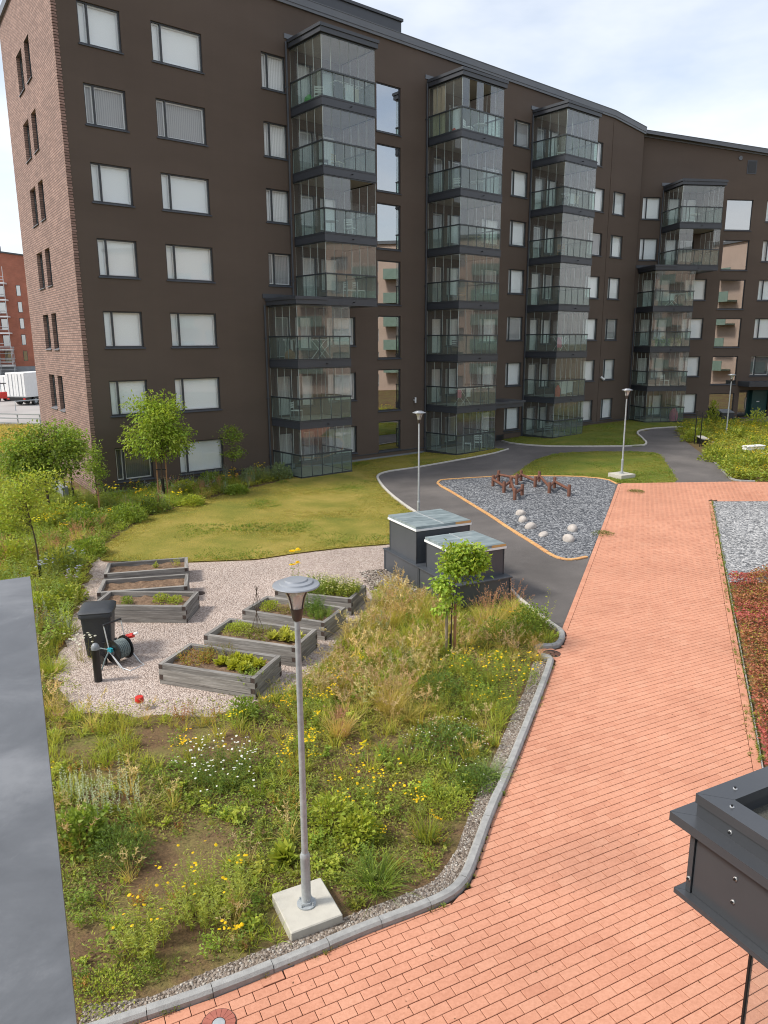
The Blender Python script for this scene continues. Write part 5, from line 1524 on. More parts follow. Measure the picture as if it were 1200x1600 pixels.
t = thing('guard_rail', 'grey steel guard rail along the street beyond the left bed', 'guard rail', (float(g0[0]), float(g0[1]), 0), math.atan2(g1[1]-g0[1], g1[0]-g0[0]))
for z in (0.25, 0.65, 1.0): MB().box(0, gl, -0.03, 0.03, z-0.05, z+0.05).build('rail', M['galv'], t)
for i in range(int(gl/2.2)+1): MB().box(i*2.2-0.04, i*2.2+0.04, 0.031, 0.1, -0.05, 1.05).build('post', M['galv'], t)
bp = np.array(G(52, 640)[:2])
t = thing('barrier_loop', 'thin bent steel barrier standing on the street beside the lorry', 'barrier', (float(bp[0]), float(bp[1]), 0), rad(60))
MB().tube([(-2,0,-0.02),(-2,0,1.0),(1.2,0,1.0),(2.4,0,-0.02)], 0.05, 8).build('bar', M['galv'], t)

# ------------------------------------------------------------------ house on the right, out of frame, that the stairwell windows mirror
opp = thing('apartment_building', 'pinkish beige apartment house mirrored in the stairwell windows', 'building', (58, 50, 0), rad(-90))
orc = []
for k in range(6):
    for x in range(7): orc.append((2+x*7.5, 4.2+x*7.5, 0.9+3*k, 2.5+3*k))
M['beige'] = simple('pink_beige_render', (0.52, 0.40, 0.33), (0.47, 0.36, 0.30), 0.5, 0.85)
facade('wall', [0, 56], lambda u: 19.3, orc, M['beige'], opp, (0,0,0), 0, -0.2, 0.2)
MB().box(0, 56, 0.3, 10, -0.2, 19.2).build('core', M['dark'], opp)
MB().box(-0.3, 56.3, -0.3, 10, 19.3, 19.7).build('roof', M['roofmetal'], opp)
for a, b, c, d in orc:
    obj('window_pane', pane_mesh(b-a, d-c, 0.02, M['winglass']), opp, (a, 0.12, c))
    obj('blind', cached('oblind', lambda: MB().box(0.02, 2.18, 0.2, 0.21, 0.02, 1.58).mesh('blind', M['greycurtain'])), opp, (a, 0, c))
M['greenrail'] = simple('green_glass_balcony_front', (0.16, 0.24, 0.20), (0.20, 0.28, 0.24), 2, 0.2)
for k in range(1, 6):
    for x in range(6):
        MB().box(5.2+x*7.5, 8.6+x*7.5, -1.6, -0.01, 3*k-0.2, 3*k).box(5.2+x*7.5, 8.6+x*7.5, -1.6, -1.55, 3*k, 3*k+1.1).build('balcony', M['greenrail'], opp)

# ------------------------------------------------------------------ plants: leaf and blade geometry in numpy
def nrm(a): return a/np.maximum(np.linalg.norm(a, axis=-1, keepdims=True), 1e-9)
class Veg:
    """collects triangles with a colour per vertex"""
    def __init__(s): s.V, s.F, s.C, s.n = [], [], [], 0
    def add(s, V, F, C):
        V = np.asarray(V, float); s.V.append(V); s.F.append(np.asarray(F, np.int64)+s.n)
        C = np.asarray(C, float); s.C.append(np.broadcast_to(C, V.shape).copy() if C.shape != V.shape else C); s.n += len(V); return s
    def leaves(s, P, D, L, W, C, rng, fold=0.25):
        n = len(P); D = nrm(D); up = np.tile([0,0,1.0], (n,1)) + rng.normal(0, 0.45, (n,3))
        S = nrm(np.cross(D, up)); N = nrm(np.cross(S, D))
        L = np.broadcast_to(L, n)[:,None]; W = np.broadcast_to(W, n)[:,None]
        m = P + D*L*0.45
        V = np.stack([P, m+S*W*0.5-N*W*fold*-1, P+D*L-N*L*0.12, m-S*W*0.5+N*W*fold], 1).reshape(-1,3)
        i = np.arange(n)[:,None]*4
        F = np.concatenate([i+[0,1,2], i+[0,2,3]], 0)
        return s.add(V, F, np.repeat(C, 4, 0))
    def blades(s, P, D, L, W, bend, C, rng, seg=3, tipc=None):
        n = len(P); D = nrm(D); az = rng.uniform(0, 2*np.pi, n); S = np.stack([np.cos(az), np.sin(az), np.zeros(n)], 1)
        S = nrm(S - D*np.sum(S*D, 1, keepdims=True))
        L = np.broadcast_to(L, n)[:,None]; W = np.broadcast_to(W, n)[:,None]; bend = np.broadcast_to(bend, n)[:,None]
        hor = D*[1,1,0]; hor = nrm(hor+1e-6)
        rows, cols = [], []
        for k in range(seg+1):
            t = k/seg
            c = P + D*L*t + (hor*0.6 - np.array([0,0,1.0])*0.75)*bend*L*t*t
            w = W*(1-t**1.6)*0.5
            cc = C if tipc is None else C*(1-t)+tipc*t
            if k < seg: rows += [c-S*w, c+S*w]; cols += [cc, cc]
            else: rows += [c]; cols += [cc]
        m = len(rows); V = np.stack(rows, 1).reshape(-1,3); CC = np.stack(cols, 1).reshape(-1,3)
        i = np.arange(n)[:,None]*m; F = []
        for k in range(seg-1): F += [i+[2*k,2*k+1,2*k+3], i+[2*k,2*k+3,2*k+2]]
        F.append(i+[2*seg-2, 2*seg-1, 2*seg])
        return s.add(V, np.concatenate(F, 0), CC)
    def heads(s, P, r, C, rng, n=6, dome=0.4):
        """small domed flower heads facing roughly up"""
        k = len(P); r = np.broadcast_to(r, k)[:,None]
        T = rng.normal(0, 0.25, (k,3)); N = nrm(T+[0,0,1.0]); X = nrm(np.cross(N, [0.3,1,0.1])); Y = np.cross(N, X)
        V = [P+N*r*dome]
        for a in range(n):
            th = 2*np.pi*a/n; V.append(P + X*r*np.cos(th) + Y*r*np.sin(th))
        V = np.stack(V, 1).reshape(-1,3); i = np.arange(k)[:,None]*(n+1)
        F = np.concatenate([i+[0,1+a,1+(a+1)%n] for a in range(n)], 0)
        return s.add(V, F, np.repeat(C, n+1, 0))
    def merge(s, T, P, scale, rot, tint):
        """copies of template T (V,F,C) at many places"""
        V, F, C = T; k = len(P)
        c, sn = np.cos(rot), np.sin(rot)
        R = np.zeros((k,3,3)); R[:,0,0]=c; R[:,0,1]=-sn; R[:,1,0]=sn; R[:,1,1]=c; R[:,2,2]=1
        VV = np.einsum('kij,nj->kni', R, V)*scale[:,None,None] + P[:,None,:]
        FF = F[None]+ (np.arange(k)*len(V))[:,None,None]
        CC = C[None]*tint[:,None,:]
        return s.add(VV.reshape(-1,3), FF.reshape(-1,3), CC.reshape(-1,3))
    def arrays(s): return np.concatenate(s.V), np.concatenate(s.F), np.concatenate(s.C)
    def mesh(s, name, mat=None):
        V, F, C = s.arrays(); me = bpy.data.meshes.new(name)
        me.vertices.add(len(V)); me.vertices.foreach_set('co', V.ravel().astype(np.float32))
        me.loops.add(len(F)*3); me.loops.foreach_set('vertex_index', F.ravel().astype(np.int32))
        me.polygons.add(len(F)); me.polygons.foreach_set('loop_start', np.arange(0, len(F)*3, 3, dtype=np.int32))
        try: me.polygons.foreach_set('loop_total', np.full(len(F), 3, dtype=np.int32))
        except Exception: pass
        at = me.attributes.new('Col', 'FLOAT_COLOR', 'POINT')
        at.data.foreach_set('color', np.column_stack([np.clip(C*(1.14 if mat is None else 1.0), 0, 0.92), np.ones(len(C))]).ravel().astype(np.float32))
        me.materials.append(mat or M['leaf']); me.update(calc_edges=True)
        return me
def colr(rng, a, b, n):
    t = rng.random((n,1)); return np.array(a)*(1-t)+np.array(b)*t
# leaf colours
LIME, FRESH, MID, DEEP = (0.37,0.39,0.05), (0.25,0.33,0.045), (0.155,0.225,0.04), (0.085,0.145,0.03)
STRAW, SANDY, PINKY, SILVER, BLUEG = (0.62,0.48,0.16), (0.50,0.34,0.16), (0.44,0.24,0.16), (0.46,0.52,0.36), (0.20,0.27,0.18)
OLIVE, YELLOW, WHITE_, RUST = (0.30,0.29,0.05), (0.80,0.54,0.01), (0.80,0.80,0.76), (0.36,0.13,0.045)

def t_grass(seed, n=40, h=0.4, r=0.1, lean=0.35, bend=0.5, w=0.008, a=FRESH, b=LIME, tip=None, heads=None, seg=3):
    rng = np.random.default_rng(seed); v = Veg()
    az = rng.uniform(0, 2*np.pi, n); rr = r*np.sqrt(rng.random(n))
    P = np.stack([rr*np.cos(az), rr*np.sin(az), np.zeros(n)-0.01], 1)
    le = np.abs(rng.normal(0, lean, n)); a2 = az+rng.normal(0, 0.7, n)
    D = np.stack([np.sin(le)*np.cos(a2), np.sin(le)*np.sin(a2), np.cos(le)], 1)
    L = h*rng.uniform(0.55, 1.1, n); C = colr(rng, a, b, n)
    v.blades(P, D, L, w*rng.uniform(0.7, 1.3, n), bend*rng.uniform(0.3, 1.3, n), C, rng, seg, None if tip is None else colr(rng, tip, tip, n))
    if heads:
        hc, hh, m = heads
        az = rng.uniform(0, 2*np.pi, m); le = np.abs(rng.normal(0, 0.22, m))
        D = np.stack([np.sin(le)*np.cos(az), np.sin(le)*np.sin(az), np.cos(le)], 1)
        L = hh*rng.uniform(0.75, 1.1, m)
        v.blades(np.zeros((m,3)), D, L, 0.005, 0.25, colr(rng, STRAW, SANDY, m), rng, 3)
        for q in range(16):
            t = rng.uniform(0.62, 1.0, m)[:,None]
            hor = nrm(D*[1,1,0]+1e-6)
            c = D*L[:,None]*t + (hor*0.6-np.array([0,0,0.75]))*0.25*L[:,None]*t*t
            dd = rng.normal(0, 1, (m,3))+D*1.3
            v.leaves(c, dd, 0.05*rng.uniform(0.6, 1.3, m), 0.012, colr(rng, hc, tuple(x*0.75 for x in hc), m), rng)
    return v.arrays()
def t_weed(seed, stems=8, h=0.4, r=0.12, leaf=0.06, lw=0.4, per=14, a=MID, b=FRESH, lean=0.3, flower=None, stemc=OLIVE, top_only=False):
    rng = np.random.default_rng(seed); v = Veg()
    az = rng.uniform(0, 2*np.pi, stems); le = np.abs(rng.normal(0, lean, stems)); rr = r*np.sqrt(rng.random(stems))
    P = np.stack([rr*np.cos(az), rr*np.sin(az), np.zeros(stems)], 1)
    D = np.stack([np.sin(le)*np.cos(az), np.sin(le)*np.sin(az), np.cos(le)], 1); L = h*rng.uniform(0.65, 1.1, stems)
    v.blades(P, D, L, 0.010, 0.1, colr(rng, stemc, a, stems), rng, 2)
    for k in range(per):
        t = (k+rng.random(stems))/per; t = (0.12+0.88*t) if not top_only else 0.45+0.55*t
        p = P + D*(L*t)[:,None]
        aa = rng.uniform(0, 2*np.pi, stems)
        dd = np.stack([np.cos(aa), np.sin(aa), rng.uniform(-0.1, 0.7, stems)], 1)
        ll = leaf*rng.uniform(0.6, 1.2, stems)*(1.15-0.5*t)
        v.leaves(p, dd, ll, ll*lw, colr(rng, a, b, stems), rng)
    if flower:
        fc, fr, fn = flower
        tip = P+D*L[:,None]
        for k in range(fn):
            q = tip + rng.normal(0, 1, (stems,3))*[0.035,0.035,0.012] + [0,0,0.01]
            v.heads(q, fr*rng.uniform(0.7, 1.2, stems), colr(rng, fc, tuple(x*0.85 for x in fc), stems), rng)
    return v.arrays()
def t_shrub(seed, rx=0.4, rz=0.4, n=500, leaf=0.05, lw=0.5, a=MID, b=FRESH, droop=0.0, extra=None):
    rng = np.random.default_rng(seed); v = Veg()
    d = nrm(rng.normal(0, 1, (n,3))); d[:,2] = np.abs(d[:,2])
    bumpy = 0.78+0.3*vnoise(d[:,0]*2+seed, d[:,1]*2+d[:,2]*2, 3, 2.0)
    rad_ = rng.random(n)**0.35*bumpy
    P = d*rad_[:,None]*[rx, rx, rz*1.15] + [0,0,0.02]
    D = d + rng.normal(0, 0.55, (n,3)) + [0,0,0.15-droop]
    ll = leaf*rng.uniform(0.6, 1.3, n)
    v.leaves(P, D, ll, ll*lw, colr(rng, a, b, n), rng)
    m = 14; az = rng.uniform(0, 2*np.pi, m); le = rng.uniform(0, 0.9, m)
    v.blades(np.zeros((m,3)), np.stack([np.sin(le)*np.cos(az), np.sin(le)*np.sin(az), np.cos(le)], 1), rz*0.9, 0.014, 0.1, colr(rng, (0.10,0.07,0.04), OLIVE, m), rng, 2)
    if extra:
        c, fr, m = extra; d = nrm(rng.normal(0, 1, (m,3))); d[:,2] = np.abs(d[:,2])*1.2
        v.heads(d*[rx,rx,rz*1.15]*rng.uniform(0.9, 1.08, (m,1))+[0,0,0.04], fr*rng.uniform(0.7, 1.2, m), colr(rng, c, tuple(x*0.85 for x in c), m), rng)
    return v.arrays()
def t_spikes(seed, n=14, h=0.42, r=0.3):
    """upright silvery flower spikes"""
    rng = np.random.default_rng(seed); v = Veg()
    az = rng.uniform(0, 2*np.pi, n); rr = r*np.sqrt(rng.random(n)); P = np.stack([rr*np.cos(az)*1.4, rr*np.sin(az)*0.7, np.zeros(n)], 1)
    D = nrm(np.stack([rng.normal(0,0.1,n), rng.normal(0,0.1,n), np.ones(n)], 1)); L = h*rng.uniform(0.6, 1.1, n)
    v.blades(P, D, L, 0.012, 0.05, colr(rng, SILVER, BLUEG, n), rng, 2)
    for k in range(26):
        t = 0.15+0.85*(k+rng.random(n))/26; p = P+D*(L*t)[:,None]; aa = rng.uniform(0, 2*np.pi, n)
        v.leaves(p, np.stack([np.cos(aa), np.sin(aa), np.full(n, 0.35)], 1), 0.036*(1.2-0.6*t), 0.014, colr(rng, SILVER, (0.46,0.50,0.36), n), rng)
    return v.arrays()
def t_lettuce(seed, r=0.1, n=26, a=LIME, b=FRESH):
    rng = np.random.default_rng(seed); v = Veg(); az = rng.uniform(0, 2*np.pi, n); le = rng.uniform(0.1, 1.25, n)
    D = np.stack([np.sin(le)*np.cos(az), np.sin(le)*np.sin(az), np.cos(le)], 1)
    v.leaves(D*0.015, D, r*rng.uniform(0.7, 1.15, n), r*0.6, colr(rng, a, b, n), rng, 0.15)
    return v.arrays()
def arr_mesh(name, T):
    v = Veg(); v.add(*T); return v.mesh(name)
def plant(name, label, cat, p, T, scale=1.0, rot=0.0, group=None):
    o = obj(name, arr_mesh(name, T) if isinstance(T, tuple) else T, None, (float(p[0]), float(p[1]), float(p[2])), rot)
    o.scale = (scale,)*3
    return tag(o, label, cat, group)
def tint(rng, n, s=0.16):
    b = rng.normal(1, s, (n,1)); return np.clip(b + rng.normal(0, 0.06, (n,3)), 0.45, 1.7)
LAMP_XY = G(479, 1412, 0.13)[:2]
def scatter_pts(poly, density, rng, dz=0.0):
    P = np.array(poly); x0, y0 = P.min(0); x1, y1 = P.max(0)
    n = int((x1-x0)*(y1-y0)*density)
    x = rng.uniform(x0, x1, n); y = rng.uniform(y0, y1, n); k = inside(poly, x, y)
    k &= (np.hypot(x-LAMP_XY[0], y-LAMP_XY[1]) > 0.46)     # not on the lamp's concrete slab
    x, y = x[k], y[k]
    return np.stack([x, y, gz(x, y)+dz], 1)

# ------------------------------------------------------------------ trees
def tree(name, label, base, H, trunk_h, crown, nclump, leaf, cols, seed, trunk_r=0.04, lean=(0,0), stakes=None, guard=False, per=14, droop=0.2, hole=0.32, lw=0.5, clump_r=0.16, tie=True):
    """crown: list of ellipsoids (cx,cy,cz,rx,ry,rz) relative to the base"""
    rng = np.random.default_rng(seed)
    t = thing(name, label, 'tree', (float(base[0]), float(base[1]), float(base[2])))
    top = np.array([lean[0], lean[1], H*0.93])
    tp = lambda f: np.array([lean[0]*f**1.5, lean[1]*f**1.5, H*0.93*f]) + 0.02*np.array([math.sin(f*7+seed), math.cos(f*5+seed), 0])
    mb = MB(); fr = np.linspace(0, 1, 9)
    mb.tube([tuple(tp(f)-(np.array([0,0,0.05]) if f == 0 else 0)) for f in fr], [trunk_r*(1.25 if f == 0 else 1)*(1-0.82*f) for f in fr], 8)
    # clump centres inside the crown
    E = np.array(crown, float); vol = np.prod(E[:,3:], 1); pk = rng.choice(len(E), nclump*3, p=vol/vol.sum())
    d = nrm(rng.normal(0, 1, (nclump*3,3))); rad_ = rng.random(nclump*3)**(1/2.4)
    c = E[pk,:3] + d*rad_[:,None]*E[pk,3:]
    kq = vnoise(c[:,0]*1.0+seed, c[:,1]+c[:,2]*1.3, seed % 7, 1.9/max(E[:,3].mean(), 0.3)*0.9) > hole
    c = c[kq][:nclump]
    bf = rng.uniform(0.0, 1.0, len(c))
    for i in range(len(c)):
        if i % 3: continue
        f = np.clip((c[i,2]-0.35*np.linalg.norm(c[i,:2]-tp(0.6)[:2]))/(H*0.93), trunk_h/H*0.9, 0.96)
        a = tp(f); b = c[i]; m = (a+b)/2 + np.array([0,0,0.06*np.linalg.norm(b-a)])
        r = max(trunk_r*0.32*(1-f*0.6), 0.004)
        mb.tube([tuple(a), tuple(m), tuple(b)], [r, r*0.6, 0.003], 5, False)
    mb.build('trunk', M['bark'], t, smooth=True)
    v = Veg(); n = len(c)
    cc = colr(rng, cols[0], cols[1], n); cc *= tint(rng, n, 0.10)
    for k in range(per):
        off = rng.normal(0, clump_r, (n,3))*[1,1,0.55]
        P = c+off
        dd = nrm(off)*0.7 + nrm(c-np.array([0,0,H*0.6]))*0.4 + rng.normal(0, 0.5, (n,3)) - [0,0,droop]
        ll = leaf*rng.uniform(0.6, 1.25, n)
        v.leaves(P, dd, ll, ll*lw, cc*rng.uniform(0.82, 1.2, (n,1)), rng, 0.2)
    obj('crown', v.mesh('crown'), t)
    if stakes:
        for sx, sy, sh, mt in stakes:
            MB().lathe([(0.032, -0.05), (0.032, sh), (0.02, sh+0.02)], 8, (sx, sy, 0)).build('stake', M[mt], t)
        if tie: MB().box(min(s[0] for s in stakes)-0.02, max(s[0] for s in stakes)+0.02, stakes[0][1]-0.045, stakes[0][1]-0.036, stakes[0][2]*0.72, stakes[0][2]*0.72+0.04).build('tie', M['black'], t)
    if guard:
        MB().lathe([(trunk_r*1.5, 0), (trunk_r*1.4, guard)], 8, (0.0, 0.0, -0.02)).build('trunk_guard', M['black'], t)
    return t
tb = G(256, 778)
tree('young_tree', 'young green tree tied to two wooden stakes in front of the brown facade', tb, 4.75, 1.5,
     [(0.0,0,2.6,1.35,1.3,0.85),(-0.35,0,3.3,1.15,1.1,0.75),(0.15,0,3.75,0.9,0.9,0.6),(-0.95,0,4.0,0.5,0.5,0.5),(-0.15,0,4.35,0.35,0.35,0.4),(0.45,0,4.25,0.4,0.4,0.35)], 520, 0.15, (FRESH, (0.30,0.40,0.05)), 21, 0.05, (0.05,0), [(-0.22,0.0,1.75,'stake'),(0.18,0.02,1.95,'stake')], 0.9, 16, 0.25, 0.30, 0.42, 0.17)
tb = G(78, 800)
tree('young_tree', 'broad leafy tree at the left edge in front of the brick gable', tb, 3.9, 0.9,
     [(0,0,2.2,1.5,1.3,1.0),(-0.9,0,2.4,1.1,1.1,0.9),(0.85,0,2.6,0.95,0.9,0.75),(0.2,0,3.1,1.0,1.0,0.6),(-0.3,0,1.5,1.3,1.2,0.6)], 700, 0.13, (MID, FRESH), 22, 0.06, (0,0), None, False, 16, 0.2, 0.26, 0.55, 0.17)
tb = G(115, 781)
tree('young_tree', 'small tree with dark trunk guard beside the handrail', tb, 3.3, 1.3,
     [(0.0,0,2.45,0.75,0.75,0.55),(0.25,0,2.85,0.5,0.5,0.4)], 170, 0.13, (MID, FRESH), 23, 0.035, (-0.1,0), None, 0.55, 14, 0.2, 0.28, 0.55, 0.15)
tb = G(64, 906)
tree('sapling', 'airy pale green sapling with thin dark trunk left of the raised beds', tb, 3.3, 1.3,
     [(-0.2,0,2.35,1.0,0.9,0.75),(0.15,0,2.75,0.7,0.7,0.5),(-0.7,0,1.9,0.6,0.6,0.5)], 300, 0.085, (FRESH, LIME), 24, 0.03, (-0.25,0), None, 0.5, 14, 0.1, 0.36, 0.5, 0.16)
tb = G(155, 806)
tree('sapling', 'slim upright sapling with one wooden stake near the lawn edge', tb, 2.9, 0.9,
     [(0.0,0,1.85,0.42,0.42,0.75),(0.05,0,2.5,0.22,0.22,0.4)], 130, 0.085, (MID, FRESH), 25, 0.025, (0,0), [(0.04,0,1.15,'stake')], False, 12, 0.1, 0.3, 0.6, 0.11)
tb = G(368, 756)
tree('sapling', 'thin sapling in front of the white ground floor window', tb, 3.05, 1.0,
     [(-0.1,0,2.3,0.55,0.5,0.45),(-0.15,0,2.7,0.3,0.3,0.35),(0.0,0,1.5,0.55,0.5,0.28)], 120, 0.10, (MID, FRESH), 26, 0.022, (-0.3,0), None, 0.7, 11, 0.1, 0.3, 0.55, 0.12)
tb = G(704, 1021)
tree('young_tree', 'young maple with bright leaves and two stakes in front of the vent boxes', tb, 2.62, 1.25,
     [(0.22,0,2.22,0.40,0.38,0.30),(0.10,0,1.95,0.40,0.35,0.24),(0.52,0,2.1,0.22,0.22,0.22),(-0.02,0,1.55,0.30,0.26,0.16),(-0.30,0,1.62,0.16,0.15,0.12),(0.0,0,1.28,0.16,0.15,0.12),(0.45,0,1.68,0.10,0.10,0.08),(-0.16,0,1.05,0.12,0.12,0.14)], 250, 0.095, ((0.24,0.35,0.04), (0.33,0.43,0.06)), 27, 0.022, (0.12,0), [(-0.10,-0.02,0.98,'greystake'),(0.09,0.03,1.12,'stake')], 0.48, 13, 0.22, 0.30, 0.75, 0.085, tie=False)

# ------------------------------------------------------------------ meadow bed in the foreground
BED = [(-6.5,4.0)] + [tuple(p) for p in offset_line([np.array(p) for p in KERB], 0.45)] + GP([(846,1035),(832,1020),(864,1006),(868,996),(850,976),(812,945),(790,923),(716,938),(660,930),(610,912),(590,915),(582,950),(545,990),(505,1042),(455,1082),(400,1100),(330,1118),(230,1122),(130,1118),(92,1090),(80,1045),(100,995)]) + [(-9.0,15.5), (-9.5,4.0)]
LEFTBED = GP([(112,1000),(112,955),(136,903),(150,868),(146,858),(232,806),(330,776),(440,750)]) + [A(8.3, 0.35), A(-0.4, 0.35), tuple(S_C+S_N*0.6), tuple(S_C+S_D*6+S_N*0.6), (-27,48), (-30,36), (-20,22), (-9.5,13)]
FARBED = GP([(1137,748),(1110,718),(1099,709.5),(1126,698),(1112,688.5),(1077,686.5),(1061,680.5),(1060,676),(1082,671.5),(1132,665),(1210,668),(1290,672),(1290,753),(1180,753)])
REDBED = [tuple(np.array(RG[1])+E1*0.05), tuple(np.array(RG[1])+E1*9), tuple(np.array(RG[1])+E1*9+prdir*13), tuple(np.array(RG[1])+prdir*13)]

rng = np.random.default_rng(77)
YARDP = YARD
def bare(x, y):                                   # how bare the soil is, 0..1
    return vnoise(x, y, 2, 0.55)*0.6 + vnoise(x, y, 4, 1.4)*0.4
# 1) low creeping cover
v = Veg()
P = scatter_pts(BED, 1500, rng); P = P[np.linalg.norm(P[:,:2], axis=1) < 24]
w = bare(P[:,0], P[:,1]); P = P[rng.random(len(P)) > np.clip((w-0.36)*3.6+0.25*(1-np.clip((P[:,1]-7)/5, 0, 1)), 0.10, 0.97)]
n = len(P); aa = rng.uniform(0, 2*np.pi, n)
mix_ = vnoise(P[:,0], P[:,1], 6, 0.8)[:,None]
C = colr(rng, DEEP, FRESH, n)*(1-mix_) + colr(rng, (0.20,0.17,0.05), OLIVE, n)*mix_; C = C*tint(rng, n, 0.2)
far = np.linalg.norm(P[:,:2], axis=1)
v.leaves(P+np.stack([np.zeros(n), np.zeros(n), rng.uniform(0.0, 0.05, n)], 1), np.stack([np.cos(aa), np.sin(aa), rng.uniform(0.05, 0.9, n)], 1), rng.uniform(0.025, 0.055, n)*(0.8+far/30), rng.uniform(0.014, 0.03, n)*(0.8+far/30), C, rng)
tag(obj('ground_cover', v.mesh('ground_cover')), 'low creeping weeds and moss covering the meadow bed', 'ground cover', kind='stuff')
# 2) grass tufts and weeds
TG = [t_grass(100+i, 26, 0.22, 0.07, 0.5, 0.7, 0.008, FRESH, LIME) for i in range(4)]
TD = [t_grass(110+i, 30, 0.36, 0.06, 0.35, 0.7, 0.006, STRAW, (0.42,0.37,0.09), None, ((0.58,0.46,0.24), 0.5, 6)) for i in range(4)]
TT = [t_grass(120+i, 34, 0.34, 0.08, 0.3, 0.55, 0.008, (0.31,0.36,0.05), (0.46,0.42,0.08)) for i in range(4)]
TW = [t_weed(130+i, 7, 0.26, 0.10, 0.06, 0.42, 12, MID, FRESH) for i in range(4)]
TL = [t_weed(140+i, 6, 0.16, 0.08, 0.07, 0.55, 9, FRESH, LIME, 0.6) for i in range(4)]
TR_ = [t_weed(150+i, 6, 0.2, 0.08, 0.035, 0.4, 14, RUST, OLIVE, 0.4) for i in range(2)]
TY = [t_weed(160+i, 5, 0.38, 0.06, 0.05, 0.3, 12, (0.20,0.26,0.07), FRESH, 0.22, (YELLOW, 0.017, 4)) for i in range(3)]
TWH = [t_weed(165+i, 5, 0.22, 0.06, 0.03, 0.3, 9, MID, FRESH, 0.3, (WHITE_, 0.012, 3)) for i in range(2)]
def sow(v, poly, dens, temps, rng, smin, smax, keepf=None, maxd=60, dz=0.0):
    P = scatter_pts(poly, dens, rng, dz)
    if len(P) == 0: return
    P = P[np.linalg.norm(P[:,:2], axis=1) < maxd]
    if keepf is not None: P = P[rng.random(len(P)) < keepf(P[:,0], P[:,1])]
    idx = rng.integers(0, len(temps), len(P))
    for i, T in enumerate(temps):
        q = P[idx == i]
        if len(q): v.merge(T, q, rng.uniform(smin, smax, len(q)), rng.uniform(0, 6.28, len(q)), tint(rng, len(q)))
def pxd(x, y):                                    # image position of a ground point, to follow what grows where
    d0 = np.stack([x, y, gz(x, y)-CAM_H], -1); w = d0 @ FV
    return 600+FPX*(d0 @ RV)/w, 800-FPX*(d0 @ UV)/w
def upper(x, y): return np.clip((y-9.5)/4.0, 0, 1)      # the back of the bed grows taller
v = Veg()
green = lambda x, y: np.clip(1.45-bare(x, y)*2.3, 0.03, 1)
sow(v, BED, 22, TG, rng, 0.6, 1.2, green)
sow(v, BED, 7, TW, rng, 0.6, 1.3, lambda x, y: green(x, y)*(0.4+0.6*upper(x, y)))
sow(v, BED, 6, TL, rng, 0.6, 1.2, green)
sow(v, BED, 20, TT, rng, 0.7, 1.4, lambda x, y: upper(x, y)*np.clip(vnoise(x, y, 12, 0.5)*1.5, 0, 1))
dry = lambda x, y: np.clip((vnoise(x, y, 13, 0.45)-0.42)*4, 0, 1)*(0.12+0.88*upper(x, y))
sow(v, BED, 10, TD, rng, 0.8, 1.5, dry)
sow(v, BED, 1.2, TR_, rng, 0.6, 1.2)
tag(obj('meadow_grass', v.mesh('meadow_grass')), 'mixed tall grass and weeds of the wild meadow bed', 'meadow', kind='stuff')
v = Veg()
ylw = lambda x, y: np.clip((vnoise(x, y, 15, 0.5)-0.45)*3, 0, 1)
sow(v, BED, 1.6, TY, rng, 0.7, 1.2, ylw)
tag(obj('yellow_meadow_flowers', v.mesh('yellow_meadow_flowers')), 'scattered yellow flowering stems of the wild meadow bed', 'flowers', kind='stuff')
# weeds creeping from the bed onto the gravel
EDGE = GP([(560,975),(520,1010),(480,1045),(440,1062),(400,1076),(300,1095),(230,1098),(150,1090),(110,1062),(104,1030),(84,1040),(70,1080),(120,1135),(240,1140),(340,1135),(420,1112),(470,1090),(515,1050),(560,998)])
v = Veg()
P = scatter_pts(EDGE, 420, rng, 0.006); n = len(P); P = P[rng.random(n) < np.clip(vnoise(P[:,0], P[:,1], 61, 1.6)*1.6-0.45, 0.02, 1)]
n = len(P); aa = rng.uniform(0, 2*np.pi, n)
v.leaves(P+np.stack([np.zeros(n), np.zeros(n), rng.uniform(0, 0.05, n)], 1), np.stack([np.cos(aa), np.sin(aa), rng.uniform(0.05, 0.9, n)], 1), rng.uniform(0.03, 0.07, n), rng.uniform(0.014, 0.03, n), colr(rng, OLIVE, FRESH, n)*tint(rng, n, 0.2), rng)
sow(v, EDGE, 7, TG+TL+TR_+TD, rng, 0.35, 0.8, lambda x, y: np.clip(vnoise(x, y, 62, 1.2)*1.5-0.3, 0.03, 1))
tag(obj('edge_weeds', v.mesh('edge_weeds')), 'sparse weeds creeping onto the gravel yard edge', 'weeds', kind='stuff')
# 3) loose pebbles along the margin
def pebbles(name, poly, dens, r0, r1, rng, label, mat, z=0.022):
    bm = bmesh.new(); bmesh.ops.create_icosphere(bm, subdivisions=1, radius=1); 
    V = np.array([v_.co for v_ in bm.verts]); F = np.array([[q.index for q in f.verts] for f in bm.faces]); bm.free()
    P = scatter_pts(poly, dens, rng, z); n = len(P); k = rng.integers(0, 4, n)
    vg = Veg(); base = np.array([(0.21,0.17,0.14),(0.30,0.26,0.22),(0.15,0.12,0.095),(0.40,0.37,0.33)])
    for i in range(4):
        sc = np.array([1, 0.8+0.1*i, 0.55]); q = P[k == i]; m = len(q)
        vg.merge((V*sc*(1+0.12*np.sin(V[:,[1]]*5+i)), F, np.ones_like(V)), q, rng.uniform(r0, r1, m), rng.uniform(0, 6.28, m), np.clip(base[rng.integers(0, 4, m)]*rng.uniform(0.8, 1.2, (m,1)), 0, 1))
    tag(obj(name, vg.mesh(name, mat)), label, 'pebbles', kind='stuff')
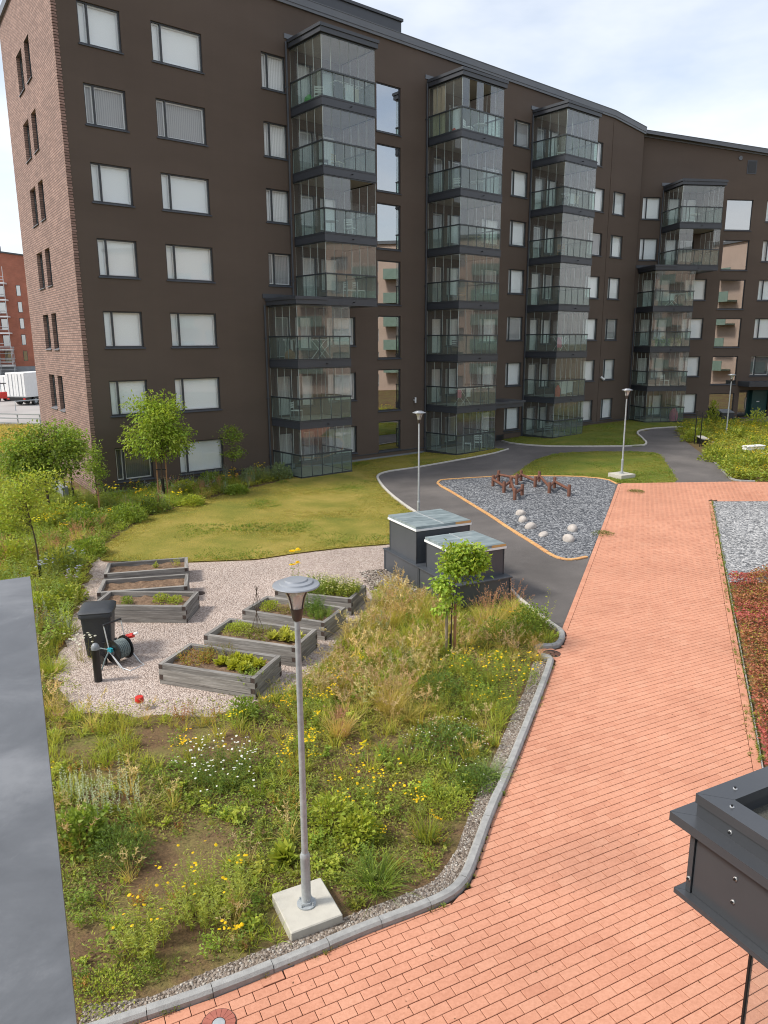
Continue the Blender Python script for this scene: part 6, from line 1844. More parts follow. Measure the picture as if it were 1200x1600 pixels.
def m_vcol():
    m, nt, b = new_mat('pebble_stone'); at = nt.nodes.new('ShaderNodeAttribute'); at.attribute_name = 'Col'
    lin(nt, at.outputs['Color'], b.inputs['Base Color']); b.inputs['Roughness'].default_value = 0.85; return m
M['vcol'] = m_vcol()
pebbles('loose_pebbles', PEBBLE_STRIP, 700, 0.009, 0.022, rng, 'loose pebbles along the inside of the kerb', M['vcol'])
pebbles('coarse_pebbles', GP([(560,893),(601,890),(653,919),(700,940),(640,940),(590,935),(572,915)]), 160, 0.02, 0.05, rng, 'brown pebbles spread beside the taller vent box', M['vcol'], 0.03)

# ------------------------------------------------------------------ plants one can tell apart in the meadow
def PX(x, y): return G(x, y)
PL_ = [
 ('leafy_shrub', 'round bright green leafy shrub beside the grey parapet cap', 'shrub', (125,1318), t_shrub(201, 0.38, 0.46, 700, 0.09, 0.6, MID, FRESH)),
 ('leafy_shrub', 'low dark green feathery bush right of the round bright shrub', 'shrub', (192,1340), t_shrub(202, 0.44, 0.40, 1900, 0.055, 0.2, DEEP, MID)),
 ('silver_spike_plant', 'clump of pale silvery flower spikes left in the meadow', 'flowers', (168,1262), t_spikes(203, 36, 0.66, 0.45)),
 ('silver_spike_plant', 'narrow group of silvery spikes close to the parapet edge', 'flowers', (108,1250), t_spikes(204, 12, 0.6, 0.18)),
 ('daisy_clump', 'bushy clump covered in white daisies in mid meadow', 'flowers', (345,1215), t_weed(205, 110, 0.52, 0.44, 0.06, 0.22, 20, DEEP, MID, 0.42, (WHITE_, 0.018, 1))),
 ('yellow_flower_clump', 'large tall clump with yellow button flowers left of the lamp base', 'flowers', (325,1420), t_weed(206, 90, 0.62, 0.42, 0.07, 0.2, 24, (0.27,0.34,0.08), LIME, 0.30, None), t_weed(1206, 26, 0.70, 0.36, 0.03, 0.2, 6, (0.27,0.34,0.08), LIME, 0.30, (YELLOW, 0.022, 1))),
 ('yellow_flower_clump', 'smaller clump with yellow button flowers nearer the bottom left', 'flowers', (222,1478), t_weed(207, 56, 0.54, 0.26, 0.075, 0.22, 20, (0.25,0.32,0.07), LIME, 0.32, None), t_weed(1207, 12, 0.62, 0.22, 0.03, 0.2, 6, (0.27,0.34,0.08), LIME, 0.30, (YELLOW, 0.022, 1))),
 ('creeping_mat', 'bright green creeping mat at the lower left beside the parapet', 'ground cover', (160,1555), t_shrub(208, 0.42, 0.10, 900, 0.03, 0.6, FRESH, LIME)),
 ('creeping_mat', 'small dark creeping mat in front of the smaller yellow clump', 'ground cover', (228,1520), t_shrub(209, 0.18, 0.08, 320, 0.035, 0.35, MID, FRESH)),
 ('leafy_plant', 'plant with large bright leaves just left of the lamp pole foot', 'plant', (445,1345), t_lettuce(210, 0.24, 70, FRESH, LIME)),
 ('leafy_plant', 'broad leaved green plant left of the lamp, higher up', 'plant', (375,1285), t_weed(211, 7, 0.28, 0.08, 0.10, 0.5, 10, FRESH, LIME, 0.4)),
 ('leafy_plant', 'bright rosette beside the concrete lamp slab, right of the pole', 'plant', (522,1352), t_weed(212, 14, 0.12, 0.07, 0.09, 0.7, 8, FRESH, LIME, 0.9)),
 ('leafy_shrub', 'bright green shrub with lobed leaves right of the lamp pole', 'shrub', (560,1310), t_shrub(213, 0.32, 0.38, 480, 0.085, 0.6, FRESH, LIME)),
 ('leafy_shrub', 'green shrub below the yellow flowers, right of the lamp pole', 'shrub', (520,1288), t_shrub(214, 0.34, 0.42, 560, 0.085, 0.45, FRESH, LIME)),
 ('yellow_flower_clump', 'loose clump of orange yellow flowers right of the lamp pole', 'flowers', (575,1262), t_weed(215, 44, 0.50, 0.44, 0.06, 0.3, 14, (0.21,0.26,0.06), FRESH, 0.3, (YELLOW, 0.022, 1))),
 ('ornamental_grass', 'dark green arching grass tuft near the kerb bend', 'grass', (590,1382), t_grass(216, 240, 0.60, 0.18, 0.65, 0.75, 0.009, DEEP, FRESH)),
 ('ornamental_grass', 'second dark arching grass tuft left of the one at the kerb bend', 'grass', (562,1372), t_grass(217, 90, 0.36, 0.11, 0.6, 0.75, 0.008, DEEP, FRESH)),
 ('ornamental_grass', 'upright green grass tuft above the bare soil by the kerb', 'grass', (668,1312), t_grass(218, 110, 0.62, 0.13, 0.35, 0.35, 0.012, (0.12,0.17,0.04), LIME)),
 ('ornamental_grass', 'blue green fine grass tuft against the kerb', 'grass', (765,1212), t_grass(219, 260, 0.48, 0.14, 0.7, 0.6, 0.006, BLUEG, FRESH)),
 ('clover_mat', 'dense dark clover mat with tiny white flowers near the kerb', 'ground cover', (700,1165), t_shrub(220, 0.75, 0.22, 2400, 0.04, 0.7, DEEP, MID, 0, (WHITE_, 0.010, 130))),
 ('clover_mat', 'dark green mat between the clover and the kerb', 'ground cover', (745,1225), t_shrub(221, 0.42, 0.16, 1100, 0.04, 0.65, DEEP, MID, 0, (WHITE_, 0.010, 14))),
 ('clover_mat', 'bright yellow green mat beside the clover', 'ground cover', (700,1258), t_shrub(222, 0.42, 0.14, 1000, 0.04, 0.5, FRESH, LIME)),
 ('leafy_shrub', 'round cabbage-like bright green shrub among the dry grass', 'shrub', (568,1092), t_shrub(223, 0.22, 0.34, 260, 0.09, 0.7, FRESH, (0.20,0.30,0.05))),
 ('ornamental_grass', 'tall pale straw coloured grass clump in the middle of the bed', 'grass', (610,1110), t_grass(224, 340, 0.90, 0.22, 0.38, 0.6, 0.007, (0.42,0.38,0.09), STRAW, None, ((0.45,0.34,0.17), 0.95, 26))),
 ('ornamental_grass', 'second straw coloured grass clump beside the middle one', 'grass', (635,1125), t_grass(225, 220, 0.7, 0.13, 0.45, 0.7, 0.007, (0.20,0.22,0.05), STRAW)),
 ('ornamental_grass', 'dry sandy grass clump left of the straw grass', 'grass', (530,1150), t_grass(226, 220, 0.75, 0.15, 0.35, 0.5, 0.007, SANDY, STRAW, None, (PINKY, 0.7, 18))),
 ('feather_grass', 'tall reddish plumed grass in front of the lower vent box, right of the tree', 'grass', (765,985), t_grass(227, 380, 0.95, 0.34, 0.30, 0.5, 0.007, (0.40,0.37,0.08), STRAW, None, (PINKY, 1.25, 46))),
 ('feather_grass', 'reddish plumed grass at the right corner of the vent box', 'grass', (800,968), t_grass(228, 240, 0.85, 0.24, 0.30, 0.5, 0.007, (0.40,0.37,0.08), STRAW, None, (PINKY, 1.1, 30))),
 ('feather_grass', 'plumed grass left of the young maple stakes', 'grass', (655,965), t_grass(229, 260, 0.8, 0.22, 0.35, 0.5, 0.007, FRESH, STRAW, None, (SANDY, 0.95, 22))),
 ('feather_grass', 'yellow green grass clump at the pebbles beside the raised beds', 'grass', (610,975), t_grass(230, 280, 0.75, 0.25, 0.4, 0.55, 0.008, (0.31,0.36,0.05), STRAW, None, (SANDY, 0.75, 16))),
 ('leafy_shrub', 'dense green rose shrub in the kerb corner by the asphalt', 'shrub', (828,985), t_shrub(231, 0.55, 0.62, 1300, 0.06, 0.6, DEEP, FRESH)),
 ('leafy_shrub', 'green shrub left of the rose shrub, behind the yellow flowers', 'shrub', (775,1000), t_shrub(232, 0.5, 0.5, 1000, 0.055, 0.5, MID, FRESH)),
 ('yellow_flower_clump', 'wide patch of yellow flowers beside the gutter grate', 'flowers', (800,1068), t_weed(233, 60, 0.55, 0.50, 0.06, 0.3, 16, MID, FRESH, 0.22, (YELLOW, 0.022, 1))),
 ('yellow_flower_clump', 'patch of yellow flowers in front of the young maple', 'flowers', (735,1060), t_weed(234, 50, 0.52, 0.45, 0.06, 0.3, 16, MID, FRESH, 0.22, (YELLOW, 0.020, 1))),
 ('yellow_flower_clump', 'lower patch of yellow flowers along the kerb', 'flowers', (775,1110), t_weed(235, 40, 0.48, 0.42, 0.06, 0.3, 16, DEEP, FRESH, 0.25, (YELLOW, 0.018, 1))),
 ('ornamental_grass', 'pale tawny grass tuft hanging over the kerb gap', 'grass', (836,1032), t_grass(236, 150, 0.5, 0.11, 0.45, 0.7, 0.006, (0.24,0.22,0.06), STRAW, None, (SANDY, 0.6, 14))),
 ('leafy_shrub', 'dark green shrub below the young maple', 'shrub', (690,1085), t_shrub(237, 0.5, 0.42, 1200, 0.05, 0.4, DEEP, MID)),
 ('rusty_plant', 'reddish brown dock plant at the edge of the gravel yard', 'plant', (285,1122), t_weed(238, 14, 0.36, 0.18, 0.05, 0.35, 16, RUST, (0.30,0.16,0.06), 0.3)),
 ('leafy_shrub', 'glossy green shrub at the front corner of the nearest raised bed', 'shrub', (382,1122), t_shrub(239, 0.28, 0.36, 420, 0.07, 0.6, MID, FRESH)),
 ('yellow_green_plant', 'yellow green spiky plant between the bollard and the red garden light', 'plant', (172,1122), t_weed(240, 12, 0.36, 0.14, 0.07, 0.28, 12, LIME, (0.33,0.33,0.05), 0.35)),
 ('white_umbel_plant', 'dry plant with white flower heads left of the wheeled bin', 'flowers', (132,1032), t_weed(241, 20, 0.62, 0.16, 0.05, 0.2, 10, (0.20,0.17,0.09), OLIVE, 0.25, ((0.62,0.62,0.54), 0.03, 2))),
 ('ornamental_grass', 'lush lime green grass tuft left of the bin', 'grass', (82,1048), t_grass(242, 220, 0.52, 0.22, 0.5, 0.6, 0.010, FRESH, LIME)),
 ('ornamental_grass', 'lime green grass tuft in the upper left of the meadow', 'grass', (165,1190), t_grass(243, 130, 0.38, 0.18, 0.5, 0.6, 0.010, FRESH, LIME)),
 ('ornamental_grass', 'broad green grass tuft below the yellow patch in mid bed', 'grass', (640,1190), t_grass(244, 110, 0.42, 0.14, 0.5, 0.6, 0.009, MID, FRESH)),
 ('leafy_shrub', 'tall leafy weed against the lamp, right of the nearest raised bed', 'shrub', (470,1120), t_weed(245, 22, 0.5, 0.25, 0.06, 0.3, 18, (0.23,0.27,0.07), FRESH, 0.3, (YELLOW, 0.016, 2))),
 ('thorny_shoot', 'long leafy shoot leaning out over the asphalt kerb', 'shrub', (848,976), t_weed(246, 4, 0.95, 0.1, 0.08, 0.6, 14, FRESH, LIME, 0.55)),
]
def join_t(*Ts):
    v = Veg()
    for T in Ts: v.add(*T)
    return v.arrays()
for nm, lb, ct, p, *T in PL_: plant(nm, lb, ct, PX(*p), join_t(*T), 1.0, random.uniform(0, 6.28) if nm not in ('silver_spike_plant',) else 0)
# weed tufts growing out of the paving
for p, l in (((994,770), 'flat weed tuft growing out of the far brick paving'), ((942,836), 'flat weed tuft on the left edge of the brick path')):
    q = G(*p); plant('paving_weed', l, 'weed', (q[0], q[1], q[2]+0.03), t_shrub(int(p[0]), 0.42, 0.06, 380, 0.05, 0.4, MID, (0.13,0.12,0.04)), 1.0, AX)
# small weeds in the joints along the kerb and the red bed
v = Veg()
L1 = resample([np.array(p) for p in KERB], 0.05); L2 = resample([np.array(p) for p in offset_line([np.array(q) for q in PATH_R], -0.12)], 0.05)
L3 = resample([np.array(p) for p in offset_line([np.array(q) for q in PATH_R], -0.01)], 0.04)
for Lx, dens in ((L1, 0.28), (L2, 0.4), (L3, 0.75)):
    q = np.array([p for p in Lx if rng.random() < dens*(0.4+vnoise(p[0], p[1], 3, 1.2))]); q = q + rng.normal(0, 0.02, q.shape)
    P3 = np.column_stack([q, gz(q[:,0], q[:,1])+0.028]); idx = rng.integers(0, 2, len(P3))
    for i, T in enumerate((t_shrub(301, 0.035, 0.03, 26, 0.025, 0.4, MID, FRESH), t_shrub(302, 0.05, 0.02, 20, 0.022, 0.5, (0.08,0.07,0.03), OLIVE))):
        w_ = P3[idx == i]; v.merge(T, w_, rng.uniform(0.5, 1.2, len(w_)), rng.uniform(0, 6, len(w_)), tint(rng, len(w_)))
tag(obj('joint_weeds', v.mesh('joint_weeds')), 'tiny weeds growing in the joints along kerb and path edges', 'weeds', kind='stuff')

# ------------------------------------------------------------------ left bed, far right bed, red shrubs, lawn tufts
v = Veg()
P = scatter_pts(LEFTBED, 420, rng); P = P[(P[:,1] < 40)]
n = len(P); aa = rng.uniform(0, 2*np.pi, n); mix_ = vnoise(P[:,0], P[:,1], 6, 0.5)[:,None]
C = (colr(rng, MID, FRESH, n)*(1-mix_) + colr(rng, OLIVE, LIME, n)*mix_)*tint(rng, n, 0.18)
v.leaves(P+np.stack([np.zeros(n), np.zeros(n), rng.uniform(0.0, 0.18, n)], 1), np.stack([np.cos(aa), np.sin(aa), rng.uniform(0.05, 0.9, n)], 1), rng.uniform(0.06, 0.12, n), rng.uniform(0.03, 0.06, n), C, rng)
tag(obj('ground_cover', v.mesh('ground_cover')), 'leafy ground cover of the planting bed below the brown facade', 'ground cover', kind='stuff')
v = Veg()
sow(v, LEFTBED, 2.4, [t_grass(400+i, 40, 0.55, 0.12, 0.45, 0.6, 0.012, FRESH, LIME) for i in range(3)], rng, 0.7, 1.4, None, 46)
sow(v, LEFTBED, 1.6, [t_grass(405+i, 40, 0.6, 0.12, 0.4, 0.6, 0.011, STRAW, OLIVE, None, (PINKY, 0.8, 8)) for i in range(3)], rng, 0.7, 1.3, lambda x, y: np.clip((vnoise(x, y, 31, 0.3)-0.4)*3, 0.03, 1), 46)
sow(v, LEFTBED, 2.2, [t_weed(410+i, 10, 0.6, 0.16, 0.10, 0.35, 12, (0.22,0.28,0.09), FRESH, 0.25) for i in range(3)], rng, 0.7, 1.3, None, 46)
sow(v, LEFTBED, 1.0, [t_weed(415+i, 10, 0.6, 0.16, 0.09, 0.3, 12, MID, FRESH, 0.25, (YELLOW, 0.03, 2)) for i in range(2)], rng, 0.7, 1.3, lambda x, y: np.clip((vnoise(x, y, 33, 0.35)-0.5)*4, 0, 1), 46)
sow(v, LEFTBED, 0.8, [t_weed(418+i, 10, 0.5, 0.16, 0.08, 0.3, 12, (0.16,0.2,0.1), (0.2,0.25,0.12), 0.25, ((0.42,0.40,0.55), 0.03, 2)) for i in range(2)], rng, 0.7, 1.2, lambda x, y: np.clip((vnoise(x, y, 35, 0.3)-0.5)*4, 0, 1), 46)
sow(v, LEFTBED, 1.4, [(lambda T: (T[0]*1.35, T[1], T[2]*0.72))(t_spikes(420+i, 10, 0.5, 0.15)) for i in range(2)], rng, 0.8, 1.3, lambda x, y: np.clip((x+11)/4, 0, 1), 46)
tag(obj('meadow_grass', v.mesh('meadow_grass')), 'tall weeds and grasses of the planting bed below the brown facade', 'meadow', kind='stuff')
shr = [((330,760), .75, .62, MID, FRESH), ((395,752), .7, .62, (0.16,0.22,0.09), (0.25,0.31,0.14)), ((438,748), .7, .7, (0.16,0.22,0.09), (0.26,0.32,0.15)), ((290,772), .7, .55, MID, LIME), ((240,800), .7, .6, (0.10,0.14,0.05), FRESH),
       ((200,815), .75, .65, MID, FRESH), ((135,830), .8, .85, DEEP, FRESH), ((95,820), .85, .8, MID, LIME), ((30,830), 1.0, .9, FRESH, LIME), ((140,868), .6, .55, MID, FRESH), ((95,890), .7, .6, (0.12,0.17,0.06), LIME), ((20,880), .8, .7, FRESH, LIME),
       ((110,940), .45, .4, MID, LIME), ((60,960), .6, .5, FRESH, LIME), ((250,772), .6, .5, DEEP, MID), ((370,772), .6, .4, MID, FRESH), ((300,790), .6, .4, FRESH, LIME)]
places = ['below the white ground floor window', 'near the balcony of the leftmost stack', 'touching the ground floor balcony corner', 'left of the white ground floor window', 'at the lawn edge below the staked tree', 'at the left corner of the lawn',
          'around the slim sapling foot', 'left of the slim sapling', 'at the far left edge under the broad tree', 'behind the farthest left raised bed', 'right of the airy sapling trunk', 'left of the airy sapling trunk',
          'above the wheeled bin', 'right above the parapet corner', 'directly under the staked tree', 'at the lawn edge below the thin sapling', 'at the lawn edge right of the staked tree']
kinds = ['dense green shrub', 'greyish green shrub', 'tall greyish shrub', 'light green shrub', 'mixed green shrub', 'leafy green shrub', 'dark green tall shrub', 'lime leaved shrub', 'large lime shrub', 'rounded green shrub', 'loose green shrub', 'bushy lime shrub', 'small green shrub', 'low lime shrub', 'small dark shrub', 'low green shrub', 'spreading lime shrub']
for i, (p, rx, rz, a, b) in enumerate(shr):
    plant('leafy_shrub', kinds[i]+' '+places[i], 'shrub', PX(*p), t_shrub(500+i, rx, rz, int(900*rx*rx/0.4), 0.11, 0.5, a, b), 1.0, i, 'shrubs in the bed below the facade')
v = Veg()
P = scatter_pts(FARBED, 260, rng); n = len(P); aa = rng.uniform(0, 2*np.pi, n); mix_ = vnoise(P[:,0], P[:,1], 6, 0.35)[:,None]
C = (colr(rng, MID, FRESH, n)*(1-mix_) + colr(rng, (0.38,0.35,0.07), LIME, n)*mix_)*tint(rng, n, 0.18)
v.leaves(P+np.stack([np.zeros(n), np.zeros(n), rng.uniform(0.0, 0.35, n)], 1), np.stack([np.cos(aa), np.sin(aa), rng.uniform(0.05, 0.9, n)], 1), rng.uniform(0.10, 0.2, n), rng.uniform(0.05, 0.09, n), C, rng)
sow(v, FARBED, 1.6, [t_grass(430+i, 40, 0.75, 0.15, 0.5, 0.7, 0.018, (0.20,0.21,0.04), STRAW) for i in range(3)], rng, 0.7, 1.3, None, 90)
sow(v, FARBED, 1.2, [t_weed(435+i, 10, 0.7, 0.2, 0.16, 0.4, 12, MID, LIME, 0.3, (YELLOW, 0.03, 1)) for i in range(3)], rng, 0.7, 1.3, None, 90)
tag(obj('meadow_grass', v.mesh('meadow_grass')), 'yellow green weeds filling the far right planting bed', 'meadow', kind='stuff')
for i, (p, rx, rz, l) in enumerate((((1180,672), .9, 1.3, 'tall bushy shrub in front of the green doorway'), ((1150,690), .8, .8, 'green shrub right of the far lamp post'), ((1112,668), .5, 1.9, 'thin tall shrub beside the bench hoop'), ((1085,690), .9, .7, 'low green shrub at the tip of the far bed'), ((1120,720), .9, .6, 'low shrub beside the asphalt near the bench'), ((1165,735), 1.2, .8, 'wide grassy shrub at the front of the far bed'))):
    plant('leafy_shrub', l, 'shrub', PX(*p), t_shrub(540+i, rx, rz, 700, 0.17, 0.5, MID, LIME), 1.0, i, 'shrubs in the far right bed')
# red ground shrubs
v = Veg()
P = scatter_pts(REDBED, 900, rng); P = P[(np.abs(P[:,0]) < 3+P[:,1]*0.62)]
n = len(P); hgt = 0.10+0.32*vnoise(P[:,0], P[:,1], 41, 1.3)
P = P + np.stack([np.zeros(n), np.zeros(n), hgt*rng.random(n)**0.4], 1)
aa = rng.uniform(0, 2*np.pi, n); mixr = np.clip((vnoise(P[:,0], P[:,1], 43, 0.8)-0.3)*2, 0, 1)[:,None]
C = (colr(rng, (0.32,0.055,0.06), (0.48,0.15,0.14), n)*mixr + colr(rng, (0.27,0.17,0.06), (0.36,0.11,0.075), n)*(1-mixr))*tint(rng, n, 0.2)
yl = rng.random(n) < 0.10; C[yl] = colr(rng, OLIVE, (0.36,0.26,0.05), int(yl.sum()))
v.leaves(P, np.stack([np.cos(aa), np.sin(aa), rng.uniform(-0.1, 0.9, n)], 1), rng.uniform(0.05, 0.085, n), rng.uniform(0.03, 0.05, n), C, rng)
tag(obj('red_shrub_mass', v.mesh('red_shrub_mass')), 'low carpet of red and rusty leaved shrubs right of the brick path', 'shrubs', kind='stuff')
# short tufts that break up the lawns
v = Veg()
for poly, dens, a, b in ((lawn1, 150, (0.22,0.22,0.04), (0.46,0.38,0.10)), (lawn3, 110, (0.14,0.19,0.03), (0.32,0.28,0.06)), (lawn2, 70, (0.13,0.18,0.03), (0.28,0.26,0.06))):
    T_ = [t_grass(600+i, 9, 0.055, 0.09, 0.8, 0.3, 0.016, a, b, None, None, 1) for i in range(6)]
    sow(v, poly, dens, T_, rng, 0.6, 1.3, None, 80, 0.03)
    T_ = [t_grass(610+i, 14, 0.09, 0.14, 0.7, 0.3, 0.018, DEEP, FRESH, None, None, 1) for i in range(3)]
    sow(v, poly, dens*0.25, T_, rng, 0.6, 1.4, lambda x, y: np.clip((vnoise(x, y, 51, 0.55)-0.66)*6, 0, 1), 80, 0.03)
tag(obj('lawn_grass', v.mesh('lawn_grass')), 'short mown grass blades of the lawns', 'grass', kind='stuff')
# dry grass slope beyond the left bed
v = Veg()
sow(v, [(-60,40),(-17,47),(-24,62),(-60,60)], 3.0, [t_grass(620+i, 30, 0.55, 0.3, 0.5, 0.5, 0.03, OLIVE, STRAW) for i in range(3)], rng, 0.7, 1.3, None, 90)
tag(obj('dry_grass', v.mesh('dry_grass')), 'dry yellow grass strip in front of the guard rail', 'grass', kind='stuff')

# ------------------------------------------------------------------ what grows in the raised beds
def crop(bed, fx, fy, name, label, T, sc=1.0):
    p = BEDS[bed][1](fx, fy); plant(name, label, 'plant', p, T, sc, random.uniform(0, 6))
yg = (0.30,0.32,0.04)
for i, (fx, fy) in enumerate(((.52,.5),(.66,.45),(.78,.4),(.62,.7),(.74,.68),(.86,.62))):
    crop('P1', fx, fy, 'lettuce', ['yellow green lettuce in the middle of the nearest bed','yellow green lettuce right of centre in the nearest bed','yellow green lettuce near the front right of the nearest bed','yellow green lettuce toward the back of the nearest bed','lettuce at the back right of the nearest bed','lettuce at the right end of the nearest bed'][i], t_lettuce(700+i, 0.20, 70, LIME, (0.42,0.44,0.05)))
crop('P1', .22, .55, 'herb_patch', 'green and rusty herbs at the left end of the nearest bed', t_weed(710, 130, 0.22, 0.34, 0.05, 0.4, 8, RUST, FRESH, 0.6))
crop('P1', .40, .78, 'herb_patch', 'reddish herbs along the back of the nearest bed', t_weed(711, 80, 0.24, 0.34, 0.05, 0.35, 9, (0.22,0.12,0.05), MID, 0.4))
crop('P1', .88, .25, 'herb_patch', 'dark herbs in the front right corner of the nearest bed', t_weed(712, 50, 0.2, 0.22, 0.05, 0.5, 8, MID, FRESH, 0.5))
crop('P2', .22, .6, 'herb_patch', 'bright green cress at the left end of the second bed', t_shrub(713, 0.38, 0.16, 1300, 0.035, 0.6, FRESH, LIME))
crop('P2', .5, .5, 'herb_patch', 'brownish herbs in the middle of the second bed', t_weed(714, 110, 0.2, 0.32, 0.05, 0.4, 8, (0.22,0.17,0.05), MID, 0.5))
for i, (fx, fy) in enumerate(((.66,.45),(.78,.5),(.88,.55),(.72,.72))):
    crop('P2', fx, fy, 'lettuce', ['pale lettuce left of the lamp pole in the second bed','pale lettuce behind the lamp pole in the second bed','pale lettuce at the right end of the second bed','pale lettuce at the back of the second bed'][i], t_lettuce(720+i, 0.21, 70, LIME, (0.48,0.47,0.12)))
crop('P3', .2, .5, 'herb_patch', 'small green patch at the left end of the third bed', t_shrub(730, 0.28, 0.18, 600, 0.05, 0.4, FRESH, LIME))
crop('P3', .42, .5, 'herb_patch', 'brown dry herbs in the third bed', t_weed(731, 60, 0.18, 0.22, 0.05, 0.4, 8, (0.2,0.15,0.06), OLIVE, 0.5))
crop('P3', .66, .62, 'feathery_herb', 'tall feathery dill in the third bed right of the lamp head', t_weed(732, 70, 0.52, 0.28, 0.09, 0.12, 22, DEEP, (0.10,0.20,0.03), 0.3))
crop('P3', .84, .4, 'feathery_herb', 'feathery green herb at the right end of the third bed', t_weed(733, 60, 0.36, 0.24, 0.08, 0.15, 18, MID, (0.13,0.23,0.03), 0.35))
crop('P4', .45, .5, 'herb_patch', 'dense flowering herbs in the farthest right row bed', t_weed(734, 190, 0.42, 0.46, 0.07, 0.4, 12, MID, FRESH, 0.3, ((0.60,0.56,0.28), 0.016, 1)))
crop('P4', .78, .5, 'herb_patch', 'dense green herbs at the right end of the farthest bed', t_weed(735, 190, 0.40, 0.42, 0.07, 0.4, 12, DEEP, LIME, 0.3, ((0.60,0.52,0.3), 0.016, 1)))
crop('P4', .12, .55, 'sunflower', 'tall yellow flowers behind the lamp head', t_weed(736, 4, 0.98, 0.14, 0.10, 0.4, 10, MID, FRESH, 0.05, (YELLOW, 0.06, 4)))
crop('Q1', .30, .45, 'herb_patch', 'small green tuft right of the bin in its raised bed', t_shrub(737, 0.16, 0.16, 260, 0.05, 0.4, MID, FRESH))
crop('Q1', .66, .55, 'herb_patch', 'row of lime green tufts in the raised bed behind the bin', t_shrub(738, 0.24, 0.20, 420, 0.05, 0.45, FRESH, LIME))
crop('Q1', .82, .5, 'herb_patch', 'lime green tuft at the right end of the raised bed behind the bin', t_shrub(739, 0.20, 0.15, 320, 0.05, 0.45, FRESH, LIME))
crop('Q3', .60, .55, 'herb_patch', 'tiny lime seedling in the raised bed beside the lawn', t_shrub(741, 0.09, 0.16, 90, 0.05, 0.45, FRESH, LIME))
crop('Q3', .86, .6, 'herb_patch', 'thin yellow green shoots at the right end of the bed beside the lawn', t_weed(742, 12, 0.28, 0.14, 0.06, 0.3, 8, LIME, (0.33,0.33,0.05), 0.3))

# ------------------------------------------------------------------ what stands on the balconies
def chair(p, rz, mat, label, group='balcony chairs'):
    t = thing('balcony_chair', label, 'chair', p, rz, group)
    MB().bbox(-0.24, 0.24, -0.24, 0.24, 0.40, 0.44, 0.01).build('seat', M[mat], t)
    for i, z in enumerate((0.55, 0.66, 0.77)): MB().box(-0.23, 0.23, 0.22, 0.245, z, z+0.07).build('back_slat', M[mat], t)
    for x in (-0.22, 0.22):
        MB().tube([(x,0.235,0.0),(x,0.235,0.86)], 0.016, 6).build('leg', M[mat], t); MB().tube([(x,-0.22,0.0),(x,-0.22,0.41)], 0.016, 6).build('leg', M[mat], t)
def table(p, mat, label, r=0.38):
    t = thing('balcony_table', label, 'table', p, 0, 'balcony tables')
    MB().lathe([(0,0.70),(r,0.70),(r,0.73),(0,0.73)], 20, cap=False).build('table_top', M[mat], t)
    MB().tube([(0,0,0.02),(0,0,0.70)], 0.025, 8).build('pillar', M[mat], t); MB().lathe([(0,0),(0.22,0),(0.2,0.025),(0,0.03)], 16, cap=False).build('foot', M[mat], t)
def rack(p, rz, label, cloth=None):
    t = thing('drying_rack', label, 'drying rack', p, rz, 'laundry racks on balconies')
    for y in (-0.28, 0.28):
        MB().tube([(-0.45,y,0.0),(0.45,y,0.95)], 0.012, 6).build('leg', M['white'], t); MB().tube([(0.45,y*0.9,0.0),(-0.45,y*0.9,0.95)], 0.012, 6).build('leg', M['white'], t)
    MB().tube([(-0.85,-0.28,0.95),(0.85,-0.28,0.95),(0.85,0.28,0.95),(-0.85,0.28,0.95),(-0.85,-0.28,0.95)], 0.012, 6).build('top_frame', M['white'], t)
    for y in (-0.16,-0.05,0.05,0.16): MB().tube([(-0.85,y,0.95),(0.85,y,0.95)], 0.005, 5).build('wire', M['white'], t)
    if cloth:
        for i, (x0, x1, m, y, l) in enumerate(cloth):
            n = 7; mb = MB(); xs = np.linspace(x0, x1, n)
            for j in range(n-1):
                a, b = xs[j], xs[j+1]; ya, yb = y+0.015*math.sin(j*1.7), y+0.015*math.sin((j+1)*1.7)
                mb.add([(a,ya,0.96),(b,yb,0.96),(b,yb*1.05,0.96-l),(a,ya*1.05,0.96-l),(a,ya+0.012,0.96),(b,yb+0.012,0.96),(b,yb*1.05+0.012,0.96-l),(a,ya*1.05+0.012,0.96-l)], [(3,2,1,0),(4,5,6,7),(0,1,5,4),(2,3,7,6)])
            c = mb.build('laundry_cloth', M[m], t)
M['green'] = simple('green_cloth', (0.05, 0.42, 0.04), (0.04, 0.34, 0.03), 6, 0.8)
M['pink'] = simple('pink_cloth', (0.62, 0.13, 0.24), (0.5, 0.1, 0.2), 6, 0.8)
M['navy'] = simple('dark_cloth', (0.03, 0.035, 0.045), (0.05, 0.05, 0.06), 6, 0.85)
M['cream'] = simple('cream_cloth', (0.55, 0.47, 0.33), (0.48, 0.41, 0.29), 8, 0.85)
M['wicker'] = simple('brown_wicker', (0.30, 0.17, 0.08), (0.22, 0.12, 0.055), 30, 0.8)
def blob(p, r, h, mat, name, label, cat):
    t = thing(name, label, cat, p)
    MB().lathe([(0,0),(r*0.8,0),(r,h*0.35),(r*0.85,h*0.75),(r*0.4,h),(0,h*1.02)], 14, cap=False).build('body', M[mat], t, smooth=True)
    MB().lathe([(r*0.3,h),(r*0.34,h*1.08),(0,h*1.1)], 10, cap=False).build('knot', M[mat], t, smooth=True)
def pot(p, label, h=0.5, seed=1):
    t = thing('potted_plant', label, 'potted plant', p, 0, 'potted plants on balconies')
    MB().lathe([(0,0),(0.11,0),(0.15,0.26),(0.13,0.26),(0,0.24)], 14, cap=False).build('pot', M['cream'], t, smooth=True)
    obj('foliage', arr_mesh('foliage', t_shrub(800+seed, 0.26, h, 160, 0.10, 0.4, MID, FRESH)), t, (0,0,0.24))
U1, U1L, U2, U3, UB, UBL = 10.48, 8.72, 19.75, 28.97, 2.22, 0.56
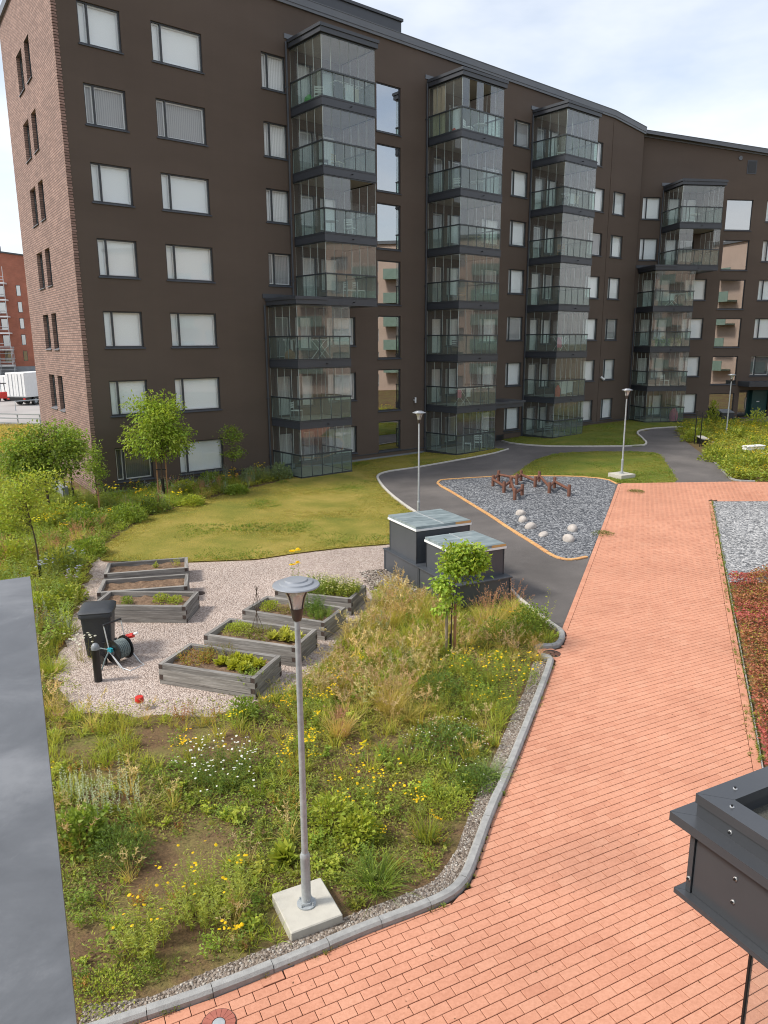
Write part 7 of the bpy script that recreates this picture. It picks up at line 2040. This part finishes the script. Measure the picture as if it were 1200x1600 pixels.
bp = lambda f, u, k, x, y: bal_pt(f, u, k, x, y)[0]
blob(bp('A',U1,7,.12,1.6), .25, .42, 'green', 'cloth_bag', 'bright green bag on the top balcony of the leftmost stack', 'bag')
chair(bp('A',U1,7,.28,1.5), A_ANG+2.6, 'white', 'white chair on the top balcony of the leftmost stack')
rack(bp('A',U1,7,.62,.7), A_ANG, 'rack with dark and pale laundry on the top balcony of the leftmost stack', [(-.8,-.35,'navy',-.16,.7),(-.2,.3,'curtain',-.16,.75),(.35,.8,'cream',.05,.6)])
chair(bp('A',U1,6,.45,.8), A_ANG+0.4, 'cream', 'chair with cream backrest on the second balcony from the top, leftmost stack')
chair(bp('A',U1,6,.2,.9), A_ANG+1.0, 'navy', 'dark chair on the second balcony from the top, leftmost stack')
table(bp('A',U1,5,.35,1.0), 'galv', 'thin round table on the third balcony from the top, leftmost stack')
chair(bp('A',U1,5,.66,.7), A_ANG+2.0, 'white', 'low white chair on the third balcony from the top, leftmost stack')
chair(bp('A',U1,4,.62,.7), A_ANG+1.4, 'white', 'white slatted chair, left one on the fourth balcony of the leftmost stack')
chair(bp('A',U1,4,.82,.7), A_ANG+1.5, 'white', 'white slatted chair, right one on the fourth balcony of the leftmost stack')
rack(bp('A',U1L,3,.58,.6), A_ANG, 'empty white drying rack on the balcony above the lawn, leftmost stack')
rack(bp('A',U1L,3,.22,1.7), A_ANG+0.9, 'rack with a white sheet beside the wicker basket, leftmost stack', [(-.6,.6,'curtain',-.05,.8)])
blob(bp('A',U1L,3,.10,1.2), .28, .45, 'wicker', 'wicker_basket', 'brown wicker basket on the balcony of the leftmost stack', 'basket')
chair(bp('A',U1L,2,.25,1.5), A_ANG+0.6, 'white', 'white chair on the balcony just above the ground floor, leftmost stack')
MB_c = thing('balcony_curtain', 'long cream curtain at the left of the top balcony, second stack', 'curtain', bp('A',U2,7,.02,1.4), A_ANG)
cb = MB(); pts_ = [(0.03*math.sin(i*1.3)+0.06, i*0.07) for i in range(15)]
for a, b in zip(pts_, pts_[1:]): cb.add([(a[0],a[1],0.05),(b[0],b[1],0.05),(b[0],b[1],2.5),(a[0],a[1],2.5),(a[0]+.01,a[1],0.05),(b[0]+.01,b[1],0.05),(b[0]+.01,b[1],2.5),(a[0]+.01,a[1],2.5)], [(0,3,2,1),(4,5,6,7),(3,7,6,2),(0,1,5,4)])
cb.build('curtain_cloth', M['cream'], MB_c); MB().tube([(0.06,-0.05,2.52),(0.06,1.1,2.52)], 0.012, 6).build('curtain_rod', M['alu'], MB_c)
blob(bp('A',U2,7,.1,.9), .14, .25, 'red', 'cloth_bag', 'small red bag on the top balcony of the second stack', 'bag')
chair(bp('A',U2,7,.40,.8), A_ANG+0.5, 'white', 'white chair on the top balcony of the second stack'); table(bp('A',U2,7,.68,.8), 'white', 'white table on the top balcony of the second stack')
chair(bp('A',U2,6,.35,1.4), A_ANG+2.2, 'white', 'white chair on the second balcony from the top, second stack'); table(bp('A',U2,6,.66,.9), 'white', 'white table on the second balcony from the top, second stack')
table(bp('A',U2,5,.62,.9), 'cream', 'cream table on the third balcony from the top, second stack')
chair(bp('A',U2,4,.40,1.1), A_ANG+2.4, 'stake', 'wooden chair on the middle balcony of the second stack'); 
chair(bp('A',U2,3,.30,1.2), A_ANG+2.4, 'navy', 'dark chair on the third balcony above ground, second stack')
rack(bp('A',U2,2,.42,.9), A_ANG, 'rack with coloured laundry one floor above ground, second stack', [(-.7,-.3,'pink',-.16,.5),(-.2,.1,'navy',-.16,.6),(.2,.6,'curtain',-.05,.5)])
chair(bp('A',U2,1,.55,.9), A_ANG+0.7, 'white', 'white lounge chair on the ground floor balcony, second stack'); chair(bp('A',U2,1,.82,.8), A_ANG+5.5, 'white', 'second white chair on the ground floor balcony, second stack')
chair(bp('A',U3,7,.35,1.2), A_ANG+0.7, 'white', 'white chair on the top balcony of the third stack')
rack(bp('A',U3,6,.6,.8), A_ANG, 'rack with white laundry on the second balcony from the top, third stack', [(-.6,0.0,'curtain',-.16,.6),(.1,.6,'cream',-.05,.5)])
chair(bp('A',U3,5,.4,1.0), A_ANG+2.2, 'stake', 'wooden chair on the third balcony from the top, third stack')
rack(bp('A',U3,3,.40,.7), A_ANG, 'rack with a pink towel on the third balcony above ground, third stack', [(-.6,-.1,'pink',-.16,.7),(.0,.4,'curtain',-.05,.5)])
chair(bp('A',U3,3,.8,.7), A_ANG+0.5, 'white', 'white chair beside the pink towel, third stack')
rack(bp('A',U3,2,.62,.7), A_ANG, 'rack with white sheets one floor above ground, third stack', [(-.8,-.1,'curtain',-.16,.8),(.0,.8,'curtain',-.05,.75)])
blob(bp('A',U3,2,.34,.6), .22, .7, 'red', 'cloth_bag', 'dark red bag beside white sheets, third stack', 'bag')
table(bp('A',U3,1,.5,1.0), 'galv', 'grey table on the ground floor balcony of the third stack'); chair(bp('A',U3,1,.25,1.0), A_ANG+2, 'galv', 'grey chair on the ground floor balcony of the third stack')
for i in range(4): pot(bp('B',UBL,3,.22+.2*i,.6), ['leafy potted plant at the left end of the far wing plant balcony','second potted plant from the left on the far wing plant balcony','third potted plant from the left on the far wing plant balcony','potted plant at the right end of the far wing plant balcony'][i], 0.4+0.1*(i%2), i)
chair(bp('B',UBL,2,.55,.7), B_ANG+0.3, 'white', 'white chair one floor above ground in the far wing')
blob(bp('B',UBL,1,.83,.5), .34, .95, 'pink', 'play_tent', 'bright pink play toy on the ground floor balcony of the far wing', 'toy')
table(bp('B',UB,6,.5,.9), 'white', 'white table on the top balcony of the far wing')
rack(bp('B',UBL,4,.6,.8), B_ANG, 'rack with pale laundry on the fourth balcony of the far wing', [(-.5,0.1,'curtain',-.16,.5)])

# dry specks of litter on the paving
v = Veg()
P = scatter_pts([tuple(p) for p in pav_poly], 3.0, rng, 0.031); P = P[(P[:,1] > 4) & (P[:,1] < 24)]; n = len(P); aa = rng.uniform(0, 6.28, n)
v.leaves(P, np.stack([np.cos(aa), np.sin(aa), rng.uniform(0.0, 0.3, n)], 1), rng.uniform(0.012, 0.04, n), rng.uniform(0.008, 0.016, n), colr(rng, (0.06,0.035,0.02), (0.16,0.10,0.05), n), rng)
tag(obj('leaf_litter', v.mesh('leaf_litter')), 'dry specks of leaf litter lying on the brick path', 'litter', kind='stuff')

# thin canes tied into tripods between the raised beds
for bed, fx, fy, lb in (('P2', .40, .72, 'thin cane tripod at the back of the second raised bed'), ('P3', .08, .35, 'thin cane tripod at the left end of the third raised bed')):
    p = BEDS[bed][1](fx, fy)
    t = thing('cane_tripod', lb, 'canes', p)
    for k in range(4):
        a = k*math.pi/2+0.4
        MB().tube([(0.16*math.cos(a), 0.16*math.sin(a), -0.02), (-0.05*math.cos(a), -0.05*math.sin(a), 0.62)], 0.006, 5).build('cane', M['bark'], t)
MB().tube([(38.0, -0.02, ZC-2.60), (38.15, -0.28, ZC-2.82)], 0.09, 10).build('outlet_pipe', M['white'], bld, wA(0, 0), A_ANG)
